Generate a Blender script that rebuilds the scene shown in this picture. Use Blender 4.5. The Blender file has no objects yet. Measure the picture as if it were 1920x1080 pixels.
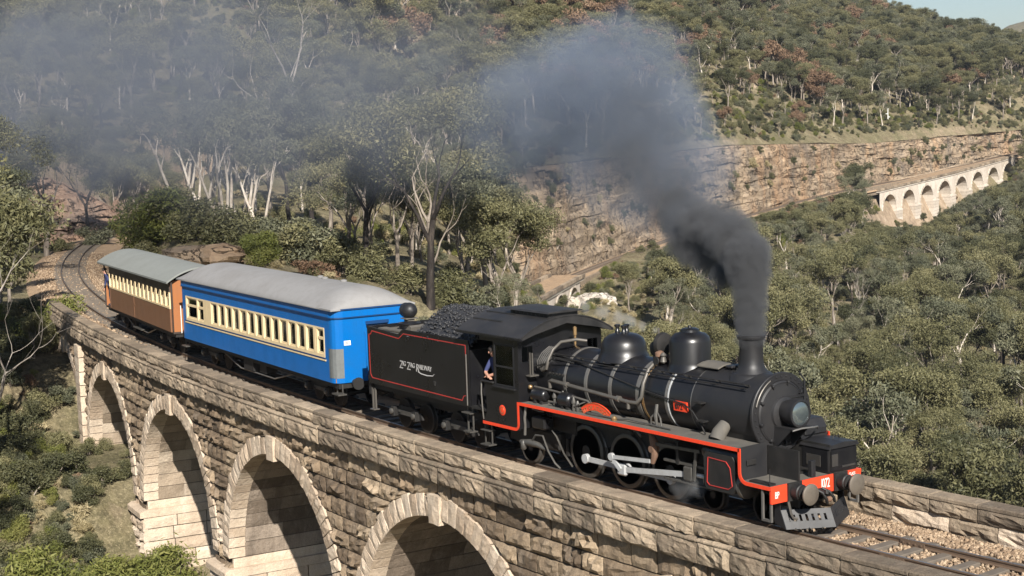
import bpy, math, random
import numpy as np
from mathutils import Vector, Matrix

random.seed(7)
RNG = np.random.default_rng(7)
D = bpy.data
SC = bpy.context.scene
COL = SC.collection

# ------------------------------------------------------------------ camera, sky, sun, exposure
CAM_POS = (22.921, -23.810, 8.533)
CAM_R = (0.57909, 0.81462, -0.03234)
CAM_U = (-0.06362, 0.08470, 0.99437)
CAM_F = (-0.81277, 0.57378, -0.10088)
cd = D.cameras.new('camera')
cam = D.objects.new('camera', cd)
COL.objects.link(cam)
m = Matrix.Identity(4)
for i in range(3):
    m[i][0] = CAM_R[i]; m[i][1] = CAM_U[i]; m[i][2] = -CAM_F[i]; m[i][3] = CAM_POS[i]
cam.matrix_world = m
cd.sensor_width = 36.0
cd.lens = 2971.3 / 1920 * 36.0
cd.clip_start = 0.5
cd.clip_end = 9000
SC.camera = cam

SUN_TO = Vector((0.752, -0.357, 0.553)).normalized()
world = D.worlds.new('World')
SC.world = world
world.use_nodes = True
wn = world.node_tree
bg = wn.nodes['Background']
sky = wn.nodes.new('ShaderNodeTexSky')
sky.sky_type = 'NISHITA'
sky.sun_disc = False
sky.sun_elevation = math.asin(SUN_TO.z)
sky.sun_rotation = math.atan2(SUN_TO.x, SUN_TO.y)
sky.air_density = 1.0
sky.ozone_density = 2.5
sky.dust_density = 0.6
wn.links.new(sky.outputs[0], bg.inputs[0])
bg.inputs[1].default_value = 0.052
sd = D.lights.new('sun', 'SUN')
sd.energy = 5.0
sd.angle = math.radians(0.55)
sd.color = (1.0, 0.95, 0.875)
sun = D.objects.new('sun', sd)
COL.objects.link(sun)
sun.rotation_euler = SUN_TO.to_track_quat('Z', 'Y').to_euler()
SC.view_settings.view_transform = 'Standard'
SC.view_settings.look = 'None'
SC.view_settings.exposure = 0.92
SC.view_settings.gamma = 1.0
SC.cycles.max_bounces = 5
SC.cycles.diffuse_bounces = 1
SC.cycles.glossy_bounces = 2
SC.cycles.transmission_bounces = 3
SC.cycles.transparent_max_bounces = 8
SC.cycles.volume_bounces = 0
SC.cycles.volume_step_rate = 1.0
SC.cycles.volume_max_steps = 256
SC.cycles.use_denoising = True

# ------------------------------------------------------------------ naming helpers
def tag(o, label=None, cat=None, group=None, kind=None):
    if label: o['label'] = label
    if cat: o['category'] = cat
    if group: o['group'] = group
    if kind: o['kind'] = kind
    return o

def empty(name, loc=(0, 0, 0), rz=0.0, parent=None):
    o = D.objects.new(name, None)
    o.empty_display_size = 0.2
    COL.objects.link(o)
    o.location = loc
    o.rotation_euler = (0, 0, rz)
    if parent: o.parent = parent
    return o

def link(name, me, parent=None, m=None):
    o = D.objects.new(name, me)
    COL.objects.link(o)
    if parent is not None: o.parent = parent
    if m is not None and len(me.materials) == 0: me.materials.append(m)
    return o

def finish(me, smooth, angle=35):
    if smooth:
        me.polygons.foreach_set('use_smooth', np.ones(len(me.polygons), dtype=bool))
        try: me.set_sharp_from_angle(angle=math.radians(angle))
        except Exception: pass
    me.update()

class MB:
    """collects shapes, then links them as one mesh object"""
    def __init__(s): s.v = []; s.f = []; s.t = []
    def add(s, vs, fs, tint=None):
        b = len(s.v); s.v += [tuple(p) for p in vs]
        s.f += [tuple(i + b for i in f) for f in fs]
        if tint is not None or s.t:
            while len(s.t) < b: s.t.append(0.5)
            s.t += [0.5 if tint is None else tint] * len(vs)
        return s
    def box(s, x0, x1, y0, y1, z0, z1, c=0.0):
        if c <= 0:
            v = [(x, y, z) for z in (z0, z1) for y in (y0, y1) for x in (x0, x1)]
            return s.add(v, [(0, 2, 3, 1), (4, 5, 7, 6), (0, 1, 5, 4), (2, 6, 7, 3), (0, 4, 6, 2), (1, 3, 7, 5)])
        v = []; 
        for z, q in ((z0, c), (z0 + c, 0), (z1 - c, 0), (z1, c)):
            a, b, d, e = x0 + q, x1 - q, y0 + q, y1 - q
            k = c if q == 0 else c * .3
            v += [(a + k, d, z), (b - k, d, z), (b, d + k, z), (b, e - k, z), (b - k, e, z), (a + k, e, z), (a, e - k, z), (a, d + k, z)]
        f = [tuple(range(7, -1, -1)), tuple(range(24, 32))]
        for r in range(3):
            for i in range(8):
                j = (i + 1) % 8
                f.append((r * 8 + i, r * 8 + j, r * 8 + 8 + j, r * 8 + 8 + i))
        return s.add(v, f)
    def bar(s, p, q, w, h=None, up=(0, 0, 1)):
        h = h or w
        p = Vector(p); q = Vector(q); d = (q - p)
        if d.length < 1e-6: return s
        d.normalize(); a = d.cross(Vector(up))
        if a.length < 1e-3: a = d.cross(Vector((1, 0, 0)))
        a.normalize(); b = a.cross(d); a *= w / 2; b *= h / 2
        v = [p - a - b, p + a - b, p + a + b, p - a + b, q - a - b, q + a - b, q + a + b, q - a + b]
        return s.add(v, [(0, 1, 2, 3), (7, 6, 5, 4), (0, 4, 5, 1), (1, 5, 6, 2), (2, 6, 7, 3), (3, 7, 4, 0)])
    def tube(s, path, r, n=8, caps=True):
        P = [Vector(p) for p in path]; k = len(P)
        R = r if isinstance(r, (list, tuple)) else [r] * k
        vs = []; a = None
        for i in range(k):
            d = (P[min(i + 1, k - 1)] - P[max(i - 1, 0)])
            if d.length < 1e-9: d = Vector((0, 0, 1))
            d.normalize()
            if a is None:
                a = d.orthogonal().normalized()
            else:
                a = a - d * a.dot(d)
                a = a.normalized() if a.length > 1e-6 else d.orthogonal().normalized()
            b = d.cross(a)
            for j in range(n):
                t = 2 * math.pi * j / n
                vs.append(P[i] + (a * math.cos(t) + b * math.sin(t)) * R[i])
        fs = []
        for i in range(k - 1):
            for j in range(n):
                l = (j + 1) % n
                fs.append((i * n + j, i * n + l, (i + 1) * n + l, (i + 1) * n + j))
        if caps:
            fs.append(tuple(range(n - 1, -1, -1))); fs.append(tuple((k - 1) * n + j for j in range(n)))
        return s.add(vs, fs)
    def cyl(s, p, q, r, r2=None, n=20):
        return s.tube([p, q], [r, r if r2 is None else r2], n)
    def lathe(s, prof, o=(0, 0, 0), ax='z', n=28, cap=True):
        """prof: list of (radius, height along axis)"""
        vs = []
        for r, h in prof:
            for j in range(n):
                t = 2 * math.pi * j / n; c, d = r * math.cos(t), r * math.sin(t)
                p = {'z': (c, d, h), 'x': (h, c, d), 'y': (d, h, c)}[ax]
                vs.append((o[0] + p[0], o[1] + p[1], o[2] + p[2]))
        fs = []
        for i in range(len(prof) - 1):
            for j in range(n):
                l = (j + 1) % n
                fs.append((i * n + j, i * n + l, (i + 1) * n + l, (i + 1) * n + j))
        if cap and prof[0][0] > 1e-4: fs.append(tuple(range(n - 1, -1, -1)))
        if cap and prof[-1][0] > 1e-4: fs.append(tuple((len(prof) - 1) * n + j for j in range(n)))
        return s.add(vs, fs)
    def prism(s, poly, ax, a, b):
        """poly in the two other axes (x,z for y; x,y for z; y,z for x), extruded a..b"""
        n = len(poly)
        def P(u, w, h): return {'y': (u, h, w), 'z': (u, w, h), 'x': (h, u, w)}[ax]
        vs = [P(u, w, a) for u, w in poly] + [P(u, w, b) for u, w in poly]
        fs = [tuple(range(n)), tuple(range(2 * n - 1, n - 1, -1))]
        for i in range(n):
            j = (i + 1) % n
            fs.append((j, i, n + i, n + j))
        return s.add(vs, fs)
    def ball(s, c, r, n=16, m=10, sz=1.0):
        prof = [(r * math.sin(math.pi * i / m) if 0 < i < m else 1e-5, -r * sz * math.cos(math.pi * i / m)) for i in range(m + 1)]
        return s.lathe(prof, c, 'z', n)
    def mesh(s, name, smooth=False, angle=35, fix=True):
        me = D.meshes.new(name)
        me.from_pydata(s.v, [], s.f)
        if s.t:
            while len(s.t) < len(s.v): s.t.append(0.5)
            at = me.attributes.new('tint', 'FLOAT', 'POINT')
            at.data.foreach_set('value', np.array(s.t, dtype=np.float32))
        if fix:
            import bmesh
            bm = bmesh.new(); bm.from_mesh(me)
            bmesh.ops.recalc_face_normals(bm, faces=bm.faces)
            bm.to_mesh(me); bm.free()
        finish(me, smooth, angle)
        return me
    def build(s, name, m, parent=None, smooth=False, angle=35, bevel=0.0, fix=True):
        me = s.mesh(name, smooth, angle, fix)
        me.materials.append(m)
        o = link(name, me, parent)
        if bevel > 0:
            b = o.modifiers.new('bevel', 'BEVEL'); b.width = bevel; b.segments = 1; b.limit_method = 'ANGLE'
        return o

def np_mesh(name, V, F, tint=None):
    """V (n,3), F (m,k) arrays -> mesh, fast"""
    me = D.meshes.new(name)
    n, k = F.shape
    me.vertices.add(len(V)); me.vertices.foreach_set('co', V.astype(np.float32).ravel())
    me.loops.add(n * k); me.loops.foreach_set('vertex_index', F.astype(np.int32).ravel())
    me.polygons.add(n); me.polygons.foreach_set('loop_start', np.arange(0, n * k, k, dtype=np.int32))
    me.polygons.foreach_set('loop_total', np.full(n, k, dtype=np.int32))
    me.update(calc_edges=True)
    if tint is not None:
        at = me.attributes.new('tint', 'FLOAT', 'POINT'); at.data.foreach_set('value', tint.astype(np.float32))
    return me

_glyph = {}
def lettering(mb, text, size, place, depth=0.012, track=1.0, shear=0.0, wx=1.0):
    """adds extruded letters; place(a, b, d) turns along / up / out into a point"""
    x = 0.0
    dg = None
    for ch in text:
        if ch == ' ': x += size * .35; continue
        if ch not in _glyph:
            cu = D.curves.new('glyph', 'FONT'); cu.body = ch; cu.size = 1; cu.extrude = 0.5; cu.resolution_u = 3
            ob = D.objects.new('glyph', cu); COL.objects.link(ob)
            dg = bpy.context.evaluated_depsgraph_get(); dg.update()
            me = D.meshes.new_from_object(ob.evaluated_get(dg))
            vs = [tuple(v.co) for v in me.vertices]; fs = [tuple(p.vertices) for p in me.polygons]
            w = max(v[0] for v in vs)
            D.objects.remove(ob); D.curves.remove(cu); D.meshes.remove(me)
            _glyph[ch] = (vs, fs, w)
        vs, fs, w = _glyph[ch]
        mb.add([place(x + v[0] * size * wx + shear * v[1] * size, v[1] * size, (v[2] + .5) * depth) for v in vs], fs)
        x += (w + .09) * size * track * wx
    return x
def text_width(text, size, track=1.0):
    tmp = MB(); return lettering(tmp, text, size, lambda a, b, d: (a, b, d), track=track)

# ------------------------------------------------------------------ noise for meshes
def _h(ix, iy, iz, seed):
    n = (ix * 374761393 + iy * 668265263 + iz * 2147483647 + seed * 1274126177) & 0xffffffff
    n = ((n ^ (n >> 13)) * 1274126177) & 0xffffffff
    return ((n ^ (n >> 16)) & 0xffff) / 65535.0
def vnoise(x, y, z, seed=0):
    x = np.asarray(x, float); y = np.asarray(y, float) + 0 * x; z = np.asarray(z, float) + 0 * x
    ix, iy, iz = np.floor(x).astype(np.int64), np.floor(y).astype(np.int64), np.floor(z).astype(np.int64)
    fx, fy, fz = x - ix, y - iy, z - iz
    fx, fy, fz = [f * f * (3 - 2 * f) for f in (fx, fy, fz)]
    r = 0
    for a in (0, 1):
        for b in (0, 1):
            for c in (0, 1):
                w = (fx if a else 1 - fx) * (fy if b else 1 - fy) * (fz if c else 1 - fz)
                r = r + w * _h(ix + a, iy + b, iz + c, seed)
    return r * 2 - 1
def fbm(x, y, z, seed=0, o=4):
    r = 0; a = 1.0; f = 1.0
    for k in range(o):
        r = r + a * vnoise(x * f, y * f, z * f, seed + k); a *= .5; f *= 2.03
    return r

# ------------------------------------------------------------------ materials
def newmat(name):
    M = D.materials.new(name); M.use_nodes = True
    nt = M.node_tree; p = nt.nodes['Principled BSDF']
    return M, nt, p
def N(nt, typ, **kw):
    n = nt.nodes.new(typ)
    for k, v in kw.items(): setattr(n, k, v)
    return n
def ramp(nt, fac, stops):
    r = N(nt, 'ShaderNodeValToRGB')
    e = r.color_ramp.elements
    while len(e) > 1: e.remove(e[-1])
    e[0].position = stops[0][0]; e[0].color = (*stops[0][1], 1)
    for p, c in stops[1:]:
        k = e.new(p); k.color = (*c, 1)
    nt.links.new(fac, r.inputs[0])
    return r.outputs[0]
def noise(nt, vec, scale, detail=4, rough=.55, dist=0.0):
    n = N(nt, 'ShaderNodeTexNoise'); n.inputs['Scale'].default_value = scale
    n.inputs['Detail'].default_value = detail; n.inputs['Roughness'].default_value = rough
    n.inputs['Distortion'].default_value = dist
    if vec is not None: nt.links.new(vec, n.inputs['Vector'])
    return n.outputs[0]
def mixc(nt, f, a, b, blend='MIX'):
    n = N(nt, 'ShaderNodeMix', data_type='RGBA', blend_type=blend)
    for i, x in ((0, f), (6, a), (7, b)):
        if isinstance(x, (int, float)): n.inputs[i].default_value = x
        elif isinstance(x, tuple): n.inputs[i].default_value = (*x, 1)
        else: nt.links.new(x, n.inputs[i])
    return n.outputs[2]
def bump(nt, p, h, strength, dist=.02, prev=None):
    b = N(nt, 'ShaderNodeBump'); b.inputs['Strength'].default_value = strength; b.inputs['Distance'].default_value = dist
    nt.links.new(h, b.inputs['Height'])
    if prev is not None: nt.links.new(prev, b.inputs['Normal'])
    nt.links.new(b.outputs[0], p.inputs['Normal'])
    return b.outputs[0]
def mathn(nt, op, a, b=None, c=None, clamp=False):
    n = N(nt, 'ShaderNodeMath', operation=op, use_clamp=clamp)
    for i, x in enumerate((a, b, c)):
        if x is None: continue
        if isinstance(x, (int, float)): n.inputs[i].default_value = x
        else: nt.links.new(x, n.inputs[i])
    return n.outputs[0]
def pos(nt): return N(nt, 'ShaderNodeNewGeometry').outputs['Position']
def ocoord(nt): return N(nt, 'ShaderNodeTexCoord').outputs['Object']

def paint(name, c, rough=.45, metal=0.0, dirt=(.10, .085, .07), dirt_amt=.35, scale=1.6, fine=14, bumps=.08, spec=.5):
    """coloured paint or metal with patchy grime, dust and uneven sheen"""
    M, nt, p = newmat(name)
    oc = ocoord(nt)
    n1 = noise(nt, oc, scale, 6, .62)
    n2 = noise(nt, oc, fine, 4, .6)
    f = mathn(nt, 'MULTIPLY', ramp(nt, n1, [(.42, (0, 0, 0)), (.75, (1, 1, 1))]), dirt_amt)
    base = mixc(nt, f, c, dirt)
    mp_ = N(nt, 'ShaderNodeMapping'); mp_.inputs['Scale'].default_value = (4.5, 4.5, .35); nt.links.new(oc, mp_.inputs[0])
    st_ = noise(nt, mp_.outputs[0], 1.0, 5, .65)
    base = mixc(nt, mathn(nt, 'MULTIPLY', ramp(nt, st_, [(.5, (0, 0, 0)), (.78, (1, 1, 1))]), dirt_amt * .8), base, dirt)
    base = mixc(nt, mathn(nt, 'MULTIPLY', n2, .35), base, tuple(x * .62 for x in c))
    nt.links.new(base, p.inputs['Base Color'])
    r = mathn(nt, 'MULTIPLY_ADD', n1, .35, rough - .15, True)
    nt.links.new(r, p.inputs['Roughness'])
    p.inputs['Metallic'].default_value = metal
    p.inputs['Specular IOR Level'].default_value = spec
    if bumps > 0: bump(nt, p, n2, bumps, .01)
    return M

def stone_mat(name, stops, dark, dark_amt, pale=(.62, .52, .41), pale_amt=.25, moss=0.0):
    M, nt, p = newmat(name)
    P = pos(nt)
    at = N(nt, 'ShaderNodeAttribute', attribute_name='tint')
    nb = noise(nt, P, 2.2, 5, .6)
    t = mathn(nt, 'ADD', at.outputs['Fac'], mathn(nt, 'MULTIPLY_ADD', nb, .7, -.35))
    c = ramp(nt, t, stops)
    sp = N(nt, 'ShaderNodeMapping'); sp.inputs['Scale'].default_value = (1.3, 1.3, .45); nt.links.new(P, sp.inputs[0])
    nd = noise(nt, sp.outputs[0], 1.1, 7, .68, .4)
    c = mixc(nt, mathn(nt, 'MULTIPLY', ramp(nt, nd, [(.44, (0, 0, 0)), (.66, (1, 1, 1))]), dark_amt), c, dark)
    npale = noise(nt, sp.outputs[0], 1.7, 6, .7, .6)
    c = mixc(nt, mathn(nt, 'MULTIPLY', ramp(nt, npale, [(.52, (0, 0, 0)), (.70, (1, 1, 1))]), pale_amt), c, pale)
    ng = noise(nt, P, 34, 5, .7)
    c = mixc(nt, ramp(nt, ng, [(.3, (0, 0, 0)), (.75, (.55, .55, .55))]), c, tuple(x * .5 for x in stops[0][1]))
    if moss > 0:
        nm = noise(nt, P, 3.2, 6, .72)
        c = mixc(nt, mathn(nt, 'MULTIPLY', ramp(nt, nm, [(.5, (0, 0, 0)), (.68, (1, 1, 1))]), moss), c, (.16, .145, .10))
    nt.links.new(c, p.inputs['Base Color'])
    p.inputs['Roughness'].default_value = .92
    p.inputs['Specular IOR Level'].default_value = .2
    h = mathn(nt, 'ADD', noise(nt, P, 9, 6, .65), mathn(nt, 'MULTIPLY', ng, .35))
    bump(nt, p, h, .9, .05)
    return M

M_wall = stone_mat('weathered_sandstone', [(.02, (.13, .095, .065)), (.4, (.30, .22, .145)), (.7, (.42, .32, .215)), (.98, (.56, .44, .31))], (.085, .066, .05), .6)
M_cream = stone_mat('cream_sandstone', [(.05, (.42, .32, .23)), (.5, (.58, .46, .34)), (.95, (.70, .58, .45))], (.24, .18, .13), .38, (.74, .66, .55), .4)
M_top = stone_mat('lichened_sandstone', [(.02, (.155, .12, .088)), (.5, (.31, .24, .17)), (.98, (.48, .375, .265))], (.11, .092, .07), .55, (.46, .38, .29), .25, .25)
M_mortar = stone_mat('mortar', [(.05, (.085, .065, .05)), (.5, (.11, .085, .065)), (.95, (.14, .11, .08))], (.05, .04, .03), .5, (.2, .16, .12), .1)
M_farstone = stone_mat('bleached_viaduct_stone', [(.05, (.48, .41, .33)), (.5, (.62, .54, .45)), (.95, (.74, .66, .56))], (.30, .25, .2), .3, (.8, .74, .66), .4)
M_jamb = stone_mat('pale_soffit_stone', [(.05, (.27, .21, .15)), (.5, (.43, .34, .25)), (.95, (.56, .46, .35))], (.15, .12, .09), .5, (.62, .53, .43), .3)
M_soffit = stone_mat('shade_darkened_soffit_stone', [(.05, (.13, .10, .075)), (.5, (.235, .185, .14)), (.95, (.37, .30, .235))], (.07, .055, .043), .6, (.50, .42, .34), .3)  # brown barrel stone, darkened further to deepen the shade inside the arches

# ------------------------------------------------------------------ the curve of the line
RC, XT = 226.3, -4.755
def trk(s, off=0.0, z=0.0):
    a = (s - XT) / RC
    return (XT + RC * math.sin(a) - math.sin(a) * off, RC * (1 - math.cos(a)) + math.cos(a) * off, z)
def trk_np(X, Y):
    """world -> along, offset"""
    a = np.arctan2(X - XT, RC - Y)
    return XT + a * RC, RC - np.hypot(X - XT, RC - Y)

# ------------------------------------------------------------------ stone viaduct
VIA = empty('stone_viaduct', trk(-20, 0, -8))
tag(VIA, 'curved sandstone viaduct with round arches that carries the train', 'viaduct')
VIA_INV = Matrix.Translation(-Vector(VIA.location))
PITCH_C = [-51.4, -41.25, -31.1, -21.0, -10.85, -0.7, 9.45]
ZS, RI, RE = -5.65, 4.25, 4.82
S0, S1 = -57.0, 15.0
def vput(name, mb, mat, kind=None, parent=VIA, smooth=False, angle=40):
    loc = VIA.location if parent is VIA else parent.matrix_world.translation
    mb.v = [(x - loc[0], y - loc[1], z - loc[2]) for x, y, z in mb.v]
    o = mb.build(name, mat, parent, smooth, angle)
    if kind: o['kind'] = kind
    return o
def near(o):   # face on the camera's side, d = outwards
    return lambda a, b, d: trk(a, -(o + d), b)
def stone(mb, f, a0, a1, b0, b1, proud=.05, depth=.12, na=5, nb=3, tint=.5, gap=.02, seed=None):
    A0 = a0 if callable(a0) else (lambda b: a0)
    A1 = a1 if callable(a1) else (lambda b: a1)
    vs = []; sd = random.random() * 100
    rough = random.uniform(.6, 1.35)
    tilt = random.uniform(-.35, .35)
    for j in range(nb + 1):
        b = b0 + gap + (b1 - b0 - 2 * gap) * j / nb
        l, r = A0(b) + gap, A1(b) - gap
        for i in range(na + 1):
            edge = i in (0, na) or j in (0, nb)
            w = random.uniform(-.18, .18) if not edge else random.uniform(-.03, .03)
            wv = random.uniform(-.18, .18) if not edge else 0
            a = l + (r - l) * min(max((i + (w if 0 < i < na else 0)) / na, 0), 1)
            bb = b + (wv * (b1 - b0) / nb)
            d = random.uniform(-.012, .012) if edge else proud * rough * (.55 + tilt * (j / nb - .5) + random.uniform(-.45, .55))
            vs.append(f(a, bb, d))
    W = na + 1
    fs = [(j * W + i, j * W + i + 1, (j + 1) * W + i + 1, (j + 1) * W + i) for j in range(nb) for i in range(na)]
    ring = [(i, 0) for i in range(na)] + [(na, j) for j in range(nb)] + [(i, nb) for i in range(na, 0, -1)] + [(0, j) for j in range(nb, 0, -1)]
    base = len(vs)
    for (i, j) in ring:
        b = b0 + gap + (b1 - b0 - 2 * gap) * j / nb
        l, r = A0(b) + gap, A1(b) - gap
        vs.append(f(l + (r - l) * i / na, b, -depth))
    n = len(ring)
    for k in range(n):
        i, j = ring[k]; i2, j2 = ring[(k + 1) % n]
        fs.append((j2 * W + i2, j * W + i, base + k, base + (k + 1) % n))
    mb.add(vs, fs, tint)

def halfw(z, r):
    return math.sqrt(max(r * r - (z - ZS) ** 2, 0)) if z > ZS else r
# core behind the facing stones
core = MB()
def strip(pts_a, pts_b):
    n = len(pts_a)
    core.add(list(pts_a) + list(pts_b), [(i, i + 1, n + i + 1, n + i) for i in range(n - 1)], .4)
ZB = -24.0
for side in (-1, 1):
    o = 2.47 * side
    for c in PITCH_C:
        th = [math.pi * k / 24 for k in range(25)]
        strip([trk(c - (RI + .02) * math.cos(t), o, ZS + (RI + .02) * math.sin(t)) for t in th], [trk(c - 5.06 * (-1 + 2 * k / 24) * -1 - 0, o, -.3) if False else trk(c - 5.06 + 10.12 * k / 24, o, -.3) for k in range(25)])
    for k in range(len(PITCH_C) + 1):
        c0 = PITCH_C[k - 1] + RI + .02 if k > 0 else S0 - 6
        c1 = PITCH_C[k] - RI - .02 if k < len(PITCH_C) else S1 + 6
        ss = [c0 + (c1 - c0) * i / 4 for i in range(5)]
        strip([trk(s, o, ZB) for s in ss], [trk(s, o, ZS) for s in ss])
        if k in (0, len(PITCH_C)): strip([trk(s, o, ZS) for s in ss], [trk(s, o, -.3) for s in ss])
for c in PITCH_C:
    for t0 in range(24):
        t1, t2 = math.pi * t0 / 24, math.pi * (t0 + 1) / 24
        strip([trk(c - (RI + .02) * math.cos(t1), -2.47, ZS + (RI + .02) * math.sin(t1)), trk(c - (RI + .02) * math.cos(t1), 2.47, ZS + (RI + .02) * math.sin(t1))],
              [trk(c - (RI + .02) * math.cos(t2), -2.47, ZS + (RI + .02) * math.sin(t2)), trk(c - (RI + .02) * math.cos(t2), 2.47, ZS + (RI + .02) * math.sin(t2))])
    for sg in (-1, 1):
        s = c + sg * (RI + .02)
        strip([trk(s, -2.47, ZB), trk(s, 2.47, ZB)], [trk(s, -2.47, ZS), trk(s, 2.47, ZS)])
for i in range(48):
    s = S0 - 6 + (S1 - S0 + 12) * i / 48; s2 = S0 - 6 + (S1 - S0 + 12) * (i + 1) / 48
    strip([trk(s, -2.47, -.3), trk(s, 2.47, -.3)], [trk(s2, -2.47, -.3), trk(s2, 2.47, -.3)])
vput('core', core, M_mortar)

# coping, string course (near side) and the parapet on the far side
def profile_stone(mb, s0, s1, prof, rockids, amp, tint, n=4, flip=False):
    """one long stone: smooth drafted margins, a rock-faced band in the rows rockids"""
    vs = []
    k = len(prof)
    g = .014
    sd = random.uniform(0, 900); dev = random.uniform(-.014, .014) if rockids else 0; lift = random.uniform(-.006, .006) if rockids else 0
    for i in range(n + 1):
        s = s0 + g + (s1 - s0 - 2 * g) * i / n
        u = i / n
        em = min(u, 1 - u) * (s1 - s0)
        fall = min(max(em / .10, 0), 1)
        for q, (o, z) in enumerate(prof):
            d = dev if q in rockids or z < .45 else dev * .5; dz = lift
            if q in rockids:
                d += amp * fall * (.55 + 1.1 * float(fbm(s * 3.3 + sd, z * 6.5, sd, 3, 3)) + random.uniform(-.3, .3))
                dz += random.uniform(-.012, .012)
            else:
                dz += random.uniform(-.005, .005)
            vs.append(trk(s, o + (d if flip else -d), z + dz))
    fs = [(i * k + q, i * k + (q + 1) % k, (i + 1) * k + (q + 1) % k, (i + 1) * k + q) for i in range(n) for q in range(k)]
    fs += [tuple(range(k - 1, -1, -1)), tuple(n * k + q for q in range(k))]
    mb.add(vs, fs, tint)
def lay(s0, s1, lo, hi):
    out = []; s = s0
    while s < s1:
        l = random.uniform(lo, hi); out.append((s, min(s + l, s1))); s += l
    return out
for a, b in lay(S0, S1, 1.05, 1.6):
    mb = MB(); profile_stone(mb, a, b, [(-2.2, .10), (-2.2, .50), (-2.24, .525), (-2.66, .525), (-2.70, .50), (-2.70, .44), (-2.675, .425), (-2.685, .385), (-2.70, .33), (-2.705, .27), (-2.70, .21), (-2.675, .16), (-2.66, .125)], (7, 8, 9, 10, 11), .05, random.random(), 9)
    vput('coping_stone', mb, M_top)
for a, b in lay(S0 - .4, S1, .85, 1.35):
    mb = MB(); profile_stone(mb, a, b, [(-2.3, -.45), (-2.3, .122), (-2.70, .122), (-2.79, .075), (-2.79, .045), (-2.76, .03), (-2.765, -.03), (-2.775, -.10), (-2.78, -.18), (-2.78, -.26), (-2.77, -.34), (-2.75, -.42), (-2.5, -.44)], (6, 7, 8, 9, 10), .055, random.random(), 8)
    vput('string_course_stone', mb, M_top)
for a, b in lay(-9.0, S1, 1.1, 1.7):
    mb = MB(); profile_stone(mb, a, b, [(2.66, .10), (2.66, .50), (2.62, .525), (2.20, .525), (2.16, .50), (2.16, .44), (2.185, .425), (2.175, .38), (2.16, .32), (2.155, .26), (2.16, .2), (2.19, .13)], (7, 8, 9, 10), .05, random.random(), 9)
    vput('coping_stone', mb, M_top)
    mb = MB(); profile_stone(mb, a + .5, min(b + .5, S1 + .5), [(2.6, -.5), (2.6, .12), (2.21, .12), (2.20, .06), (2.18, 0), (2.17, -.07), (2.18, -.15), (2.2, -.22), (2.2, -.5)], (3, 4, 5, 6), .05, random.uniform(.5, 1.0), 8)
    vput('parapet_stone', mb, M_cream if random.random() < .45 else M_top)
mb = MB(); profile_stone(mb, S0, -9.0, [(2.2, -.5), (2.2, .52), (2.66, .52), (2.66, -.5)], (), 0, .5, 40)
vput('parapet', mb, M_top)

# spandrel and pier facing, course by course
wall_list = []      # (size in view, builder args)
def dist_cam(s, z):
    p = trk(s, -2.55, z); return (Vector(p) - Vector(CAM_POS)).length
z = -.44; row = 0
while z > -15:
    h = random.uniform(.42, .56)
    zb = z - h
    zm = (z + zb) / 2
    below = zm < -6.15
    for k in range(len(PITCH_C) + 1):
        lo = PITCH_C[k - 1] if k > 0 else None
        hi = PITCH_C[k] if k < len(PITCH_C) else None
        if zm > -.9 and lo is not None and False: pass
        rr = RE if zm > -6.0 else RI - (.12 if below else 0)
        if zb < ZS + RE + .02:
            A0 = (lambda b, lo=lo, rr=rr: lo + halfw(b, rr)) if lo is not None else (lambda b: S0)
            A1 = (lambda b, hi=hi, rr=rr: hi - halfw(b, rr)) if hi is not None else (lambda b: S1)
        else:
            A0 = (lambda b, lo=lo: lo) if lo is not None else (lambda b: S0)
            A1 = (lambda b, hi=hi: hi) if hi is not None else (lambda b: S1)
        if zm < ZS and zm > -6.0:
            A0 = (lambda b, lo=lo: lo + RI) if lo is not None else (lambda b: S0)
            A1 = (lambda b, hi=hi: hi - RI) if hi is not None else (lambda b: S1)
        l, r = A0(zm), A1(zm)
        if r - l < .12: continue
        cuts = [l + random.uniform(.4, 1.1)] if r - l > 1.4 else []
        while cuts and cuts[-1] < r - .8: cuts.append(cuts[-1] + random.uniform(.7, 1.4))
        if cuts and cuts[-1] > r - .4: cuts.pop()
        cuts = [None] + cuts + [None]
        for i in range(len(cuts) - 1):
            a = A0 if cuts[i] is None else cuts[i]
            b = A1 if cuts[i + 1] is None else cuts[i + 1]
            la = A0(zm) if cuts[i] is None else cuts[i]; lb = A1(zm) if cuts[i + 1] is None else cuts[i + 1]
            sm = (la + lb) / 2
            face = 2.55 if not below else 2.74
            wall_list.append((sm, zm, a, b, zb, z, face, below))
    z = zb; row += 1
vis = []; hid = []
for w in wall_list:
    sm, zm = w[0], w[1]
    zg = np.interp(sm, [-57, -51, -47, -41, -38, -36.5, -35, -33, -26, -15, 0], [-1, -2.3, -5.4, -5.6, -6, -8, -9.5, -10, -11, -12, -5])
    if zm < zg - .5 or sm > 8.5: hid.append(w)
    else: vis.append(w)
vis.sort(key=lambda w: dist_cam(w[0], w[1]))
def place_stone(mb, w):
    sm, zm, a, b, zb, zt, face, below = w
    lowpale = zm < -3.6 and random.random() < .45
    stone(mb, near(face), a, b, zb, zt, random.uniform(.06, .15), .18, 6, 4, random.random() * .75 + (.25 if lowpale else 0))
vis_parts = vis[:300]
for w in vis_parts:
    mb = MB(); place_stone(mb, w)
    vput('wall_stone', mb, M_cream if w[7] or (w[1] < -4.4 and random.random() < .4) else M_wall)
mb = MB()
for w in vis[300:] + hid[:120]: place_stone(mb, w)
if mb.v: vput('small_wall_stones', mb, M_wall, 'stuff')

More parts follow.
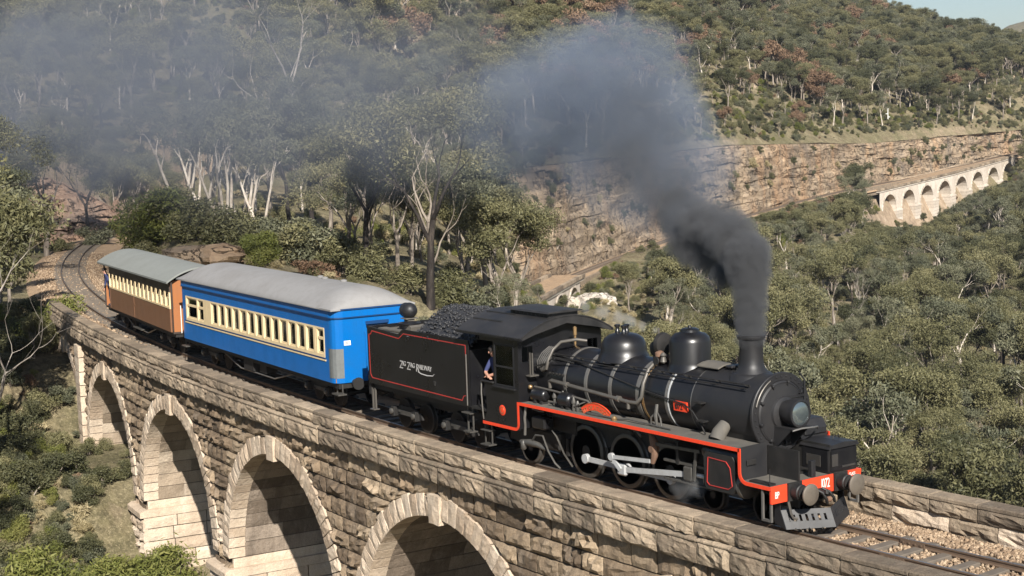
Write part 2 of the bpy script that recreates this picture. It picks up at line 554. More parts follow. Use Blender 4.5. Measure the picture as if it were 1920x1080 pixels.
# arch rings: voussoirs with a longer keystone, barrel courses, imposts, pier faces
NV = 37
for c in PITCH_C[:6]:
    for k in range(NV):
        t0, t1 = math.pi * k / NV, math.pi * (k + 1) / NV
        key = k == NV // 2
        face = 2.62
        f = lambda a, b, d, c=c: trk(c - b * math.cos(a), -(2.62 + d), ZS + b * math.sin(a))
        mb = MB()
        ro = RE + random.uniform(-.05, .07); ri = RI
        if key:
            f = lambda a, b, d, c=c: trk(c - b * math.cos(a), -(2.70 + d), ZS + b * math.sin(a))
            ro, ri = RE + .05, RI - .14; e = .25 * (t1 - t0); t0 -= e; t1 += e
        stone(mb, f, t0, t1, ri, ro, .05, .6, 2, 3, random.random() * .8 + .1, .006 if False else 0.004)
        vput('keystone' if key else 'voussoir', mb, M_cream)
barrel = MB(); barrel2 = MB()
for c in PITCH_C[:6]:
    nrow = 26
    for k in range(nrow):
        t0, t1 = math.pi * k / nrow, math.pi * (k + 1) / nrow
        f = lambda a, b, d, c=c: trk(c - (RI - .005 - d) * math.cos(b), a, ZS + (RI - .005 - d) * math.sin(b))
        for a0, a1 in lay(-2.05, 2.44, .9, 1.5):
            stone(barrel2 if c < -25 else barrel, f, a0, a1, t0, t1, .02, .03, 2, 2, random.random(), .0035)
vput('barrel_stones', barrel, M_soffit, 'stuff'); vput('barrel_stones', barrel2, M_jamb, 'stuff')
for c in PITCH_C[:6]:
    for sg in (-1, 1):
        s = c + sg * RI
        # impost ledge
        mb = MB()
        vs = [(-2.86, -6.28), (-2.86, -6.08), (-2.7, -5.98), (2.6, -5.98), (2.6, -6.28)]
        w0, w1 = (s - .16 * sg, s + .82 * sg)
        pts = [trk(w, o, zz) for w in (w0, w1) for o, zz in vs]
        mb.add(pts, [(0, 1, 2, 3, 4), (9, 8, 7, 6, 5)] + [(i, (i + 1) % 5, 5 + (i + 1) % 5, 5 + i) for i in range(5)], .6)
        vput('impost', mb, M_cream)
        if sg == -1 and c < 0:
            fb = lambda a, b, d, s=s: trk(s + d, a, b)
            fl = lambda a, b, d, s=s: trk(s + .12 + d, a, b)
            zz = -6.28
            while zz > (-10.5 if c > -45 else -7):
                h = random.uniform(.42, .52)
                for a0, a1 in lay(-2.72, 2.6, .9, 1.6):
                    mb = MB(); stone(mb, fl, a0, a1, zz - h, zz, .035, .12, 3, 3, random.random())
                    vput('pier_stone', mb, M_cream)
                zz -= h
            mb = MB(); stone(mb, fb, -2.5, 2.5, -6.0, ZS, .01, .1, 6, 2, .7); vput('pier_stone', mb, M_cream)
# the pilaster strip on the end pier
zz = -.62
while zz > -6:
    h = random.uniform(.5, .75)
    mb = MB(); stone(mb, near(2.82), -46.95, -45.9, zz - h, zz, .03, .35, 3, 3, random.random() * .5 + .5)
    vput('pilaster_stone', mb, M_cream); zz -= h

# ------------------------------------------------------------------ track
M_ballast = stone_mat('ballast', [(.05, (.27, .185, .115)), (.5, (.42, .29, .18)), (.95, (.55, .40, .26))], (.13, .10, .075), .45, (.58, .44, .3), .3)
M_chip = stone_mat('ballast_stone', [(.05, (.19, .13, .085)), (.5, (.37, .26, .165)), (.95, (.54, .41, .28))], (.16, .11, .075), .35, (.62, .47, .32), .25)
M_sleeper = paint('sleeper_wood', (.125, .105, .085), .9, 0, (.23, .19, .145), .5, 3, 22, .5, .2)
M_rail = paint('rail_steel', (.16, .11, .075), .55, .3, (.09, .06, .045), .5, 4, 20, .1)
M_railtop = paint('rail_top', (.42, .38, .34), .32, .85, (.2, .15, .12), .3, 3, 12, .02)
bed = MB()
secs = [s for s in np.arange(-172, 15.01, 1.0)]
offs = [-2.5, -2.2, -1.75, -1.2, -.55, 0, .55, 1.2, 1.75, 2.2, 2.5]
zz0 = [-.42, -.30, -.24, -.18, -.185, -.20, -.185, -.18, -.24, -.30, -.42]
vs = []
for s in secs:
    for o, zv in zip(offs, zz0):
        vs.append(trk(s, o * (1.0 if s > -58 else 1.12), zv + random.uniform(-.02, .02)))
W = len(offs)
bed.add(vs, [(i * W + j, i * W + j + 1, (i + 1) * W + j + 1, (i + 1) * W + j) for i in range(len(secs) - 1) for j in range(W - 1)], .5)
TRACK = bed.build('track_bed', M_ballast)
tag(TRACK, 'curving ballast bed of the railway line under and behind the train', None, None, 'structure')
sl = MB(); sl.box(-.115, .115, -1.05, 1.05, -.13, 0, .012); slm = sl.mesh('sleeper'); slm.materials.append(M_sleeper)
s = -150.0
SLP = []
while s < 14.5:
    SLP.append(s)
    o = link('sleeper', slm, TRACK)
    o.location = trk(s, random.uniform(-.03, .03), -.108 + random.uniform(-.012, .012)); o.rotation_euler = (0, 0, (s - XT) / RC + random.uniform(-.02, .02))
    s += random.uniform(.62, .72) if s > -62 else .75
def rail(off, mat, prof, name, s0=-170, s1=14.8):
    mb = MB(); vs = []; ss = list(np.arange(s0, s1, .9)) + [s1]; k = len(prof)
    for s in ss:
        for a, b in prof: vs.append(trk(s, off + a, b))
    mb.add(vs, [(i * k + j, i * k + (j + 1) % k, (i + 1) * k + (j + 1) % k, (i + 1) * k + j) for i in range(len(ss) - 1) for j in range(k)] + [tuple(range(k)), tuple((len(ss) - 1) * k + j for j in range(k - 1, -1, -1))])
    return mb.build(name, mat, TRACK)
for sg in (-1, 1):
    r = rail(sg * .565, M_rail, [(-.06, -.125), (-.06, -.112), (-.012, -.095), (-.012, -.038), (-.033, -.028), (-.033, -.003), (.033, -.003), (.033, -.028), (.012, -.038), (.012, -.095), (.06, -.112), (.06, -.125)], 'rail')
    t = rail(sg * .565, M_railtop, [(-.026, -.002), (-.02, .003), (.02, .003), (.026, -.002)], 'rail_head'); t.parent = r
for sg, s in ((1, 2.0), (-1, 2.4)):
    mb = MB()
    for dd in (-.03, .03):
        mb.add([trk(s + a, sg * .565 + dd + b, c) for a in (-.3, .3) for b, c in ((-.014, -.1), (.014, -.1), (.014, -.03), (-.014, -.03))], [(0, 1, 2, 3), (7, 6, 5, 4), (0, 4, 5, 1), (1, 5, 6, 2), (2, 6, 7, 3), (3, 7, 4, 0)])
        for k in range(4):
            q = s - .22 + .147 * k
            mb.add([trk(q + a * .02, sg * .565 + dd * 1.9 + b * .01, -.065 + c * .02) for a in (-1, 1) for b in (-1, 1) for c in (-1, 1)], [(0, 1, 3, 2), (4, 6, 7, 5), (0, 4, 5, 1), (2, 3, 7, 6), (0, 2, 6, 4), (1, 5, 7, 3)])
    mb.build('fishplate', M_rail, TRACK)
# loose ballast stones, real pieces where the camera is close
ico_v = np.array([(0, 0, 1), (.9, 0, .4), (.28, .85, .4), (-.72, .53, .4), (-.72, -.53, .4), (.28, -.85, .4), (.72, .53, -.4), (-.28, .85, -.4), (-.9, 0, -.4), (-.28, -.85, -.4), (.72, -.53, -.4), (0, 0, -1)])
ico_f = np.array([(0, 1, 2), (0, 2, 3), (0, 3, 4), (0, 4, 5), (0, 5, 1), (1, 6, 2), (2, 7, 3), (3, 8, 4), (4, 9, 5), (5, 10, 1), (6, 7, 2), (7, 8, 3), (8, 9, 4), (9, 10, 5), (10, 6, 1), (11, 7, 6), (11, 8, 7), (11, 9, 8), (11, 10, 9), (11, 6, 10)])
def chips(n, sfun, offun, zfun, r0, r1):
    V = []; F = []; T = []
    S = sfun(n); O = offun(n)
    near_s = np.abs(S[:, None] - np.array(SLP)[None, :]).min(1)
    O = np.where((near_s < .15) & (np.abs(O) < 1.12), np.sign(O) * RNG.uniform(1.15, 2.1, n), O)
    for i in range(n):
        R = RNG.uniform(r0, r1) * RNG.uniform(.6, 1.2, 3)
        v = ico_v * R * RNG.uniform(.75, 1.2, (12, 1))
        a, b = RNG.uniform(0, 6.28, 2); c_, s_ = math.cos(a), math.sin(a)
        v = v @ np.array([[c_, -s_, 0], [s_, c_, 0], [0, 0, 1]]); c_, s_ = math.cos(b), math.sin(b)
        v = v @ np.array([[1, 0, 0], [0, c_, -s_], [0, s_, c_]])
        V.append(v + np.array(trk(S[i], O[i], zfun(O[i]) + RNG.uniform(-.01, .03)))); F.append(ico_f + 12 * i); T.append(np.full(12, RNG.random()))
    return np.concatenate(V), np.concatenate(F), np.concatenate(T)
zf = lambda o: float(np.interp(abs(o), [0, .6, 1.2, 1.75, 2.2], [-.17, -.165, -.15, -.2, -.26]))
V1, F1, T1 = chips(9000, lambda n: RNG.uniform(-1.5, 9, n), lambda n: RNG.uniform(-1.3, 2.15, n), zf, .025, .055)
V2, F2, T2 = chips(6000, lambda n: RNG.uniform(-100, -40, n), lambda n: RNG.uniform(-2.2, 2.6, n), zf, .04, .08)
me = np_mesh('ballast_stones', np.concatenate([V1, V2]), np.concatenate([F1, F2 + len(V1)]), np.concatenate([T1, T2]))
gv = link('ballast_stones', me, None, M_chip)
tag(gv, 'loose orange-brown ballast stones lying round the sleepers', None, None, 'stuff')

# ------------------------------------------------------------------ the land: ridge, shelf and foot lines set out from image coordinates
# each line: (bearing tangent, range, height) from the camera; bearings and many heights read off image pixels, ranges estimated
LINES = {'start': [(-0.76061, 8, -9), (0.75387, 8, -14)], 'near': [(-0.76061, 42, -2.5), (-0.32309, 42, -5), (-0.25578, 42, -8.5), (-0.18847, 42, -12), (0.01346, 42, -17), (0.75387, 42, -20)], 'bank': [(-0.76061, 60, 0), (-0.3904, 60, -2.8), (-0.32309, 60, -4.4), (-0.27261, 60, -6.3), (-0.22212, 60, -8.4), (-0.17164, 60, -11), (0.01346, 60, -20), (0.75387, 60, -26)], 'bank_top': [(-0.76061, 75, 2), (-0.3904, 75, -0.8), (-0.32309, 75, -2.3), (-0.28943, 75, -2.9), (-0.26924, 75, -4.6), (-0.22212, 75, -6.5), (-0.17164, 75, -8), (-0.10433, 75, -8), (-0.02019, 75, -12), (0.04712, 75, -20), (0.75387, 75, -27)], 'spur_foot': [(-0.76061, 92, 4), (-0.3904, 92, 1), (-0.3029, 92, 0.2), (-0.24568, 92, 0.3), (-0.21203, 92, 1.92), (-0.18174, 91, 1.65), (-0.15481, 90, 1.11), (-0.11443, 88, 0.42), (-0.0875, 86, -0.04), (-0.05385, 86, -1.14), (-0.02019, 86, -2.2), (0.01346, 88, -4.5), (0.04039, 90, -11), (0.08077, 92, -19), (0.18174, 95, -25), (0.75387, 95, -28)], 'spur_top': [(-0.76061, 118, 7), (-0.3904, 118, 3), (-0.3029, 118, 0.8), (-0.25578, 118, 0.2), (-0.24063, 117, 2.14), (-0.22212, 116, 1.93), (-0.18847, 114, 1.5), (-0.15481, 114, 0.96), (-0.12116, 114, 0.15), (-0.05385, 114, -0.5), (-0.00337, 114, -3), (0.03029, 114, -9), (0.06394, 114, -16), (0.11443, 116, -22), (0.75387, 118, -28)], 'back_foot': [(-0.76061, 142, 10), (-0.41059, 142, 2), (-0.37357, 142, 0.2), (-0.3029, 142, -0.2), (-0.25073, 143, 0.82), (-0.24063, 146, 3.0), (-0.22212, 150, 4.0), (-0.12116, 150, 3.5), (-0.05385, 150, -1), (-0.00337, 150, -5), (0.03366, 150, -12), (0.06394, 150, -15), (0.11443, 150, -22), (0.21539, 150, -24), (0.75387, 150, -27)], 'back_top': [(-0.76061, 152, 11.5), (-0.41059, 150, 8), (-0.35674, 149, 7.5), (-0.30626, 148, 4.98), (-0.28943, 148, 5.98), (-0.27934, 148, 5.54), (-0.26756, 148, 3.8), (-0.25073, 148, 1.99), (-0.24063, 170, 5.0), (-0.22212, 185, 7), (-0.12116, 185, 7), (-0.05385, 185, 1), (-0.00337, 190, -7), (0.03366, 190, -15.42), (0.06394, 190, -14.84), (0.11443, 190, -19), (0.21539, 190, -23), (0.31636, 190, -24), (0.75387, 190, -24)], 'mid_front': [(-0.76061, 232, 30), (-0.42405, 232, 22), (-0.25578, 232, 17), (-0.15481, 232, 14), (-0.07068, 232, 7), (-0.02019, 232, -4), (0.0, 228, -22), (0.01346, 226, -25), (0.02861, 236, -23), (0.03366, 250, -16.12), (0.05721, 268, -15.59), (0.08077, 290, -15.17), (0.10433, 312, -14.6), (0.13125, 334, -13.61), (0.15481, 352, -12.95), (0.17837, 373, -12.02), (0.20193, 395, -11.16), (0.22212, 412, -10.62), (0.23222, 412, -18.89), (0.24568, 424, -22.0), (0.26251, 436, -24.56), (0.27934, 450, -23.61), (0.29616, 466, -18.77), (0.31131, 482, -13.49), (0.32309, 498, -7.74), (0.45098, 560, -5.52), (0.75387, 640, -5.23)], 'mid_back': [(-0.76061, 239.5, 31), (-0.42405, 239.5, 23), (-0.25578, 239.5, 18), (-0.15481, 239.5, 15), (-0.07068, 239.5, 8), (-0.02019, 239.5, -2), (0.0101, 239.5, -16.67), (0.03366, 257.5, -16.26), (0.05721, 275.5, -15.62), (0.08077, 297.5, -15.09), (0.10433, 319.5, -14.4), (0.13125, 341.5, -13.31), (0.15481, 359.5, -12.57), (0.17837, 380.5, -11.54), (0.20193, 402.5, -10.59), (0.22212, 419.5, -9.98), (0.23222, 430, -9.58), (0.26924, 462, -7.77), (0.3029, 492, -5.41), (0.32309, 508, -5.86), (0.45098, 568, -4.2), (0.75387, 648, -4.32)], 'cliff_top': [(-0.76061, 246, 33), (-0.42405, 246, 25), (-0.25578, 246, 20), (-0.15481, 246, 17), (-0.07068, 246, 13), (-0.02019, 243, 1.91), (-0.0101, 244.0, 2.21), (0.03265, 261.2285714285714, 2.36), (0.10265, 322.42857142857144, 2.56), (0.14135, 353.7142857142857, 3.08), (0.17164, 379.0, 2.57), (0.20193, 407.0, 1.87), (0.21943, 421.73333333333335, 1.39), (0.24467, 444.76363636363635, 1.23), (0.2827, 478.0, 1.85), (0.3204, 509.8666666666667, 2.49), (0.45098, 575, 4.68), (0.75387, 655, 3.21)], 'shelf_back': [(-0.76061, 262, 37), (-0.42405, 262, 30), (-0.25578, 262, 25), (-0.15481, 262, 23), (-0.07068, 258, 2.26), (-0.0101, 255, 2.69), (0.03265, 264, 3.18), (0.10265, 325, 3.82), (0.14135, 356, 4.23), (0.20193, 415, 3.54), (0.24467, 450, 3.85), (0.2827, 482, 4.38), (0.3204, 518, 5.0), (0.45098, 590, 7.15), (0.75387, 670, 5.33)], 'knee': [(-0.76061, 290, 50), (-0.42405, 290, 42), (-0.25578, 290, 38), (-0.15481, 290, 36), (-0.07068, 285, 6.66), (-0.0101, 285, 7.06), (0.03265, 292, 7.6), (0.10265, 352, 11.32), (0.14135, 384, 13.02), (0.20193, 445, 10.63), (0.24467, 482, 10.13), (0.2827, 516, 12.2), (0.30626, 535, 19.09), (0.3204, 552, 19.18), (0.45098, 625, 17.94), (0.75387, 705, 14.6)], 'mid_hill': [(-0.76061, 360, 95), (-0.42405, 360, 78), (-0.25578, 360, 66), (-0.15481, 360, 64), (-0.07068, 360, 60), (-0.0101, 362, 22.41), (0.03265, 370, 23.44), (0.10265, 430, 26.33), (0.20193, 525, 25.94), (0.24905, 560, 26.24), (0.2827, 600, 27.26), (0.3204, 640, 27.3), (0.45098, 700, 26.1), (0.75387, 780, 23.08)], 'ridge': [(-0.76061, 560, 190), (-0.25578, 560, 150), (-0.0101, 580, 130), (0.10265, 620, 70.5), (0.16491, 650, 61.31), (0.20193, 660, 52.06), (0.22885, 665, 46.47), (0.24905, 675, 42.98), (0.27261, 690, 38.6), (0.29616, 705, 37.31), (0.3204, 720, 31.57), (0.38367, 740, 25.0), (0.75387, 800, 12.74)], 'behind': [(-0.76061, 900, 120), (-0.0101, 900, 90), (0.22885, 900, 20), (0.75387, 900, -20)], 'far_valley': [(-0.76061, 1300, 60), (-0.0101, 1300, 40), (0.22885, 1300, -10), (0.75387, 1300, -10)], 'far_hill': [(-0.76061, 2000, 60), (-0.0101, 2000, 60), (0.24905, 2000, 60), (0.2827, 2000, 83.0), (0.3029, 2000, 100.43), (0.31299, 2000, 114.5), (0.32309, 2000, 119.2), (0.35001, 2000, 132.19), (0.45098, 2100, 152.6), (0.75387, 2300, 128.4)], 'horizon': [(-0.76061, 2900, -40), (0.75387, 2900, -40)]}
LINE_ORDER = [('start', 10), ('near', 16), ('bank', 14), ('bank_top', 12), ('spur_foot', 14), ('spur_top', 14), ('back_foot', 8), ('back_top', 16), ('mid_front', 4), ('mid_back', 4), ('cliff_top', 5), ('shelf_back', 8), ('knee', 18), ('mid_hill', 30), ('ridge', 8), ('behind', 5), ('far_valley', 10), ('far_hill', 6), ('horizon', 1)]
FARV = [(-263.02, 294.45, -11.18), (-276.05, 337.43, -8.63), (-288.67, 384.62, -5.31)]
MIDV = [(-155.12, 103.16, -15.61), (-161.67, 111.41, -15.11), (-169.34, 121.54, -14.67)]
MIDLINE = [(-147.08, 93.47, -16.56), (-154.08, 101.03, -16.38), (-166.63, 112.86, -16.43), (-177.86, 128.39, -16.08), (-188.61, 144.64, -15.5), (-201.95, 164.16, -15.02), (-214.71, 184.55, -14.4), (-226.23, 206.74, -13.36), (-234.84, 226.05, -12.66), (-245.12, 248.26, -11.68), (-255.52, 272.02, -10.77), (-262.67, 291.62, -10.2), (-275.16, 322.8, -9.78), (-280.05, 342.27, -8.4), (-291.24, 387.99, -5.1), (-299.15, 429.39, -3.24), (-302.02, 565.65, 1.82)]
UPLINE = [(-185.41, 120.9, 2.23), (-192.98, 140.25, 2.42), (-228.59, 196.52, 2.73), (-244.31, 228.89, 3.3), (-256.15, 256.1, 2.82), (-269.0, 286.57, 2.14), (-274.97, 303.71, 1.67), (-284.3, 330.6, 1.54), (-296.2, 371.8, 2.22), (-305.86, 413.77, 2.91), (-303.39, 531.37, 6.19)]
SIGNAL = (-285.18, 326.68, 3.79)
HUT = (-284.9, 332.22, 3.33)
RELAY = (-271.0, 290.96, 3.57)

CAM_ORIGIN = np.array(CAM_POS); FWH = np.array(CAM_F); RGH = np.array(CAM_R)  # bearings and ranges run from the camera position
def ground_xy(b, r):
    return CAM_ORIGIN[0] + r * (FWH[0] + b * RGH[0]), CAM_ORIGIN[1] + r * (FWH[1] + b * RGH[1])
BB = np.concatenate([np.linspace(-.75, -.36, 30, endpoint=False), np.linspace(-.36, .37, 262), np.linspace(.37, .75, 31)[1:]])
def line_at(l):
    a = np.array(LINES[l]); o = np.argsort(a[:, 0]); a = a[o]
    return np.interp(BB, a[:, 0], a[:, 1]), np.interp(BB, a[:, 0], a[:, 2])
ROWS = [(n, k) for n, k in LINE_ORDER]
def via_ground(s): return np.interp(s, [-62, -57, -51, -47, -41, -38, -36.5, -35, -33, -26, -15, 0, 14], [-.6, -.9, -2.3, -5.2, -5.2, -5.6, -7.4, -8.7, -9.2, -10.5, -13, -17, -20])
def shape(X, Y, Z):
    """let the line's own earthworks cut into the land"""
    s, o = trk_np(X, Y); a = np.abs(o)
    t = np.clip((a - 3.0) / 4.5, 0, 1); t = t * t * (3 - 2 * t)
    onbank = (s < -58) & (s > -185)
    zt = -.46 - .05 * np.clip(a - 2.4, 0, 3)
    Z = np.where(onbank, zt * (1 - t) + Z * t, Z)
    t2 = np.clip((a - 3.2) / 12.0, 0, 1); t2 = t2 * t2 * (3 - 2 * t2)
    return np.where((s >= -58) & (s < 18), via_ground(s) * (1 - t2) + np.minimum(Z, via_ground(s) + 1.5 + a * .25) * t2, Z)
R_, Z_, A_, KIND = [], [], [], []
for (n0, k), (n1, _) in zip(ROWS[:-1], ROWS[1:]):
    r0, z0 = line_at(n0); r1, z1 = line_at(n1)
    for i in range(k):
        f = i / k
        R_.append(r0 + (r1 - r0) * f); Z_.append(z0 + (z1 - z0) * f); KIND.append(n0)
r1, z1 = line_at(ROWS[-1][0]); R_.append(r1); Z_.append(z1); KIND.append(ROWS[-1][0])
R_ = np.array(R_); Z_ = np.array(Z_)
B_2 = np.broadcast_to(BB, R_.shape)
GX, GY = ground_xy(B_2, R_)
flatrows = np.array([k in ('mid_front', 'mid_back', 'cliff_top', 'shelf_back') for k in KIND])
amp = np.clip(R_ / 90, .35, 3.0) * np.where(flatrows[:, None] & (B_2 > -.01), .12, 1.0)
GZ = Z_ + amp * (.55 * fbm(GX / 16, GY / 16, 0, 3, 4) + .25 * fbm(GX / 3.1, GY / 3.1, 1, 9, 3) * np.clip(60 / R_, .2, 1))
GZ = shape(GX, GY, GZ)
nr, nc = GZ.shape
V = np.stack([GX, GY, GZ], -1).reshape(-1, 3)
ii, jj = np.meshgrid(np.arange(nr - 1), np.arange(nc - 1), indexing='ij')
F = np.stack([ii * nc + jj, ii * nc + jj + 1, (ii + 1) * nc + jj + 1, (ii + 1) * nc + jj], -1).reshape(-1, 4)
rowkind = np.array(KIND[:-1])
mid = (BB[:-1] + BB[1:]) / 2
iscliff = (rowkind[:, None] == 'mid_back') & (mid[None, :] > -.012)
isred = (rowkind[:, None] == 'back_foot') & (mid[None, :] < -.25) & (mid[None, :] > -.40)
keep = ~(iscliff | isred)
def ground_mat():
    M, nt, p = newmat('dry_hillside')
    Pn = pos(nt)
    c = ramp(nt, noise(nt, Pn, .35, 6, .65), [(.3, (.13, .10, .062)), (.47, (.205, .165, .10)), (.64, (.30, .25, .155)), (.85, (.40, .335, .225))])
    g = ramp(nt, noise(nt, Pn, .13, 5, .6), [(.42, (0, 0, 0)), (.62, (1, 1, 1))])
    c = mixc(nt, mathn(nt, 'MULTIPLY', g, .5), c, (.10, .105, .045))
    c = mixc(nt, ramp(nt, noise(nt, Pn, 1.9, 6, .75), [(.42, (0, 0, 0)), (.66, (.75, .75, .75))]), c, (.055, .05, .03))
    c = mixc(nt, ramp(nt, noise(nt, Pn, 7.5, 4, .7), [(.52, (0, 0, 0)), (.66, (.6, .6, .6))]), c, (.36, .30, .19))
    geo = N(nt, 'ShaderNodeNewGeometry'); sx = N(nt, 'ShaderNodeSeparateXYZ'); nt.links.new(geo.outputs['True Normal'], sx.inputs[0])
    st = ramp(nt, mathn(nt, 'ADD', sx.outputs[2], mathn(nt, 'MULTIPLY_ADD', noise(nt, Pn, .6, 4), .3, -.15)), [(.48, (1, 1, 1)), (.64, (0, 0, 0))])
    rock = ramp(nt, noise(nt, Pn, .5, 6, .7), [(.3, (.20, .15, .105)), (.55, (.37, .28, .195)), (.75, (.50, .41, .31))])
    c = mixc(nt, st, c, rock)
    nt.links.new(c, p.inputs['Base Color']); p.inputs['Roughness'].default_value = .95; p.inputs['Specular IOR Level'].default_value = .1
    bump(nt, p, noise(nt, Pn, 2.2, 7, .7), .9, .35)
    return M
M_ground = ground_mat()
me = np_mesh('ground', V, F[keep.reshape(-1)]); finish(me, True, 60)
GROUND = link('ground', me, None, M_ground)
tag(GROUND, 'dry scrubby ground of the gorge, spur and hills', None, None, 'structure')

# cut rock faces with bedded ledges
def rock_mat(name, cols, stain, orange):
    M, nt, p = newmat(name)
    Pn = pos(nt)
    mp = N(nt, 'ShaderNodeMapping'); mp.inputs['Scale'].default_value = (.07, .07, .62); nt.links.new(Pn, mp.inputs[0])
    bands = noise(nt, mp.outputs[0], 1.0, 7, .68, .5)
    c = ramp(nt, bands, cols)
    mv = N(nt, 'ShaderNodeMapping'); mv.inputs['Scale'].default_value = (.20, .20, .06); nt.links.new(Pn, mv.inputs[0])
    c = mixc(nt, mathn(nt, 'MULTIPLY', ramp(nt, noise(nt, mv.outputs[0], 1.0, 6, .65, .3), [(.46, (0, 0, 0)), (.68, (1, 1, 1))]), .7), c, stain)
    c = mixc(nt, mathn(nt, 'MULTIPLY', ramp(nt, noise(nt, mv.outputs[0], .6, 5, .6), [(.5, (0, 0, 0)), (.66, (1, 1, 1))]), .55), c, orange)
    nt.links.new(c, p.inputs['Base Color']); p.inputs['Roughness'].default_value = .95; p.inputs['Specular IOR Level'].default_value = .1
    ck = N(nt, 'ShaderNodeMapping'); ck.inputs['Scale'].default_value = (.3, .3, .42); nt.links.new(Pn, ck.inputs[0])
    cr = noise(nt, ck.outputs[0], 1.0, 5, .6, 1.2)
    crk = ramp(nt, mathn(nt, 'ABSOLUTE', mathn(nt, 'SUBTRACT', cr, .5)), [(0, (1, 1, 1)), (.018, (0, 0, 0))])
    c = mixc(nt, mathn(nt, 'MULTIPLY', crk, .75), c, (.05, .042, .035))
    nt.links.new(c, p.inputs['Base Color'])
    bump(nt, p, mathn(nt, 'SUBTRACT', noise(nt, Pn, 1.2, 8, .7), crk), .9, .5)
    return M
M_cliff = rock_mat('bedded_sandstone', [(.28, (.095, .075, .055)), (.40, (.22, .165, .115)), (.52, (.33, .25, .17)), (.62, (.41, .315, .22)), (.72, (.20, .155, .115)), (.85, (.31, .24, .175))], (.135, .12, .105), (.40, .235, .125))
M_redrock = rock_mat('red_cutting_rock', [(.28, (.13, .085, .062)), (.45, (.28, .18, .125)), (.62, (.37, .26, .19)), (.85, (.25, .185, .145))], (.12, .10, .088), (.36, .20, .125))
CLV = {}
def cliff(name, mat, l0, l1, b0, b1, nu, nv, depth, label, fs=1.0, top=0.0):
    bb = np.linspace(b0, b1, nu)
    def at(l):
        a = np.array(LINES[l]); a = a[np.argsort(a[:, 0])]
        return np.interp(bb, a[:, 0], a[:, 1]), np.interp(bb, a[:, 0], a[:, 2])
    r0, z0 = at(l0); r1, z1 = at(l1)
    x0, y0 = ground_xy(bb, r0); x1, y1 = ground_xy(bb, r1)
    f = np.linspace(-.06, 1.0, nv)[:, None]
    X = x0 + (x1 - x0) * f; Y = y0 + (y1 - y0) * f; Zc = z0 + (z1 - z0) * f
    Zc = Zc + np.clip(np.minimum(np.arange(nu), nu - 1 - np.arange(nu)) / 20.0, 0, 1)[None, :] * top * fbm(bb[None, :] * r0[None, :] / 4, 0 * f + 2, 0, 71, 3) * np.clip(f, 0, 1)
    al = (bb[None, :] * r0[None, :] + 0 * f) / fs; Zq = Zc; Zc = Zc / fs
    # ledges: step profile in height, blocky plan offsets, vertical joints
    led = np.floor(Zc / 1.15 + .8 * fbm(al / 22, 0 * Zc, 0 * Zc, 21, 2)); 
    step = _h(led.astype(np.int64), np.floor(al / 7 + led * .37).astype(np.int64), 0 * led.astype(np.int64), 5) - .5
    joint = _h(np.floor(al / 3.6 + .5 * fbm(al / 9, Zc / 6, 0, 33, 2)).astype(np.int64), 0 * led.astype(np.int64), np.floor(Zc / 5.2).astype(np.int64), 8) - .5
    but = fbm(al / 16, Zc / 30, 0, 41, 3)
    d = depth * (.8 * step + .7 * joint + .9 * but + .5 * fbm(al / 2.4, Zc / 1.5, 0, 44, 3))
    e = np.clip(np.minimum((f + .06) / .1, (1 - f) / .06), 0, 1) * np.clip(np.minimum(np.arange(nu), nu - 1 - np.arange(nu)) / 8.0, 0, 1)[None, :]
    d = d * e
    Zc = Zq; nx, ny = -FWH[0], -FWH[1]
    X = X + nx * d; Y = Y + ny * d; Zc = Zc + .25 * depth * fbm(al / 3, Zc / 3, 3, 51, 2) * e
    X[-1] -= nx * .8; Y[-1] -= ny * .8
    Zc[0] -= 2.5
    V = np.stack([X, Y, Zc], -1).reshape(-1, 3)
    a, b = np.meshgrid(np.arange(nv - 1), np.arange(nu - 1), indexing='ij')
    F = np.stack([a * nu + b, a * nu + b + 1, (a + 1) * nu + b + 1, (a + 1) * nu + b], -1).reshape(-1, 4)
    me = np_mesh(name, V, F); finish(me, True, 28)
    CLV[name] = V.reshape(nv, nu, 3)
    o = link(name, me, None, mat); tag(o, label, None, None, 'structure'); return o
cliff('rock_cliff', M_cliff, 'mid_back', 'cliff_top', -.013, .40, 520, 72, 1.15, 'long bedded sandstone cliff above the middle track, below the upper shelf')
cliff('cutting_rock', M_redrock, 'back_foot', 'back_top', -.40, -.245, 190, 52, 1.1, 'reddish rock cutting face beside the curve at the far left', .42, .9)
def boulder(loc, sx, sy, sz, rz, seed, name='boulder', mat=None):
    n, m_ = 18, 12; vs = []
    for i in range(m_ + 1):
        for j in range(n):
            th, ph = math.pi * i / m_, 2 * math.pi * j / n
            d = np.array([math.sin(th) * math.cos(ph), math.sin(th) * math.sin(ph), math.cos(th)])
            d = np.sign(d) * np.abs(d) ** .72
            k = 1 + .22 * float(fbm(d[0] * 1.7 + seed, d[1] * 1.7, d[2] * 2.6, seed, 3))
            vs.append((d[0] * sx * k, d[1] * sy * k, d[2] * sz * k))
    mb = MB(); mb.add(vs, [(i * n + j, i * n + (j + 1) % n, (i + 1) * n + (j + 1) % n, (i + 1) * n + j) for i in range(m_) for j in range(n)])
    o = mb.build(name, mat or M_cliff, None, True, 30); o.location = loc; o.rotation_euler = (0, 0, rz); return o
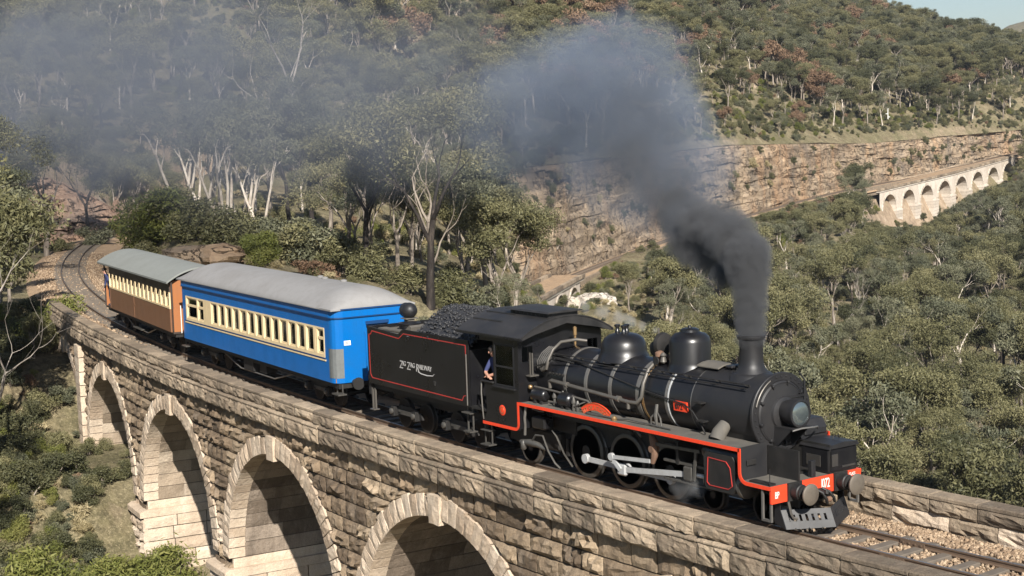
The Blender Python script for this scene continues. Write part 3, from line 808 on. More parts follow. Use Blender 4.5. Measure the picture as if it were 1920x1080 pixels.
def hgt(x, y):
    """ground height under a point"""
    dx, dy = x - CAM_ORIGIN[0], y - CAM_ORIGIN[1]
    det = FWH[0] * RGH[1] - FWH[1] * RGH[0]
    r = (dx * RGH[1] - dy * RGH[0]) / det; b = (FWH[0] * dy - FWH[1] * dx) / det / max(r, 1e-3)
    j = int(np.clip(np.searchsorted(BB, b), 1, nc - 1)); t = (b - BB[j - 1]) / (BB[j] - BB[j - 1])
    col_r = R_[:, j - 1] * (1 - t) + R_[:, j] * t; col_z = GZ[:, j - 1] * (1 - t) + GZ[:, j] * t
    return float(np.interp(r, col_r, col_z))

# ------------------------------------------------------------------ the other viaducts and the middle line
def far_viaduct(pts, arches, rr, hw, drop, label, name='stone_viaduct', foot=12.0, ring=.62):
    """pts: world points of the parapet line, near side first"""
    P0, P1 = Vector(pts[0]), Vector(pts[-1]); d = (P1 - P0); L = math.hypot(d.x, d.y); ux, uy = d.x / L, d.y / L
    nx, ny = uy, -ux
    if (nx * (CAM_ORIGIN[0] - P0.x) + ny * (CAM_ORIGIN[1] - P0.y)) < 0: nx, ny = -nx, -ny
    def M(s, o, z):
        k = np.interp(s, np.linspace(0, L, len(pts)), [p[2] for p in pts])
        return (P0.x + ux * s + nx * o, P0.y + uy * s + ny * o, k + z)
    root = empty(name, tuple(P0)); tag(root, label, 'viaduct')
    def put(nm, mb, mat, kind=None, parent=None):
        mb.v = [(x - P0.x, y - P0.y, z - P0.z) for x, y, z in mb.v]
        o = mb.build(nm, mat, parent or root); 
        if kind: o['kind'] = kind
        return o
    pitch = L / arches; r = rr; zs = -drop - r
    for sd_ in (1, -1):
        mb = MB(); o = hw * sd_
        for k in range(arches):
            c = pitch * (k + .5); n = 14
            th = [math.pi * i / n for i in range(n + 1)]
            a = [M(c - r * math.cos(t), o, zs + r * math.sin(t)) for t in th]
            b = [M(c - pitch / 2 + pitch * i / n, o, 0) for i in range(n + 1)]
            mb.add(a + b, [(i, i + 1, n + 2 + i, n + 1 + i) for i in range(n)], random.random())
            for xp, xr in ((c - pitch / 2, c - r), (c + pitch / 2, c + r)):
                mb.add([M(xp, o, zs), M(xr, o, zs), M(xp, o, 0)], [(0, 1, 2)], .5)
            for x0, x1 in ((c - pitch / 2, c - r), (c + r, c + pitch / 2)):
                mb.add([M(x0, o, -foot - 8), M(x1, o, -foot - 8), M(x1, o, zs), M(x0, o, zs)], [(0, 1, 2, 3)], random.random())
        put('spandrel_wall', mb, M_farstone)
    for k in range(arches):
        c = pitch * (k + .5); n = 14
        mb = MB()
        for i in range(n):
            t0, t1 = math.pi * i / n, math.pi * (i + 1) / n
            mb.add([M(c - r * math.cos(t), o, zs + r * math.sin(t)) for t in (t0, t1) for o in (-hw, hw)], [(0, 1, 3, 2)], random.random())
        for x in (c - r, c + r): mb.add([M(x, -hw, -foot - 8), M(x, hw, -foot - 8), M(x, hw, zs), M(x, -hw, zs)], [(0, 1, 2, 3)], .5)
        put('arch_barrel', mb, M_farstone)
        n = 15
        for i in range(n):
            t0, t1 = math.pi * i / n + .01, math.pi * (i + 1) / n - .01
            mb = MB()
            q_ = [M(c - R0 * math.cos(t), o, zs + R0 * math.sin(t)) for o in (hw, hw + .12) for R0, t in ((r - .02, t0), (r + ring, t0), (r + ring, t1), (r - .02, t1))]
            mb.add(q_, [(3, 2, 1, 0), (4, 5, 6, 7), (0, 1, 5, 4), (1, 2, 6, 5), (2, 3, 7, 6), (3, 0, 4, 7)], random.random())
            put('voussoir', mb, M_farstone)
        for x in (c - pitch / 2,):
            mb = MB(); b_ = (pitch / 2 - r)
            def bx(x0, x1, o0, o1, z0, z1): mb.add([M(a_, o_, z_) for a_ in (x0, x1) for o_ in (o0, o1) for z_ in (z0, z1)], [(0, 1, 3, 2), (4, 6, 7, 5), (0, 4, 5, 1), (2, 3, 7, 6), (0, 2, 6, 4), (1, 5, 7, 3)], random.random())
            bx(x - b_ - .2, x + b_ + .2, -hw - .2, hw + .25, zs - .9, zs - .5)
            zz_ = zs - .9
            while zz_ > -foot - 4:
                e = random.uniform(0, .05); bx(x - b_ - .1 - e, x + b_ + .1 + e, -hw - .1, hw + .12 + e, zz_ - .85, zz_ - .03); zz_ -= .88
            put('pier', mb, M_farstone)
    for o in (hw + .1, -hw - .1):
        mb = MB()
        for s0, s1 in lay(-2, L + 2, 1.6, 2.4):
            mb.add([M(a_, o + q_, z_) for a_ in (s0 + .02, s1 - .02) for q_ in (-.3, .3) for z_ in (-.05, .5)], [(0, 1, 3, 2), (4, 6, 7, 5), (0, 4, 5, 1), (2, 3, 7, 6), (0, 2, 6, 4), (1, 5, 7, 3)], random.random())
        put('parapet', mb, M_top)
    mb = MB()
    for s0, s1 in lay(-2, L + 2, 1.6, 2.6): mb.add([M(a_, o, z_) for a_ in (s0 + .02, s1 - .02) for o in (hw + .02, hw + .22) for z_ in (-.45, -.08)], [(0, 1, 3, 2), (4, 6, 7, 5), (0, 4, 5, 1), (2, 3, 7, 6), (0, 2, 6, 4), (1, 5, 7, 3)], random.random())
    put('string_course', mb, M_farstone)
    mb = MB(); mb.add([M(s, o, .1) for s in (-4, L + 4) for o in (-hw, hw)], [(0, 1, 3, 2)], .5); put('deck', mb, M_ballast)
    return root
far_viaduct(FARV, 8, 4.1, 2.6, 1.5, 'pale stone viaduct of eight small arches far off at the right, below the cliff', foot=11)
far_viaduct(MIDV, 3, 2.5, 2.6, .85, 'small stone viaduct glimpsed over the cab roof, two arches showing', foot=9, ring=.4)
# the middle line: ballast, rails and a low kerb wall along its outer edge
def ribbon(pts, halfs, zoff, mat, name, label=None):
    mb = MB(); vs = []; n = len(pts); T_ = len(halfs)
    for i, p in enumerate(pts):
        a = Vector(pts[max(i - 1, 0)]); b = Vector(pts[min(i + 1, n - 1)]); d = (b - a); l = math.hypot(d.x, d.y); nx, ny = -d.y / l, d.x / l
        for h_, z_ in zip(halfs, zoff): vs.append((p[0] + nx * h_, p[1] + ny * h_, p[2] + z_))
    mb.add(vs, [(i * T_ + j, i * T_ + j + 1, (i + 1) * T_ + j + 1, (i + 1) * T_ + j) for i in range(n - 1) for j in range(T_ - 1)], .5)
    o = mb.build(name, mat); 
    if label: tag(o, label, None, None, 'structure')
    return o
def resample(pts, step):
    P_ = np.array(pts); seg = np.r_[0, np.cumsum(np.linalg.norm(np.diff(P_, axis=0), axis=1))]
    t = np.arange(0, seg[-1], step)
    # smooth the line
    Q = np.stack([np.interp(t, seg, P_[:, k]) for k in range(3)], 1)
    for _ in range(60): Q[1:-1] = Q[1:-1] * .5 + (Q[:-2] + Q[2:]) * .25
    return [tuple(q_) for q_ in Q]
ML = resample(MIDLINE, 3.0)
mline = ribbon(ML, [-3.6, -2.6, -1.4, 1.4, 2.6, 4.5], [-.8, .05, .25, .25, .05, -.1], M_ballast, 'middle_track_bed', 'ballast of the railway line running along the foot of the cliff')
for o in (-.55, .55):
    r_ = ribbon(ML, [o - .05, o - .04, o + .04, o + .05], [.25, .42, .42, .25], M_rail, 'rail'); r_.parent = mline
slm2 = MB(); slm2.box(-.12, .12, -1.05, 1.05, 0, .08); slm2 = slm2.mesh('sleeper_far'); slm2.materials.append(M_sleeper)
mb = MB()
for a, b in zip(ML[:-1], ML[1:]):
    d = Vector(b) - Vector(a); l = math.hypot(d.x, d.y); nx, ny = -d.y / l, d.x / l
    for t in (0, .25, .5, .75):
        p = Vector(a) + d * t
        mb.add([(p.x + nx * w_ + d.x / l * q_, p.y + ny * w_ + d.y / l * q_, p.z + z_) for z_ in (.24, .31) for w_ in (-1.05, 1.05) for q_ in (-.12, .12)], [(4, 5, 7, 6), (0, 1, 5, 4), (2, 6, 7, 3), (0, 4, 6, 2), (1, 3, 7, 5)])
o = mb.build('sleepers', M_sleeper, mline); o['kind'] = 'stuff'
wl = ribbon(ML, [-3.2, -3.2, -2.7, -2.7], [-1.5, .45, .45, -.2] if False else [-1.8, .40, .40, 0], M_top, 'kerb_wall'); wl.parent = mline
for o, (lo, up) in ((0, (0, 0)),): pass
UL = resample(UPLINE, 4.0)
ribbon(UL, [-2.5, -1.5, 1.5, 2.5], [-.2, .12, .12, -.2], M_ballast, 'upper_track_bed', 'ballast of the upper railway shelf above the cliff')
# signal post and hut on the upper shelf
M_whitep = paint('white_post_paint', (.75, .74, .70), .5, 0, (.4, .37, .3), .3, 2, 14, .03)
M_greenp = paint('green_hut_paint', (.03, .13, .07), .5, 0, (.05, .07, .05), .3, 2, 14, .03)
p = SIGNAL; sg_ = empty('signal_post', p); tag(sg_, 'tall white signal post with short arms on the upper shelf', 'signal')
mb = MB().tube([(0, 0, 0), (0, 0, 6.3)], [.17, .12], 8); mb.build('post', M_whitep, sg_)
MB().box(-.1, .1, -.9, .1, 5.0, 5.2).build('arm', M_whitep, sg_); MB().box(-.1, .1, -.1, .8, 4.1, 4.3).build('arm', M_whitep, sg_)
MB().lathe([(.2, 6.3), (.2, 6.45), (1e-4, 6.8)], (0, 0, 0), 'z', 8).build('finial', M_whitep, sg_)
p = HUT; hu = empty('lineside_hut', p); tag(hu, 'small green hut with pale roof on the upper shelf', 'hut')
MB().box(-1.5, 1.5, -1.2, 1.2, -1, 1.9).build('wall', M_greenp, hu); MB().prism([(-1.5, 1.9), (1.5, 1.9), (0, 2.5)], 'x', -1.8, 1.8).build('roof', M_whitep, hu)
MB().box(-.4, .4, -1.23, -1.2, 0, 1.7).build('door', M_greenp, hu)
p = RELAY; rb_ = empty('relay_box', p); tag(rb_, 'slim pale relay box on a post on the upper shelf', 'relay box')
MB().box(-.4, .4, -.3, .3, .5, 2.2).build('cabinet', M_whitep, rb_); MB().box(-.1, .1, -.1, .1, -.5, .5).build('post', M_frame if 'M_frame' in globals() else M_sleeper, rb_)

# ------------------------------------------------------------------ train materials
M_black = paint('black_engine_paint', (.0075, .0075, .009), .29, 0, (.030, .028, .026), .32, 1.3, 16, .025)
M_smokebox = paint('smokebox_black', (.014, .014, .0155), .46, 0, (.036, .033, .031), .4, 1.5, 22, .08, .4)
M_dusty = paint('dusty_running_board', (.095, .088, .077), .8, 0, (.17, .15, .12), .6, 2.2, 18, .2, .3)
M_frame = paint('sooty_frame', (.009, .0085, .008), .6, 0, (.035, .03, .026), .4, 2.5, 20, .12)
M_oily = paint('oily_grey_metal', (.11, .105, .095), .42, .4, (.03, .026, .022), .6, 5, 25, .15)
M_band = paint('boiler_band', (.20, .19, .175), .4, .5, (.08, .07, .06), .5, 4, 20, .03)
M_pipe = paint('dull_pipe', (.13, .12, .105), .45, .4, (.06, .05, .045), .5, 4, 20, .05)
M_red = paint('red_lining', (.74, .055, .018), .4, 0, (.35, .06, .03), .3, 3, 18, .03)
M_dred = paint('dull_red_lining', (.40, .035, .03), .45, 0, (.12, .03, .025), .4, 4, 18, .03)
M_white = paint('white_lettering', (.78, .75, .70), .5, 0, (.4, .36, .3), .3, 5, 20, .0)
M_grey_letter = paint('silver_lettering', (.40, .39, .38), .5, 0, (.24, .22, .2), .3, 5, 20, .0)
M_steel = paint('polished_rod_steel', (.56, .57, .57), .35, .35, (.25, .22, .18), .35, 6, 25, .03)
M_tyre = paint('worn_tyre_steel', (.085, .082, .076), .4, .5, (.14, .11, .09), .5, 6, 20, .05)
M_brass = paint('brass', (.50, .33, .16), .35, .8, (.18, .10, .06), .5, 8, 20, .05)
M_rust = paint('rusty_fitting', (.20, .115, .075), .7, .2, (.08, .055, .04), .5, 6, 25, .2)
M_roof_black = paint('cab_roof_black', (.016, .0155, .016), .5, 0, (.06, .054, .05), .45, 1.1, 12, .08)
M_int = paint('dark_interior', (.02, .018, .016), .8, 0, (.05, .04, .03), .4, 3, 15, 0)
def glass_mat(name, tint, alpha_rough=.05, see=.55):
    M, nt, p = newmat(name)
    out = [n for n in nt.nodes if n.type == 'OUTPUT_MATERIAL'][0]
    tr = N(nt, 'ShaderNodeBsdfTransparent'); tr.inputs[0].default_value = (*tint, 1)
    gl = N(nt, 'ShaderNodeBsdfGlossy'); gl.inputs['Roughness'].default_value = alpha_rough
    gl.inputs[0].default_value = (.9, .95, 1, 1)
    fr = N(nt, 'ShaderNodeFresnel'); fr.inputs[0].default_value = 1.5
    mx = N(nt, 'ShaderNodeMixShader')
    nt.links.new(mathn(nt, 'MULTIPLY_ADD', fr.outputs[0], 1.0, .02), mx.inputs[0]); nt.links.new(tr.outputs[0], mx.inputs[1]); nt.links.new(gl.outputs[0], mx.inputs[2])
    nt.links.new(mx.outputs[0], out.inputs[0])
    return M
M_glass = glass_mat('window_glass', (.62, .64, .60))
M_lens = paint('lamp_lens', (.24, .29, .30), .10, .8, (.3, .3, .3), .15, 6, 20, .02)

# ------------------------------------------------------------------ locomotive
LOCO = empty('steam_locomotive', (0, 0, 0))
tag(LOCO, 'black steam locomotive with red lining, tall chimney and red front beam numbered 1072', 'locomotive')
ZC, RB = 2.31, .76
def P(name, mb, mat, parent=None, smooth=True, bevel=0, angle=38):
    return mb.build(name, mat, parent or LOCO, smooth, angle, bevel)

# boiler, smokebox and cladding
P('boiler', MB().lathe([(RB + .02, -8.8), (RB + .02, -7.7), (RB, -7.6), (RB, -3.02)], (0, 0, ZC), 'x', 56), M_black)
P('smokebox', MB().lathe([(RB + .03, -3.0), (RB + .03, -1.10), (RB + .02, -1.06)], (0, 0, ZC), 'x', 56), M_smokebox)
for x, w, k in ((-7.65, .055, M_band), (-6.80, .055, M_band), (-5.88, .055, M_band), (-4.86, .07, M_band), (-4.68, .03, M_brass), (-3.88, .028, M_band), (-3.80, .018, M_steel), (-3.0, .045, M_band)):
    P('boiler_band', MB().lathe([(RB + .004, x - w), (RB + .016, x - w), (RB + .016, x + w), (RB + .004, x + w)], (0, 0, ZC), 'x', 56), k)
mb = MB().lathe([(.60, -1.10), (.865, -1.07), (.865, -1.02), (.85, -1.005), (.70, -1.005), (.69, -1.02)], (0, 0, ZC), 'x', 56)
ring = P('smokebox_ring', mb, M_smokebox)
mb = MB()
for k in range(34):
    t = 2 * math.pi * k / 34
    y, zq = .78 * math.sin(t), ZC + .78 * math.cos(t)
    mb.lathe([(.020, -1.005), (.020, -.988), (.008, -.982)], (0, y, zq), 'x', 8)
P('rivets', mb, M_smokebox, ring)
door = P('smokebox_door', MB().lathe([(.69, -1.03), (.685, -1.0), (.66, -.985), (.645, -.975), (.63, -.985), (.40, -.955), (.365, -.95), (.345, -.905), (.24, -.86), (.10, -.845), (1e-4, -.84)], (0, 0, ZC), 'x', 48), M_smokebox)
for k in range(9):
    t = 2 * math.pi * (k + .35) / 9
    y, zq = .70 * math.sin(t), ZC + .70 * math.cos(t)
    mb = MB().bar((-.965, y * 1.0 + .0, zq), (-.965, y * .86, ZC + (zq - ZC) * .86), .05, .035).lathe([(.032, -1.0), (.032, -.93), (.012, -.92)], (0, y * .95, ZC + (zq - ZC) * .95), 'x', 8)
    P('door_clamp', mb, M_smokebox, door)
for zq in (2.62, 2.02):
    P('door_hinge', MB().bar((-.93, -.02, zq), (-.97, .66, zq), .03, .05), M_smokebox, door)
P('hinge_post', MB().cyl((-.955, .64, 1.9), (-.955, .64, 2.95), .022, n=8), M_smokebox)
P('lamp_stay', MB().tube([(-.955, .64, 2.95), (-.99, .52, 3.12)], .018, 6), M_smokebox)
P('handrail', MB().tube([(-1.02 + .05, .80 * math.sin(t), ZC + .80 * math.cos(t)) for t in np.linspace(-1.3, -.45, 12)], .017, 6), M_pipe)

# headlight on its bracket
mb = MB().lathe([(.19, -.98), (.22, -.90), (.27, -.72), (.285, -.62), (.285, -.50), (.30, -.49), (.30, -.44), (.255, -.435), (.245, -.47)], (0, 0, 2.36), 'x', 36, False)
hl = P('headlight', mb, M_smokebox)
if False: P('reflector', MB().lathe([(1e-4, -.66), (.12, -.63), (.2, -.57), (.246, -.48)], (0, 0, 2.36), 'x', 32), M_lens, hl)
P('lens', MB().lathe([(.25, -.462), (.20, -.44), (.12, -.425), (1e-4, -.418)], (0, 0, 2.36), 'x', 32), M_lens, hl)
mb = MB().box(-.98, -.42, -.28, .28, 2.035, 2.065)
for y in (-.26, .26):
    mb.prism([(-.98, 2.035), (-.46, 2.035), (-.90, 1.62), (-.98, 1.62)], 'y', y - .012, y + .012)
P('headlight_bracket', mb, M_smokebox, None, False)
P('bracket_pipe', MB().tube([(-.44, -.26, 2.02), (-.36, -.05, 2.06), (-.36, .3, 2.04), (-.5, .55, 2.0), (-.75, .8, 1.9)], .02, 6), M_band)

# chimney, domes and top fittings
P('chimney', MB().lathe([(.44, 2.98), (.38, 3.09), (.305, 3.17), (.27, 3.28), (.258, 3.42), (.255, 3.62), (.262, 3.80), (.295, 3.815), (.312, 3.84), (.312, 3.885), (.285, 3.90), (.235, 3.90), (.225, 3.5)], (-1.9, 0, 0), 'z', 40), M_smokebox)
P('chimney_saddle', MB().lathe([(.54, 2.90), (.48, 3.03), (.42, 3.08), (.3, 3.09)], (-1.9, 0, 0), 'z', 36), M_smokebox)
dm = P('steam_dome', MB().lathe([(.66, 2.90), (.60, 3.04), (.565, 3.10), (.55, 3.20), (.535, 3.32), (.47, 3.44), (.36, 3.52), (.2, 3.565), (1e-4, 3.575)], (-6.25, 0, 0), 'z', 40), M_black)
for dx, dy in ((-.12, -.09), (.12, -.09), (0, .1)):
    P('safety_valve', MB().lathe([(.06, 3.54), (.06, 3.62), (.045, 3.64), (.045, 3.70), (.07, 3.71), (.07, 3.76), (.03, 3.77)], (-6.25 + dx, dy, 0), 'z', 14), M_black, dm)
sdm = P('sand_dome', MB().lathe([(.54, 2.92), (.49, 3.06), (.475, 3.12), (.475, 3.58), (.44, 3.68), (.36, 3.755), (.24, 3.79), (.225, 3.80), (.215, 3.85), (.16, 3.88), (.05, 3.89), (.04, 3.93), (1e-4, 3.94)], (-3.88, 0, 0), 'z', 40), M_black)
mb = MB()
for i in range(6):
    y0 = -.34 + i * .0
mb.add([(x, y, math.sqrt(max(.83 ** 2 - y * y, 0)) + ZC + .03 + h) for h in (0, .035) for x in (-3.30, -2.58) for y in (-.34, -.17, 0, .17, .34)],
       [(0, 1, 6, 5), (1, 2, 7, 6), (2, 3, 8, 7), (3, 4, 9, 8), (10, 15, 16, 11), (11, 16, 17, 12), (12, 17, 18, 13), (13, 18, 19, 14), (0, 10, 11, 1), (1, 11, 12, 2), (2, 12, 13, 3), (3, 13, 14, 4), (5, 6, 16, 15), (6, 7, 17, 16), (7, 8, 18, 17), (8, 9, 19, 18), (0, 5, 15, 10), (4, 14, 19, 9)])
P('cover_plate', mb, M_dusty, None, False, .008)
P('inspection_cover', MB().box(-2.52, -2.30, -.2, .2, 3.13, 3.19, .02), M_smokebox, None, False)
# generator and valve cluster between the domes
tg = P('turbo_generator', MB().lathe([(.09, -.28), (.17, -.25), (.20, -.16), (.20, -.02), (.13, 0), (.13, .18), (.09, .22)], (-4.86, .02, 3.33), 'y', 22), M_frame)
P('generator_cap', MB().lathe([(.05, -.14), (.24, -.12), (.27, -.06), (.25, .03), (.12, .06)], (-4.66, -.10, 3.45), 'x', 22), M_frame, tg)
P('generator_foot', MB().box(-5.02, -4.62, -.16, .18, 3.0, 3.18, .03), M_rust, tg, False)
P('valve_body', MB().lathe([(.05, 3.03), (.1, 3.06), (.07, 3.15), (.11, 3.19), (.11, 3.27), (.04, 3.32)], (-4.64, -.26, 0), 'z', 14), M_rust)
P('valve_body', MB().lathe([(.04, 3.05), (.08, 3.09), (.055, 3.2), (.08, 3.24), (.03, 3.30)], (-4.42, -.34, 0), 'z', 14), M_pipe)
P('exhaust_pipe', MB().cyl((-5.02, .05, 3.4), (-5.02, .05, 3.78), .026, n=8), M_pipe)
P('valve_wheel', MB().lathe([(.09, -.50), (.1, -.49), (.09, -.475)], (-4.5, 0, 3.12), 'y', 16), M_frame)
P('whistle', MB().lathe([(.03, 3.05), (.03, 3.3), (.05, 3.31), (.05, 3.5), (.015, 3.53)], (-8.35, .15, 0), 'z', 12), M_brass)
P('feed_pipe', MB().tube([(-8.0, -.93, 2.14), (-8.0, -.95, 2.3), (-7.9, -.95, 2.34), (-4.98, -.93, 2.16), (-4.72, -.90, 2.17), (-4.60, -.86, 2.32), (-4.60, -.80, 2.62), (-4.62, -.62, 2.92), (-4.64, -.40, 3.07), (-4.64, -.27, 3.1)], [.046] * 10, 10), M_pipe)
P('pipe_flange', MB().lathe([(.075, -.05), (.075, .05)], (-5.35, -.935, 2.19), 'x', 12).lathe([(.07, -.04), (.07, .04)], (-7.3, -.95, 2.30), 'x', 12).lathe([(.045, 2.0), (.045, 2.14)], (-5.0, -.93, 0), 'z', 10), M_pipe)
P('air_pipe', MB().tube([(-8.55, -1.0, 2.12), (-7.6, -1.02, 2.1), (-6.4, -1.02, 2.02), (-6.32, -1.02, 1.97), (-6.32, -1.02, 1.76)], .028, 8), M_pipe)
P('smokebox_pipe', MB().tube([(-8.6, -.55, 2.98), (-7.5, -.62, 2.86), (-5.8, -.72, 2.62), (-4.5, -.80, 2.45), (-3.2, -.82, 2.32), (-2.9, -.84, 2.2), (-2.6, -.84, 1.9), (-2.45, -.88, 1.76)], .018, 6), M_frame)
for zq, x1, y in ((2.93, -1.35, -.60), (2.86, -1.35, -.68)):
    P('handrail', MB().tube([(-8.65, y, zq), (x1, y, zq)], .016, 6), M_frame)
mb = MB()
for x in (-8.2, -7.2, -6.2, -5.2, -4.2, -3.3, -2.3, -1.4): mb.bar((x, -.5, 2.87), (x, -.70, 2.94), .03)
P('rail_brackets', mb, M_frame, None, False)
P('cable_run', MB().tube([(-8.6, -.95, 2.62), (-8.2, -.9, 2.72), (-7.9, -.86, 2.90), (-7.3, -.72, 2.80)], .02, 6), M_frame)
# cylinder cocks and lubricator pipes at the firebox end
P('snifting_pipe', MB().tube([(-8.62, -.76, 2.55), (-8.35, -.88, 2.52), (-8.15, -.92, 2.60), (-8.1, -.88, 2.84), (-8.12, -.72, 3.06), (-8.0, -.55, 3.24), (-7.7, -.3, 3.30), (-7.55, -.1, 3.26)], .042, 10), M_pipe)
mb = MB()
for i in range(5):
    x = -8.62 + i * .075
    mb.tube([(x, -.84 - .01 * i, 2.55), (x + .05, -.88, 2.75), (x + .12, -.78, 2.95), (x + .2, -.6, 3.1)], .011, 5)
P('lubricator_pipes', mb, M_band)
mb = MB()
for i in range(5): mb.lathe([(.035, -.845), (.035, -.80), (.02, -.78)], (-8.15 + i * .13, 0, 2.48), 'y', 8)
P('washout_plugs', mb, M_frame)
P('step_ladder', MB().bar((-8.72, -1.0, 2.4), (-8.72, -1.0, 2.95), .03).bar((-8.62, -1.0, 2.4), (-8.62, -1.0, 2.95), .03).box(-8.75, -8.55, -1.12, -.86, 2.37, 2.40), M_pipe, None, False)

# running boards with red edge
ZR = 1.73
for sg in (-1, 1):
    mb = MB().box(-8.75, -.95, min(sg * 1.32, sg * .62), max(sg * 1.32, sg * .62), ZR - .05, ZR)
    P('running_board', mb, M_dusty, None, False)
    e = sg * 1.325
    path = [(-8.78, ZR - .03), (-1.08, ZR - .03)]
    red = MB()
    def edge(pts, w=.075, t=.02):
        for (x0, z0), (x1, z1) in zip(pts[:-1], pts[1:]):
            L = math.hypot(x1 - x0, z1 - z0); nx, nz = -(z1 - z0) / L * w / 2, (x1 - x0) / L * w / 2
            q = [(x0 + nx, z0 + nz), (x1 + nx, z1 + nz), (x1 - nx, z1 - nz), (x0 - nx, z0 - nz)]
            red.add([(x, e - t * .5 * 1, zz) for x, zz in q] + [(x, e + t * .5, zz) for x, zz in q], [(0, 1, 2, 3), (7, 6, 5, 4), (0, 4, 5, 1), (1, 5, 6, 2), (2, 6, 7, 3), (3, 7, 4, 0)])
    arc = [(-.93 + .2 - .2 * math.cos(t), 1.02 + .2 - .2 * math.sin(t)) for t in np.linspace(0, math.pi / 2, 6)]
    edge([(-8.80, ZR - .035), (-.93, ZR - .035)]); edge([(-.93, ZR + .002)] + arc + [(-.005, 1.02)])
    P('red_edge', red, M_red, None, False)
mb = MB().box(-.95, -.02, -1.31, 1.31, 1.0, 1.05)
P('front_platform', mb, M_dusty, None, False)
for sg in (-1, 1):
    P('front_curtain', MB().add([(-.94, sg * 1.31, 1.05), (-.94, sg * .55, 1.05), (-.98, sg * .50, ZR + .02), (-.98, sg * 1.31, ZR), (-.91, sg * 1.31, 1.05), (-.91, sg * .55, 1.05), (-.95, sg * .50, ZR + .02), (-.95, sg * 1.31, ZR)],
        [(0, 1, 2, 3), (7, 6, 5, 4), (0, 4, 5, 1), (1, 5, 6, 2), (2, 6, 7, 3), (3, 7, 4, 0)]), M_smokebox, None, False)
    P('gusset', MB().prism([(-.98, 1.05), (-.98, 1.62), (-.80, 1.58), (-.08, 1.09), (-.05, 1.05)], 'y', sg * .46 - .015, sg * .46 + .015), M_smokebox, None, False)
    P('guard_iron', MB().bar((-.10, sg * 1.27, 1.05), (-.10, sg * 1.27, 1.42), .014), M_smokebox, None, False)
P('tool_hatch', MB().box(-.915, -.88, -1.14, -.88, 1.34, 1.46, .01), M_frame, None, False)
P('step_tread', MB().box(-.72, -.12, -1.25, -1.08, 1.052, 1.09), M_frame, None, False)
P('smokebox_saddle', MB().prism([(-.60, 1.0), (.60, 1.0), (.52, 1.4), (.64, 1.85), (-.64, 1.85), (-.52, 1.4)], 'x', -2.1, -1.15), M_frame, None, False)
P('coupling_post', MB().box(-.22, -.10, -.05, .07, 1.05, 1.40, .01), M_smokebox, None, False)
P('steam_pipe_cover', MB().tube([(-1.98, -.98, 1.72), (-1.98, -.90, 1.86), (-1.98, -.72, 2.02)], [.17, .165, .14], 18), M_dusty)
# air pump boxes on the far side of the platform
bx = P('pump_box', MB().box(-.86, -.06, .42, 1.30, 1.052, 1.58, .04), M_black, None, False)
P('pump_lid', MB().prism([(.40, 1.58), (1.32, 1.58), (1.28, 1.66), (.86, 1.70), (.46, 1.66)], 'x', -.88, -.04), M_smokebox, bx, False)
P('louvre', MB().box(-.065, -.045, .50, .68, 1.20, 1.46).box(-.064, -.04, .80, 1.2, 1.15, 1.19), M_int, bx, False)
P('side_opening', MB().box(-.7, -.3, .405, .425, 1.18, 1.42), M_int, bx, False)
P('lid_handle', MB().tube([(-.4, .9, 1.70), (-.4, .92, 1.75), (-.4, 1.08, 1.75), (-.4, 1.1, 1.69)], .014, 6), M_frame, bx)
P('rear_box', MB().prism([(-1.45, 1.73), (-.90, 1.73), (-.90, 1.88), (-1.02, 2.06), (-1.45, 2.06)], 'y', .60, 1.26), M_smokebox, None, False, .02)

# front beam, buffers, hoses, cowcatcher
beam = P('buffer_beam', MB().box(-.06, 0, -1.325, 1.325, .70, 1.06), M_red, None, False, .006)
for txt, y, zq, sz, tr in (('BP', -1.235, .81, .20, .62), ('1072', .09, .815, .29, .56), ('CLASS', .95, .955, .095, .8)):
    mb = MB(); lettering(mb, txt, sz, lambda a, b, d, y=y, zq=zq: (.001 + d, y + a, zq + b), .008, .8, 0, tr)
    P('lettering', mb, M_white, beam, False)
M_bufferface = paint('worn_buffer_face', (.17, .145, .115), .5, .4, (.07, .055, .045), .6, 5, 22, .1)
for sg in (-1, 1):
    b = P('buffer', MB().box(.0, .04, sg * .68 - .20, sg * .68 + .20, .70, 1.08).lathe([(.165, .03), (.17, .22), (.15, .24), (.15, .28), (.10, .29), (.10, .44)], (0, sg * .68, .89), 'x', 24), M_frame)
    P('buffer_face', MB().lathe([(.10, .40), (.19, .445), (.225, .455), (.225, .48), (.2, .495), (.1, .505), (1e-4, .508)], (0, sg * .68, .89), 'x', 32), M_bufferface, b)
P('coupling_hook', MB().box(0, .10, -.12, .10, .70, .84, .02).tube([(.08, 0, .78), (.2, 0, .76), (.27, 0, .79), (.26, 0, .85)], [.06, .055, .045, .03], 8), M_frame)
for y0, y1 in ((-.12, .02), (.06, .24)):
    P('brake_hose', MB().tube([(.02, y0, .80), (.10, y0, .84), (.2, (y0 + y1) / 2, .78), (.24, y1, .64), (.2, y1 + .06, .55), (.12, y1 + .12, .57)], .032, 8), M_frame)
P('hose_valve', MB().lathe([(.03, -.05), (.06, -.03), (.06, .05), (.03, .07)], (.2, .12, .62), 'y', 10), M_rust)
cw = MB()
A, B_, C_ = Vector((.02, -.93, 0)), Vector((.54, -.02, 0)), Vector((.02, .93, 0))
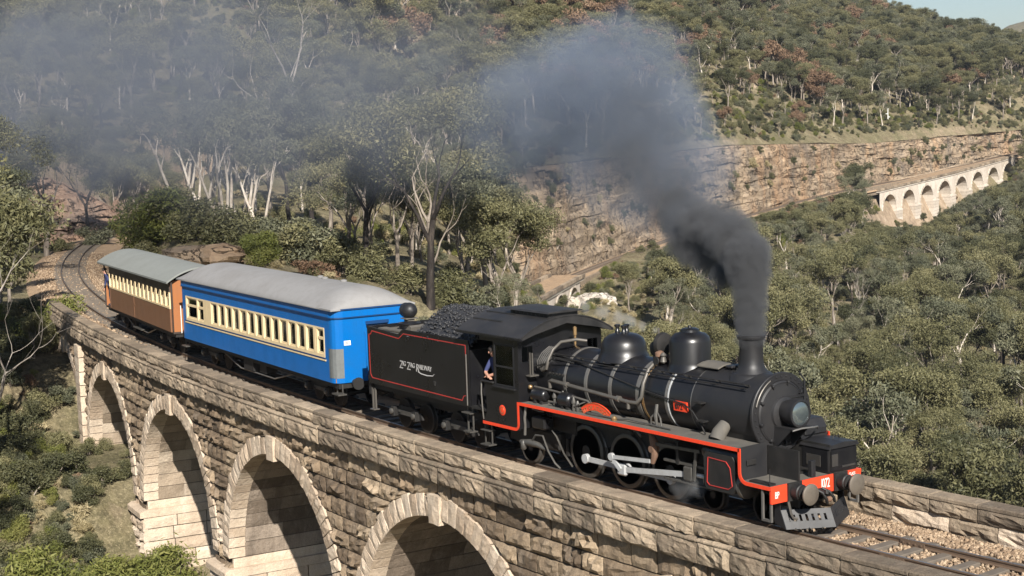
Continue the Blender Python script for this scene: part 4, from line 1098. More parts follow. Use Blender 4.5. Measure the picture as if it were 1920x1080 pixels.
def cowface(p, q):
    def pt(a, zz):
        w = p.lerp(q, a); return Vector((w.x - (zz - .12) * .42, w.y, zz))
    def quad(a0, a1, z0, z1):
        vs = [pt(a0, z0), pt(a1, z0), pt(a1, z1), pt(a0, z1)]; nrm = (vs[1] - vs[0]).cross(vs[3] - vs[0]).normalized() * .02
        cw.add(vs + [v - nrm for v in vs], [(0, 1, 2, 3), (7, 6, 5, 4), (0, 4, 5, 1), (1, 5, 6, 2), (2, 6, 7, 3), (3, 7, 4, 0)])
    quad(0, 1, .12, .27); quad(0, 1, .40, .50)
    for k in range(8):
        a = k / 8; quad(a, a + (.075 if k else .11), .268, .402)
    quad(.95, 1, .268, .402)
cowface(A, B_); cowface(B_, C_)
P('cowcatcher', cw, M_smokebox, None, False)
for sg in (-1, 1):
    P('cowcatcher_side', MB().prism([(.02, .12), (-.14, .50), (-.14, .72), (-.30, .72), (-.30, .20)], 'y', sg * .94 - .012, sg * .94 + .012), M_smokebox, None, False)
mb = MB()
for k in range(7):
    y = -.75 + k * .25; x = .54 - abs(y) * .56
    mb.bar((x + .0, y, .13), (x - .22, y, .05), .05, .02)
P('cowcatcher_fingers', mb, M_smokebox, None, False)
P('draw_chain', MB().tube([(.03, -.88, .70), (.06, -.84, .45), (.08, -.80, .36), (.14, -.72, .33)], .03, 6), M_pipe)
P('shunter_step', MB().bar((-.30, -1.28, 1.0), (-.30, -1.28, .34), .045).bar((-.06, -1.28, .7), (-.06, -1.28, .34), .045).bar((-.32, -1.28, .34), (-.04, -1.28, .34), .05), M_band, None, False)
P('shunter_step', MB().bar((-.30, 1.28, 1.0), (-.30, 1.28, .34), .045).bar((-.06, 1.28, .7), (-.06, 1.28, .34), .045).bar((-.32, 1.28, .34), (-.04, 1.28, .34), .05), M_band, None, False)

# frames and wheels
mb = MB()
for sg in (-1, 1): mb.box(-10.4, -.06, sg * .46 - .02, sg * .46 + .02, .48, 1.68)
mb.box(-10.3, -.5, -.44, .44, .95, 1.1).box(-8.6, -7.4, -.62, .62, 1.0, 1.68).box(-10.4, -8.7, -1.0, 1.0, .95, 1.05)
P('main_frame', mb, M_frame, None, False)
def wheel_set(x, r, name, spokes, y=.60, par=LOCO, tm=M_tyre, w=.12, weight=0):
    for sg in (-1, 1):
        a, b = sorted((sg * y, sg * (y - w)))
        wh = MB()
        wh.lathe([(.0001 + .13 * r / .65, -.07), (.15 * r / .65, -.07), (.15 * r / .65, .07), (.0001, .07)], (x, sg * (y - w / 2), r), 'y', 16)
        for k in range(spokes):
            t = 2 * math.pi * (k + .3) / spokes
            wh.bar((x + .12 * r * math.cos(t), sg * (y - w / 2), r + .12 * r * math.sin(t)), (x + .88 * r * math.cos(t), sg * (y - w / 2), r + .88 * r * math.sin(t)), .05 * r / .65, .06, (0, 1, 0))
        if weight:
            pts = [(x + .84 * r * math.cos(t), r + .84 * r * math.sin(t)) for t in np.linspace(weight - .8, weight + .8, 9)]
            wh.prism(pts, 'y', sg * (y - w / 2) - .05, sg * (y - w / 2) + .05)
        o = P(name, wh, M_frame, par, False)
        prof = [(.84 * r, -w / 2), (.97 * r, -w / 2), (r, -w / 2 + .01), (r, w / 2 - .03), (r + .025, w / 2), (.86 * r, w / 2), (.84 * r, -w / 2)]
        tb = MB(); tb.lathe([(a_, (h if sg < 0 else -h)) for a_, h in prof], (x, sg * (y - w / 2), r), 'y', 40)
        P('tyre', tb, tm, o)
    P('axle', MB().cyl((x, -y + .05, r), (x, y - .05, r), .075, n=12), M_frame, par)
WX = (-7.05, -5.50, -3.95)
for x in WX: wheel_set(x, .65, 'driving_wheel', 13, weight=2.75)
for x in (-2.55, -.95): wheel_set(x, .36, 'bogie_wheel', 9, .60, LOCO, M_frame)
wheel_set(-9.35, .42, 'trailing_wheel', 10)
pin = (.24, -.11)
for sg in (-1, 1):
    pz = .65 + (pin[1] if sg < 0 else .21); px = pin[0] if sg < 0 else .11
    yy = sg * .80
    for x0, x1 in ((WX[0], WX[1]), (WX[1], WX[2])):
        P('coupling_rod', MB().bar((x0 + px - .02, yy, pz), (x1 + px + .02, yy, pz), .05, .115).cyl((x0 + px, yy - .05, pz), (x0 + px, yy + .05, pz), .115, n=18), M_steel)
    P('rod_end', MB().cyl((WX[2] + px, yy - .05, pz), (WX[2] + px, yy + .05, pz), .115, n=18), M_steel)
    yy = sg * .93
    P('connecting_rod', MB().bar((WX[1] + px, yy, pz), (-2.9, yy, .80), .055, .12).box(WX[1] + px - .17, WX[1] + px + .15, yy - .06, yy + .06, pz - .14, pz + .14, .04), M_steel, None, False)
    P('crosshead', MB().box(-3.08, -2.78, yy - .08, yy + .08, .66, .98, .03), M_oily, None, False)
    P('piston_rod', MB().cyl((-2.9, yy, .82), (-2.1, yy, .82), .05, n=12), M_steel)
    P('slide_bar', MB().bar((-3.75, yy, 1.02), (-2.1, yy, 1.02), .09, .055).bar((-3.75, yy, .60), (-2.1, yy, .60), .09, .04), M_oily, None, False)
    P('return_crank', MB().bar((WX[1] + px, sg * 1.0, pz), (WX[1] + px - .30, sg * 1.02, pz + .27), .05, .10).cyl((WX[1] + px - .3, sg * .98, pz + .27), (WX[1] + px - .3, sg * 1.06, pz + .27), .09, n=14), M_steel, None, False)
    P('eccentric_rod', MB().bar((WX[1] + px - .30, sg * 1.03, pz + .27), (-4.15, sg * 1.03, .92), .045, .085), M_steel, None, False)
    P('expansion_link', MB().tube([(-4.10, sg * 1.0, .88), (-4.02, sg * 1.0, 1.1), (-4.05, sg * 1.0, 1.38), (-4.15, sg * 1.0, 1.56)], [.05, .09, .09, .05], 8).cyl((-4.05, sg * .9, 1.22), (-4.05, sg * 1.1, 1.22), .08, n=12), M_rust)
    P('radius_rod', MB().bar((-4.05, sg * 1.0, 1.34), (-2.5, sg * 1.0, 1.38), .05, .07), M_oily, None, False)
    P('combination_lever', MB().bar((-2.62, sg * 1.0, 1.42), (-2.72, sg * 1.0, .70), .045, .07), M_oily, None, False)
    P('motion_bracket', MB().box(-3.30, -3.22, sg * .75 - .25, sg * .75 + .3, .98, 1.66).box(-4.5, -3.2, sg * .95 - .05, sg * .95 + .05, 1.50, 1.62), M_frame, None, False)
    P('lifting_arm', MB().tube([(-4.9, sg * .95, 1.52), (-4.65, sg * 1.0, 1.58), (-4.45, sg * 1.0, 1.45)], .05, 8).lathe([(.07, 1.56), (.07, 1.66), (.04, 1.68)], (-4.72, sg * 1.02, 0), 'z', 10), M_oily)
    # cylinder block
    y0, y1 = sorted((sg * .55, sg * 1.24))
    cy = P('cylinder', MB().prism([(-2.12, .78), (-2.06, .68), (-1.24, .68), (-1.16, .80), (-1.16, 1.40), (-1.24, 1.50), (-2.06, 1.50), (-2.14, 1.40)], 'y', y0, y1), M_frame, None, False, .012)
    P('cylinder_valve_chest', MB().lathe([(.16, -2.25), (.19, -2.18), (.19, -1.12), (.17, -1.08), (.10, -1.04)], (0, sg * 1.02, 1.46), 'x', 24), M_black, cy)
    P('cylinder_gland', MB().lathe([(.10, -2.30), (.14, -2.22), (.30, -2.16)], (0, sg * .93, .86), 'x', 24), M_oily, cy)
    P('cylinder_cover', MB().lathe([(.31, -1.14), (.30, -1.06), (.12, -1.0)], (0, sg * .93, .88), 'x', 24), M_oily, cy)
    e = sg * 1.246
    pts = [(-2.02, .84), (-1.98, 1.38), (-1.42, 1.36), (-1.30, 1.24), (-1.24, .86), (-1.36, .78), (-1.94, .78), (-2.02, .84)]
    mb = MB()
    for (xa, za), (xb, zb_) in zip(pts[:-1], pts[1:]): mb.bar((xa, e, za), (xb, e, zb_), .014, .022, (0, 1, 0))
    P('cylinder_lining', mb, M_dred, cy, False)
    # pipes, sand pipes, brake gear under the running board
    P('sand_pipe', MB().tube([(-7.95, sg * .95, 1.1), (-7.85, sg * .9, .95), (-7.75, sg * .75, .5), (-7.62, sg * .6, .18)], .025, 6), M_oily)
    P('brake_block', MB().box(-7.86, -7.76, sg * .56 - .05, sg * .56 + .05, .42, .86).box(-6.28, -6.2, sg * .56 - .05, sg * .56 + .05, .4, .86).box(-4.74, -4.66, sg * .56 - .05, sg * .56 + .05, .4, .86), M_frame, None, False)
    P('spring', MB().box(-7.55, -6.5, sg * .5 - .04, sg * .5 + .04, 1.36, 1.44).box(-6.05, -4.95, sg * .5 - .04, sg * .5 + .04, 1.36, 1.44), M_frame, None, False)
    P('underboard_beam', MB().bar((-7.7, sg * 1.08, 1.55), (-4.7, sg * 1.08, 1.50), .06, .10), M_frame, None, False)
    P('ash_pan', MB().box(-9.9, -8.0, sg * .5 - .2, sg * .5 + .2, .50, .98, .05), M_frame, None, False)
    P('air_tank', MB().box(-8.55, -7.98, sg * 1.0 - .16, sg * 1.0 + .16, 1.10, 1.42, .05), M_black, None, False)
    P('injector', MB().tube([(-8.95, sg * 1.18, .70), (-8.6, sg * 1.16, .72), (-8.3, sg * 1.12, .70), (-8.05, sg * 1.08, .62)], [.06, .09, .07, .05], 10).lathe([(.05, .52), (.08, .56), (.08, .72), (.05, .76)], (-8.82, sg * 1.2, 0), 'z', 12), M_oily)
    P('injector_pipe', MB().tube([(-8.5, sg * 1.16, .78), (-8.3, sg * 1.2, .96), (-8.0, sg * 1.2, .98), (-7.9, sg * 1.12, .6), (-7.8, sg * 1.0, .3), (-7.65, sg * .95, .18)], .026, 8), M_oily)
    P('steam_coil', MB().tube([(-8.65, sg * 1.22, 1.62), (-8.66, sg * 1.26, 1.35), (-8.7, sg * 1.22, 1.15), (-8.75, sg * 1.2, .9)], .035, 8), M_band)
    P('drain_handle', MB().tube([(-8.4, sg * 1.2, 1.60), (-8.1, sg * 1.22, 1.585), (-7.9, sg * 1.22, 1.6)], .018, 6), M_band)
# pump gear on the running board near the cab
for x, r, l in ((-8.05, .15, .5), (-7.0, .17, .44)):
    o = P('air_reservoir', MB().lathe([(.06, x - l), (r, x - l + .05), (r, x - .04), (r * .8, x), (r * .55, x + .02), (1e-4, x + .025)], (0, -1.02, ZR + .22), 'x', 24), M_black)
    P('reservoir_foot', MB().box(x - l + .1, x - l + .18, -1.12, -.92, ZR, ZR + .12).box(x - .15, x - .07, -1.12, -.92, ZR, ZR + .12), M_frame, o, False)
mb = MB()
for x, h in ((-7.75, .36), (-7.62, .30), (-7.48, .40), (-6.86, .34), (-6.74, .26)):
    mb.lathe([(.03, 0), (.045, .03), (.03, h * .5), (.055, h * .55), (.055, h * .7), (.02, h)], (x, -1.0 - random.uniform(-.1, .1), ZR), 'z', 8)
mb.tube([(-7.8, -1.1, ZR + .1), (-7.5, -1.12, ZR + .12), (-7.45, -1.0, ZR + .3)], .02, 6).tube([(-6.9, -1.1, ZR + .08), (-6.6, -1.12, ZR + .2), (-6.5, -1.0, ZR + .26), (-6.45, -.95, ZR + .1)], .022, 6)
P('pump_valves', mb, M_oily)
mb = MB().tube([(-8.6, -1.05, ZR + .1), (-8.5, -1.1, ZR + .25), (-8.35, -1.0, ZR + .33)], .05, 8).ball((-8.62, -1.08, ZR + .38), .06, 10, 6)
P('check_valve', mb, M_brass)
mb = MB().tube([(-3.95, -.98, ZR), (-3.98, -.98, ZR + .25), (-4.0, -.92, ZR + .5)], [.03, .05, .04], 8).tube([(-4.12, -1.0, ZR), (-4.12, -1.0, ZR + .2), (-4.0, -.95, ZR + .32)], .022, 6).tube([(-3.75, -1.0, ZR), (-3.8, -1.0, ZR + .22), (-3.98, -.95, ZR + .34)], .022, 6)
P('clack_valve', mb, M_oily)
P('running_board_pipe', MB().tube([(-6.3, -1.15, ZR + .05), (-5.2, -1.12, ZR + .03), (-4.9, -1.05, ZR + .06), (-3.4, -1.05, ZR + .03)], .022, 6), M_oily)
P('oil_cup', MB().lathe([(.06, ZR), (.07, ZR + .06), (.04, ZR + .1)], (-5.22, -1.18, 0), 'z', 12), M_brass)
for x, zq in ((-2.62, 2.42), (-2.55, 2.02)):
    P('lamp_iron', MB().box(x - .12, x + .12, -.95, -.80, zq, zq + .03).prism([(x - .1, zq), (x + .1, zq), (x, zq - .1)], 'y', -.86, -.80), M_frame, None, False)

# curved name plate on the running board, number plate on the boiler
NP = 'CITY OF LITHGOW'
mb = MB(); Rn = .95; yc, zc0 = -1.10, ZR + .30 - Rn
def npt(t, r, d): return (-6.02 + r * math.sin(t), yc - d, zc0 + r * math.cos(t))
th = np.linspace(-.62, .62, 20)
vs = [npt(t, Rn, 0) for t in th] + [npt(t, Rn - .19, 0) for t in th] + [npt(t, Rn, -.03) for t in th] + [npt(t, Rn - .19, -.03) for t in th]
n = len(th)
fs = []
for i in range(n - 1): fs += [(i, i + 1, n + i + 1, n + i), (2 * n + i + 1, 2 * n + i, 3 * n + i, 3 * n + i + 1), (i, 2 * n + i, 2 * n + i + 1, i + 1), (n + i, n + i + 1, 3 * n + i + 1, 3 * n + i)]
fs += [(0, n, 3 * n, 2 * n), (n - 1, 3 * n - 1, 4 * n - 1, 2 * n - 1)]
mb.add(vs, fs)
plate = P('name_plate', mb, M_red, None, False)
tw = text_width(NP, .125, 1.02)
mb = MB(); lettering(mb, NP, .125, lambda a, b, d: npt((a - tw / 2) / (Rn - .1), Rn - .155 + b, d), .008, 1.02)
P('lettering', mb, M_brass, plate, False)
mb = MB()
for t0, t1, r in [(th[i], th[i + 1], rr) for i in range(n - 1) for rr in (Rn - .01, Rn - .18)]: mb.bar(npt(t0, r, .004), npt(t1, r, .004), .012, .012, (0, 1, 0))
P('plate_rim', mb, M_brass, plate, False)
P('plate_bracket', MB().bar((-6.4, -1.07, ZR), (-6.4, -1.07, ZR + .15), .03).bar((-5.65, -1.07, ZR), (-5.65, -1.07, ZR + .12), .03), M_frame, None, False)
ang = .08
def bpt(a, b, d):
    t = math.pi + ang - b / (RB + .03); rr = RB + .035 + d
    return (-3.58 + a, rr * math.cos(t), ZC + rr * math.sin(t))
mb = MB()
g = [(0, -.11), (.44, -.11), (.44, .11), (0, .11)]
mb.add([bpt(a, b, d) for d in (-.03, .012) for a, b in g], [(3, 2, 1, 0), (4, 5, 6, 7), (0, 1, 5, 4), (1, 2, 6, 5), (2, 3, 7, 6), (3, 0, 4, 7)])
plate = P('number_plate', mb, M_red, None, False)
mb = MB(); lettering(mb, '1072', .165, lambda a, b, d: bpt(a + .035, b - .06, .013 + d), .008, .78)
P('lettering', mb, M_frame, plate, False)

# cab
def wall_y(y, t, rects):
    mb = MB()
    for x0, x1, z0, z1 in rects: mb.box(x0, x1, y - t / 2, y + t / 2, z0, z1)
    return mb
XC0, XC1, ZE = -10.45, -8.78, 3.31
for sg in (-1, 1):
    y = sg * 1.315
    mb = wall_y(y, .02, [(-9.86, XC1, 1.02, 2.08), (-9.86, -9.79, 2.08, ZE), (-8.97, XC1, 2.08, ZE), (-9.79, -8.97, 3.12, ZE), (XC0, -9.86, 3.16, ZE)])
    mb.prism([(-9.86, 1.02), (-9.86, 2.08), (-10.30, 2.08), (-10.22, 1.7), (-10.22, 1.3), (-10.40, 1.02)], 'y', y - .01, y + .01)
    side = P('cab_side', mb, M_black, None, False)
    mb = MB()
    for a in (-9.79, -8.97): mb.box(a - .025, a + .025, y + sg * .005 - .015, y + sg * .005 + .015, 2.06, 3.14)
    for b in (2.08, 2.56, 3.12): mb.box(-9.81, -8.95, y + sg * .012 - .012, y + sg * .012 + .012, b - .022, b + .022)
    wf = P('window_frame', mb, M_smokebox, side, False)
    P('window_pane', MB().box(-9.77, -8.99, y - .004, y + .004, 2.10, 3.10), M_glass, side, False)
    P('arm_rest', MB().box(-10.40, -9.84, y - .06, y + .06, 2.08, 2.13, .02), M_frame, side, False)
    P('window_sill', MB().box(-9.84, -8.88, y + sg * .05 - .04, y + sg * .05 + .04, 2.02, 2.05), M_smokebox, side, False)
    P('cab_handrail', MB().tube([(-10.42, y - sg * .02, 1.1), (-10.40, y + sg * .02, 1.4), (-10.43, y + sg * .02, 1.8), (-10.44, y, 2.1)], .02, 8), M_band, side)
    red = MB(); e = y + sg * .012
    pts = [(-10.40, 1.03), (-9.02, 1.03)] + [(-8.97 + .14 * math.sin(t), 1.17 - .14 * math.cos(t)) for t in np.linspace(0.3, math.pi / 2, 5)] + [(-8.83, ZR + .0)]
    for (xa, za), (xb, zb_) in zip(pts[:-1], pts[1:]): red.bar((xa, e, za), (xb, e, zb_), .02, .075, (0, 0, 1)) if abs(xb - xa) > abs(zb_ - za) else red.bar((xa, e, za), (xb, e, zb_), .075, .02, (0, 1, 0))
    P('red_edge', red, M_red, side, False)
    bp = P('builder_plate', MB().lathe([(.135, -.012), (.135, .004), (.12, .012), (1e-4, .012)], (-9.52, y + sg * .01, 1.44), 'y', 28) if sg > 0 else MB().lathe([(.135, .012), (.135, -.004), (.12, -.012), (1e-4, -.012)], (-9.52, y - .01, 1.44), 'y', 28), M_red, side)
    P('plate_ring', MB().lathe([(.07, 0), (.085, sg * .006), (.09, 0)], (-9.52, y + sg * .021, 1.44), 'y', 24), M_brass, bp)
    P('cab_step', MB().box(-10.55, -10.15, sg * 1.22 - .12, sg * 1.22 + .12, .42, .45).bar((-10.5, sg * 1.2, .45), (-10.5, sg * 1.2, 1.0), .03).bar((-10.2, sg * 1.2, .45), (-10.2, sg * 1.2, 1.0), .03).box(-10.55, -10.15, sg * 1.22 - .1, sg * 1.22 + .1, .80, .82), M_oily, None, False)
def arc(y): return 3.79 - (3.79 - 3.335) * (abs(y) / 1.46) ** 2.1
ys = [1.46 * (k / 12 - 1) for k in range(25)]
mb = MB()
for x0, x1 in ((-11.30, -8.45),):
    vs = [(x, y, arc(y) + h) for h in (0, .03) for x in (x0, x1) for y in ys]; n = len(ys)
    fs = []
    for i in range(n - 1): fs += [(i, i + 1, n + i + 1, n + i), (2 * n + i + 1, 2 * n + i, 3 * n + i, 3 * n + i + 1)]
    fs += [(i + 1, i, 2 * n + i, 2 * n + i + 1) for i in range(n - 1)] + [(n + i, n + i + 1, 3 * n + i + 1, 3 * n + i) for i in range(n - 1)]
    fs += [(0, n, 3 * n, 2 * n), (2 * n - 1, n - 1, 3 * n - 1, 4 * n - 1)]
    mb.add(vs, fs)
roof = P('cab_roof', mb, M_roof_black)
mb = MB()
for y in (-.98, -.55):
    mb.add([(x, y + d, arc(y + d) + .03 + h) for h in (0, .02) for x in (-11.2, -9.9) for d in (-.02, .02)], [(0, 1, 3, 2), (6, 7, 5, 4), (0, 4, 5, 1), (2, 3, 7, 6), (0, 2, 6, 4), (1, 5, 7, 3)])
P('roof_rib', mb, M_frame, roof, False)
mb = MB()
for y in (-1.44, 1.44): mb.box(-11.30, -8.45, y - .03, y + .03, 3.30, 3.35)
P('roof_gutter', mb, M_black, roof, False)
vt = P('roof_ventilator', MB().box(-10.25, -8.62, -.46, .46, 3.76, 3.88), M_roof_black, roof, False)
P('ventilator_lid', MB().prism([(-.56, 3.885), (.56, 3.885), (.50, 3.92), (0, 3.945), (-.50, 3.92)], 'x', -10.35, -8.5), M_roof_black, roof, False)
mb = MB()
for k in range(9): mb.box(-10.15 + k * .17, -10.05 + k * .17, -.468, -.455, 3.79, 3.85)
P('ventilator_slots', mb, M_int, vt, False)
# front plate of the cab with round-topped windows each side of the boiler
mb = MB(); n = 24
fr = []
for k in range(n):
    y0, y1 = -1.305 + 2.61 * k / n, -1.305 + 2.61 * (k + 1) / n
    ymid = (y0 + y1) / 2
    if .84 < abs(ymid) < 1.2:
        for a, b in ((1.05, 2.72), (3.10, arc(ymid))): mb.box(-8.80, -8.78, y0, y1, a, b)
    else: mb.box(-8.80, -8.78, y0, y1, 1.05, arc(ymid) - .005)
P('cab_front', mb, M_black, None, False)
mb = MB(); 
for sg in (-1, 1): mb.box(-8.775, -8.765, sg * 1.02 - .005, sg * 1.02 + .005, 2.72, 3.10)
P('window_bar', mb, M_black, None, False)
P('roof_fillet', MB().prism([(y, arc(y) - .01) for y in ys] + [(1.40, 3.30), (1.0, 3.42), (0, 3.62), (-1.0, 3.42), (-1.40, 3.30)], 'x', -8.50, -8.47), M_roof_black, None, False)
P('cab_floor', MB().box(-11.0, -8.8, -1.28, 1.28, 1.30, 1.36), M_frame, None, False)
P('backhead', MB().lathe([(.80, -8.85), (.80, -9.25), (.6, -9.32)], (0, 0, 2.25), 'x', 28), M_frame)
mb = MB()
for i in range(5): mb.tube([(-9.3, -.4 + i * .2, 2.3 + .1 * (i % 2)), (-9.5, -.4 + i * .2, 2.3), (-9.5, -.35 + i * .18, 2.8)], .02, 6)
P('cab_fittings', mb, M_brass)

# ------------------------------------------------------------------ tender
TS = -13.86
tc = trk(TS); TA = (TS - XT) / RC
TEN = empty('tender', (tc[0], tc[1], 0), TA)
tag(TEN, 'black tender lettered in white behind the locomotive cab, lined in red', 'tender')
T = lambda name, mb, mat, parent=None, smooth=False, bevel=0, angle=38: mb.build(name, mat, parent or TEN, smooth, angle, bevel)
L0, L1, HW = -2.80, 2.80, 1.30
bodyp = [(L0, 1.30), (L1, 1.30), (L1, 3.06), (-.66, 3.04), (-.78, 3.0), (-.92, 2.90), (-1.0, 2.88), (L0, 2.96)]
tank = T('tank', MB().prism([(L0, 1.30), (L1, 1.30), (L1, 2.80), (L0, 2.80)], 'y', -HW + .03, HW - .03), M_black)
for sg in (-1, 1):
    sd_ = T('tank_side', MB().prism(bodyp, 'y', sg * HW - .015, sg * HW + .015), M_black)
    e = sg * (HW + .018)
    pts = [(-2.68, 1.58), (-2.58, 1.47), (2.42, 1.44), (2.50, 1.56), (2.66, 1.60), (2.66, 2.92), (-.64, 2.92), (-.78, 2.84), (-.92, 2.76), (-2.50, 2.84), (-2.58, 2.74), (-2.70, 2.72), (-2.68, 1.58)]
    mb = MB()
    for (xa, za), (xb, zb_) in zip(pts[:-1], pts[1:]): mb.bar((xa, e, za), (xb, e, zb_), .008, .026, (0, 0, 1)) if abs(xb - xa) > abs(zb_ - za) else mb.bar((xa, e, za), (xb, e, zb_), .026, .008, (0, 1, 0))
    T('red_lining', mb, M_dred, sd_)
    if sg < 0:
        mb = MB(); y = e - .002
        xx = -.92
        for big, rest in (('Z', 'IG '), ('Z', 'AG '), ('R', 'AILWAY')):
            zsl = lambda a: 2.02 - .0 * a
            w = lettering(mb, big, .31, lambda a, b, d, xx=xx: (xx + a, y - d, 2.0 - .06 + b), .006, .95, .1); xx += w - .035
            w = lettering(mb, rest, .195, lambda a, b, d, xx=xx: (xx + a, y - d, 2.0 + .02 + b), .006, .86, .1); xx += w + (.0 if rest != 'AILWAY' else 0)
        mb.tube([(.12, y, 1.94), (.3, y, 1.90), (.62, y, 1.885), (.92, y, 1.91), (1.0, y, 1.97)], [.008, .016, .018, .014, .006], 6)
        T('lettering', mb, M_grey_letter, sd_)
        T('side_bracket', MB().box(.98, 1.06, e - .03, e, 1.66, 1.78), M_frame, sd_)
T('rear_sheet', MB().box(L0 - .01, L0 + .02, -HW, HW, 1.30, 2.95), M_black)
deck = T('rear_deck', MB().box(L0, -.85, -HW + .03, HW - .03, 2.80, 2.84).prism([(-.95, 2.84), (-.40, 2.84), (-.30, 3.12), (-.42, 3.16)], 'y', -HW + .05, HW - .05), M_dusty)
T('water_filler', MB().lathe([(.30, 2.83), (.30, 2.98), (.34, 2.99), (.34, 3.03), (.1, 3.06)], (-2.0, -.35, 0), 'z', 20), M_black, None, True)
T('deck_plank', MB().box(-2.6, -1.3, -1.05, -.80, 2.86, 2.90).box(-2.6, -1.3, .6, .9, 2.86, 2.9), M_dusty)
rl = T('rear_lamp', MB().lathe([(1e-4, -2.36), (.10, -2.38), (.18, -2.44), (.225, -2.54), (.235, -2.64), (.215, -2.74), (.22, -2.78), (.22, -2.82), (.19, -2.82)], (0, 0, 3.30), 'x', 26), M_smokebox, None, True)
T('lamp_stand', MB().box(-2.74, -2.50, -.12, .12, 2.84, 3.08, .02).box(-2.8, -2.45, -.2, .2, 3.06, 3.09), M_dusty, rl)
# coal: a heap with separate lumps on top
M_coal = paint('coal', (.020, .020, .022), .5, 0, (.06, .06, .062), .5, 7, 30, .6)
gx, gy = 44, 26
vs = []
for i in range(gx):
    for j in range(gy):
        x = -.45 + 3.25 * i / (gx - 1); y = -1.24 + 2.48 * j / (gy - 1)
        ex = min((x + .45) / .5, 1.0); ex = max(ex, 0); fy = 1 - (abs(y) / 1.3) ** 2.2
        h = 2.86 + .80 * (ex ** .7) * fy * (1 - .28 * max(x - 1.2, 0) / 1.6) + .05 * float(fbm(x * 4, y * 4, 1.7, 5, 3))
        vs.append((x, y, h))
mb = MB(); mb.add(vs, [(i * gy + j, (i + 1) * gy + j, (i + 1) * gy + j + 1, i * gy + j + 1) for i in range(gx - 1) for j in range(gy - 1)])
heap = T('coal_heap', mb, M_coal)
Vc, Fc = [], []
for k in range(3200):
    i = random.randrange(len(vs)); p0 = np.array(vs[i]) + np.array([random.uniform(-.07, .07), random.uniform(-.08, .08), random.uniform(-.015, .02)])
    R = RNG.uniform(.014, .050) * RNG.uniform(.6, 1.2, 3); v = ico_v * R * RNG.uniform(.7, 1.25, (12, 1)); a = RNG.uniform(0, 6.28)
    v = v @ np.array([[math.cos(a), 0, -math.sin(a)], [0, 1, 0], [math.sin(a), 0, math.cos(a)]])
    Vc.append(v + p0); Fc.append(ico_f + 12 * k)
me = np_mesh('coal_lumps', np.concatenate(Vc), np.concatenate(Fc)); me.materials.append(M_coal)
o = link('coal_lumps', me, heap); o['kind'] = 'stuff'
T('under_frame', MB().box(L0 - .1, L1 + .1, -1.15, 1.15, 1.12, 1.30).box(L0, L1, -.5, .5, .75, 1.12), M_frame)
T('end_beam', MB().box(L0 - .14, L0 - .02, -1.25, 1.25, .95, 1.32), M_frame)
for sg in (-1, 1):
    T('tender_step', MB().box(2.45, 2.80, sg * 1.22 - .12, sg * 1.22 + .12, .62, .65).bar((2.5, sg * 1.2, .62), (2.5, sg * 1.2, 1.3), .035).bar((2.75, sg * 1.2, .62), (2.75, sg * 1.2, 1.3), .035).box(2.4, 2.85, sg * 1.25 - .1, sg * 1.25 + .1, 1.12, 1.15), M_oily)
    T('rear_step', MB().box(L0 - .05, L0 + .2, sg * 1.2 - .1, sg * 1.2 + .1, .5, .53).bar((L0, sg * 1.2, .5), (L0, sg * 1.2, 1.15), .05).bar((L0 + .15, sg * 1.2, .5), (L0 + .15, sg * 1.2, 1.15), .05), M_pipe)
    T('tender_handrail', MB().cyl((L1 - .05, sg * 1.36, 1.35), (L1 - .05, sg * 1.36, 2.7), .018, n=8), M_band, None, True)
    T('buffer', MB().lathe([(.12, L0 - .14), (.12, L0 - .36), (.2, L0 - .38), (.2, L0 - .42)], (0, sg * .68, .98), 'x', 18), M_frame, None, True)
def bogie(cx_, par, put, wb=1.25, r=.42):
    for dx in (-wb / 2, wb / 2):
        wheel_set(cx_ + dx, r, 'wheel', 9, .60, par, M_frame)
    for sg in (-1, 1):
        y = sg * .86
        fr_ = put('bogie_frame', MB().prism([(cx_ - wb / 2 - .28, .44), (cx_ + wb / 2 + .28, .44), (cx_ + wb / 2 + .2, .60), (cx_ + .3, .72), (cx_ - .3, .72), (cx_ - wb / 2 - .2, .60)], 'y', y - .03, y + .03), M_frame, par)
        for dx in (-wb / 2, wb / 2):
            ab = put('axle_box', MB().box(cx_ + dx - .11, cx_ + dx + .11, sg * .93 - .09, sg * .93 + .09, .38, .66, .02), M_frame, par)
            put('axle_cap', MB().lathe([(.085, 0), (.085, sg * .05), (.05, sg * .07), (1e-4, sg * .07)], (cx_ + dx, sg * 1.02, .53), 'y', 14), M_oily, ab, True)
        put('leaf_spring', MB().box(cx_ - .45, cx_ + .45, y - .05, y + .05, .52, .58).box(cx_ - .32, cx_ + .32, y - .05, y + .05, .46, .52), M_oily, par)
for cx_ in (-1.40, 1.55): bogie(cx_, TEN, T)

# ------------------------------------------------------------------ coaches
M_blue = paint('blue_coach_paint', (.0005, .12, .40), .32, 0, (.012, .085, .21), .4, 1.2, 14, .03)
M_bluedark = paint('dark_blue_line', (.006, .04, .13), .4, 0, (.02, .05, .1), .3, 2, 14, .03)
M_cream = M_cream
M_creamp = paint('cream_window_paint', (.74, .58, .34), .5, 0, (.40, .29, .17), .35, 3, 18, .03)
M_roofgrey = paint('grey_canvas_roof', (.245, .24, .235), .8, 0, (.17, .16, .15), .6, .7, 9, .12, .25)
M_roofgreen = paint('grey_green_roof', (.215, .225, .21), .8, 0, (.16, .165, .15), .5, .8, 9, .12, .25)
M_brown = paint('brown_coach_paint', (.185, .088, .044), .45, 0, (.15, .09, .055), .35, 1.4, 16, .05)
M_brownlit = paint('sunlit_brown_end', (.33, .125, .042), .45, 0, (.20, .085, .04), .35, 1.6, 16, .05)  # coach brown brightened for the ends, sunlight on them put into the colour
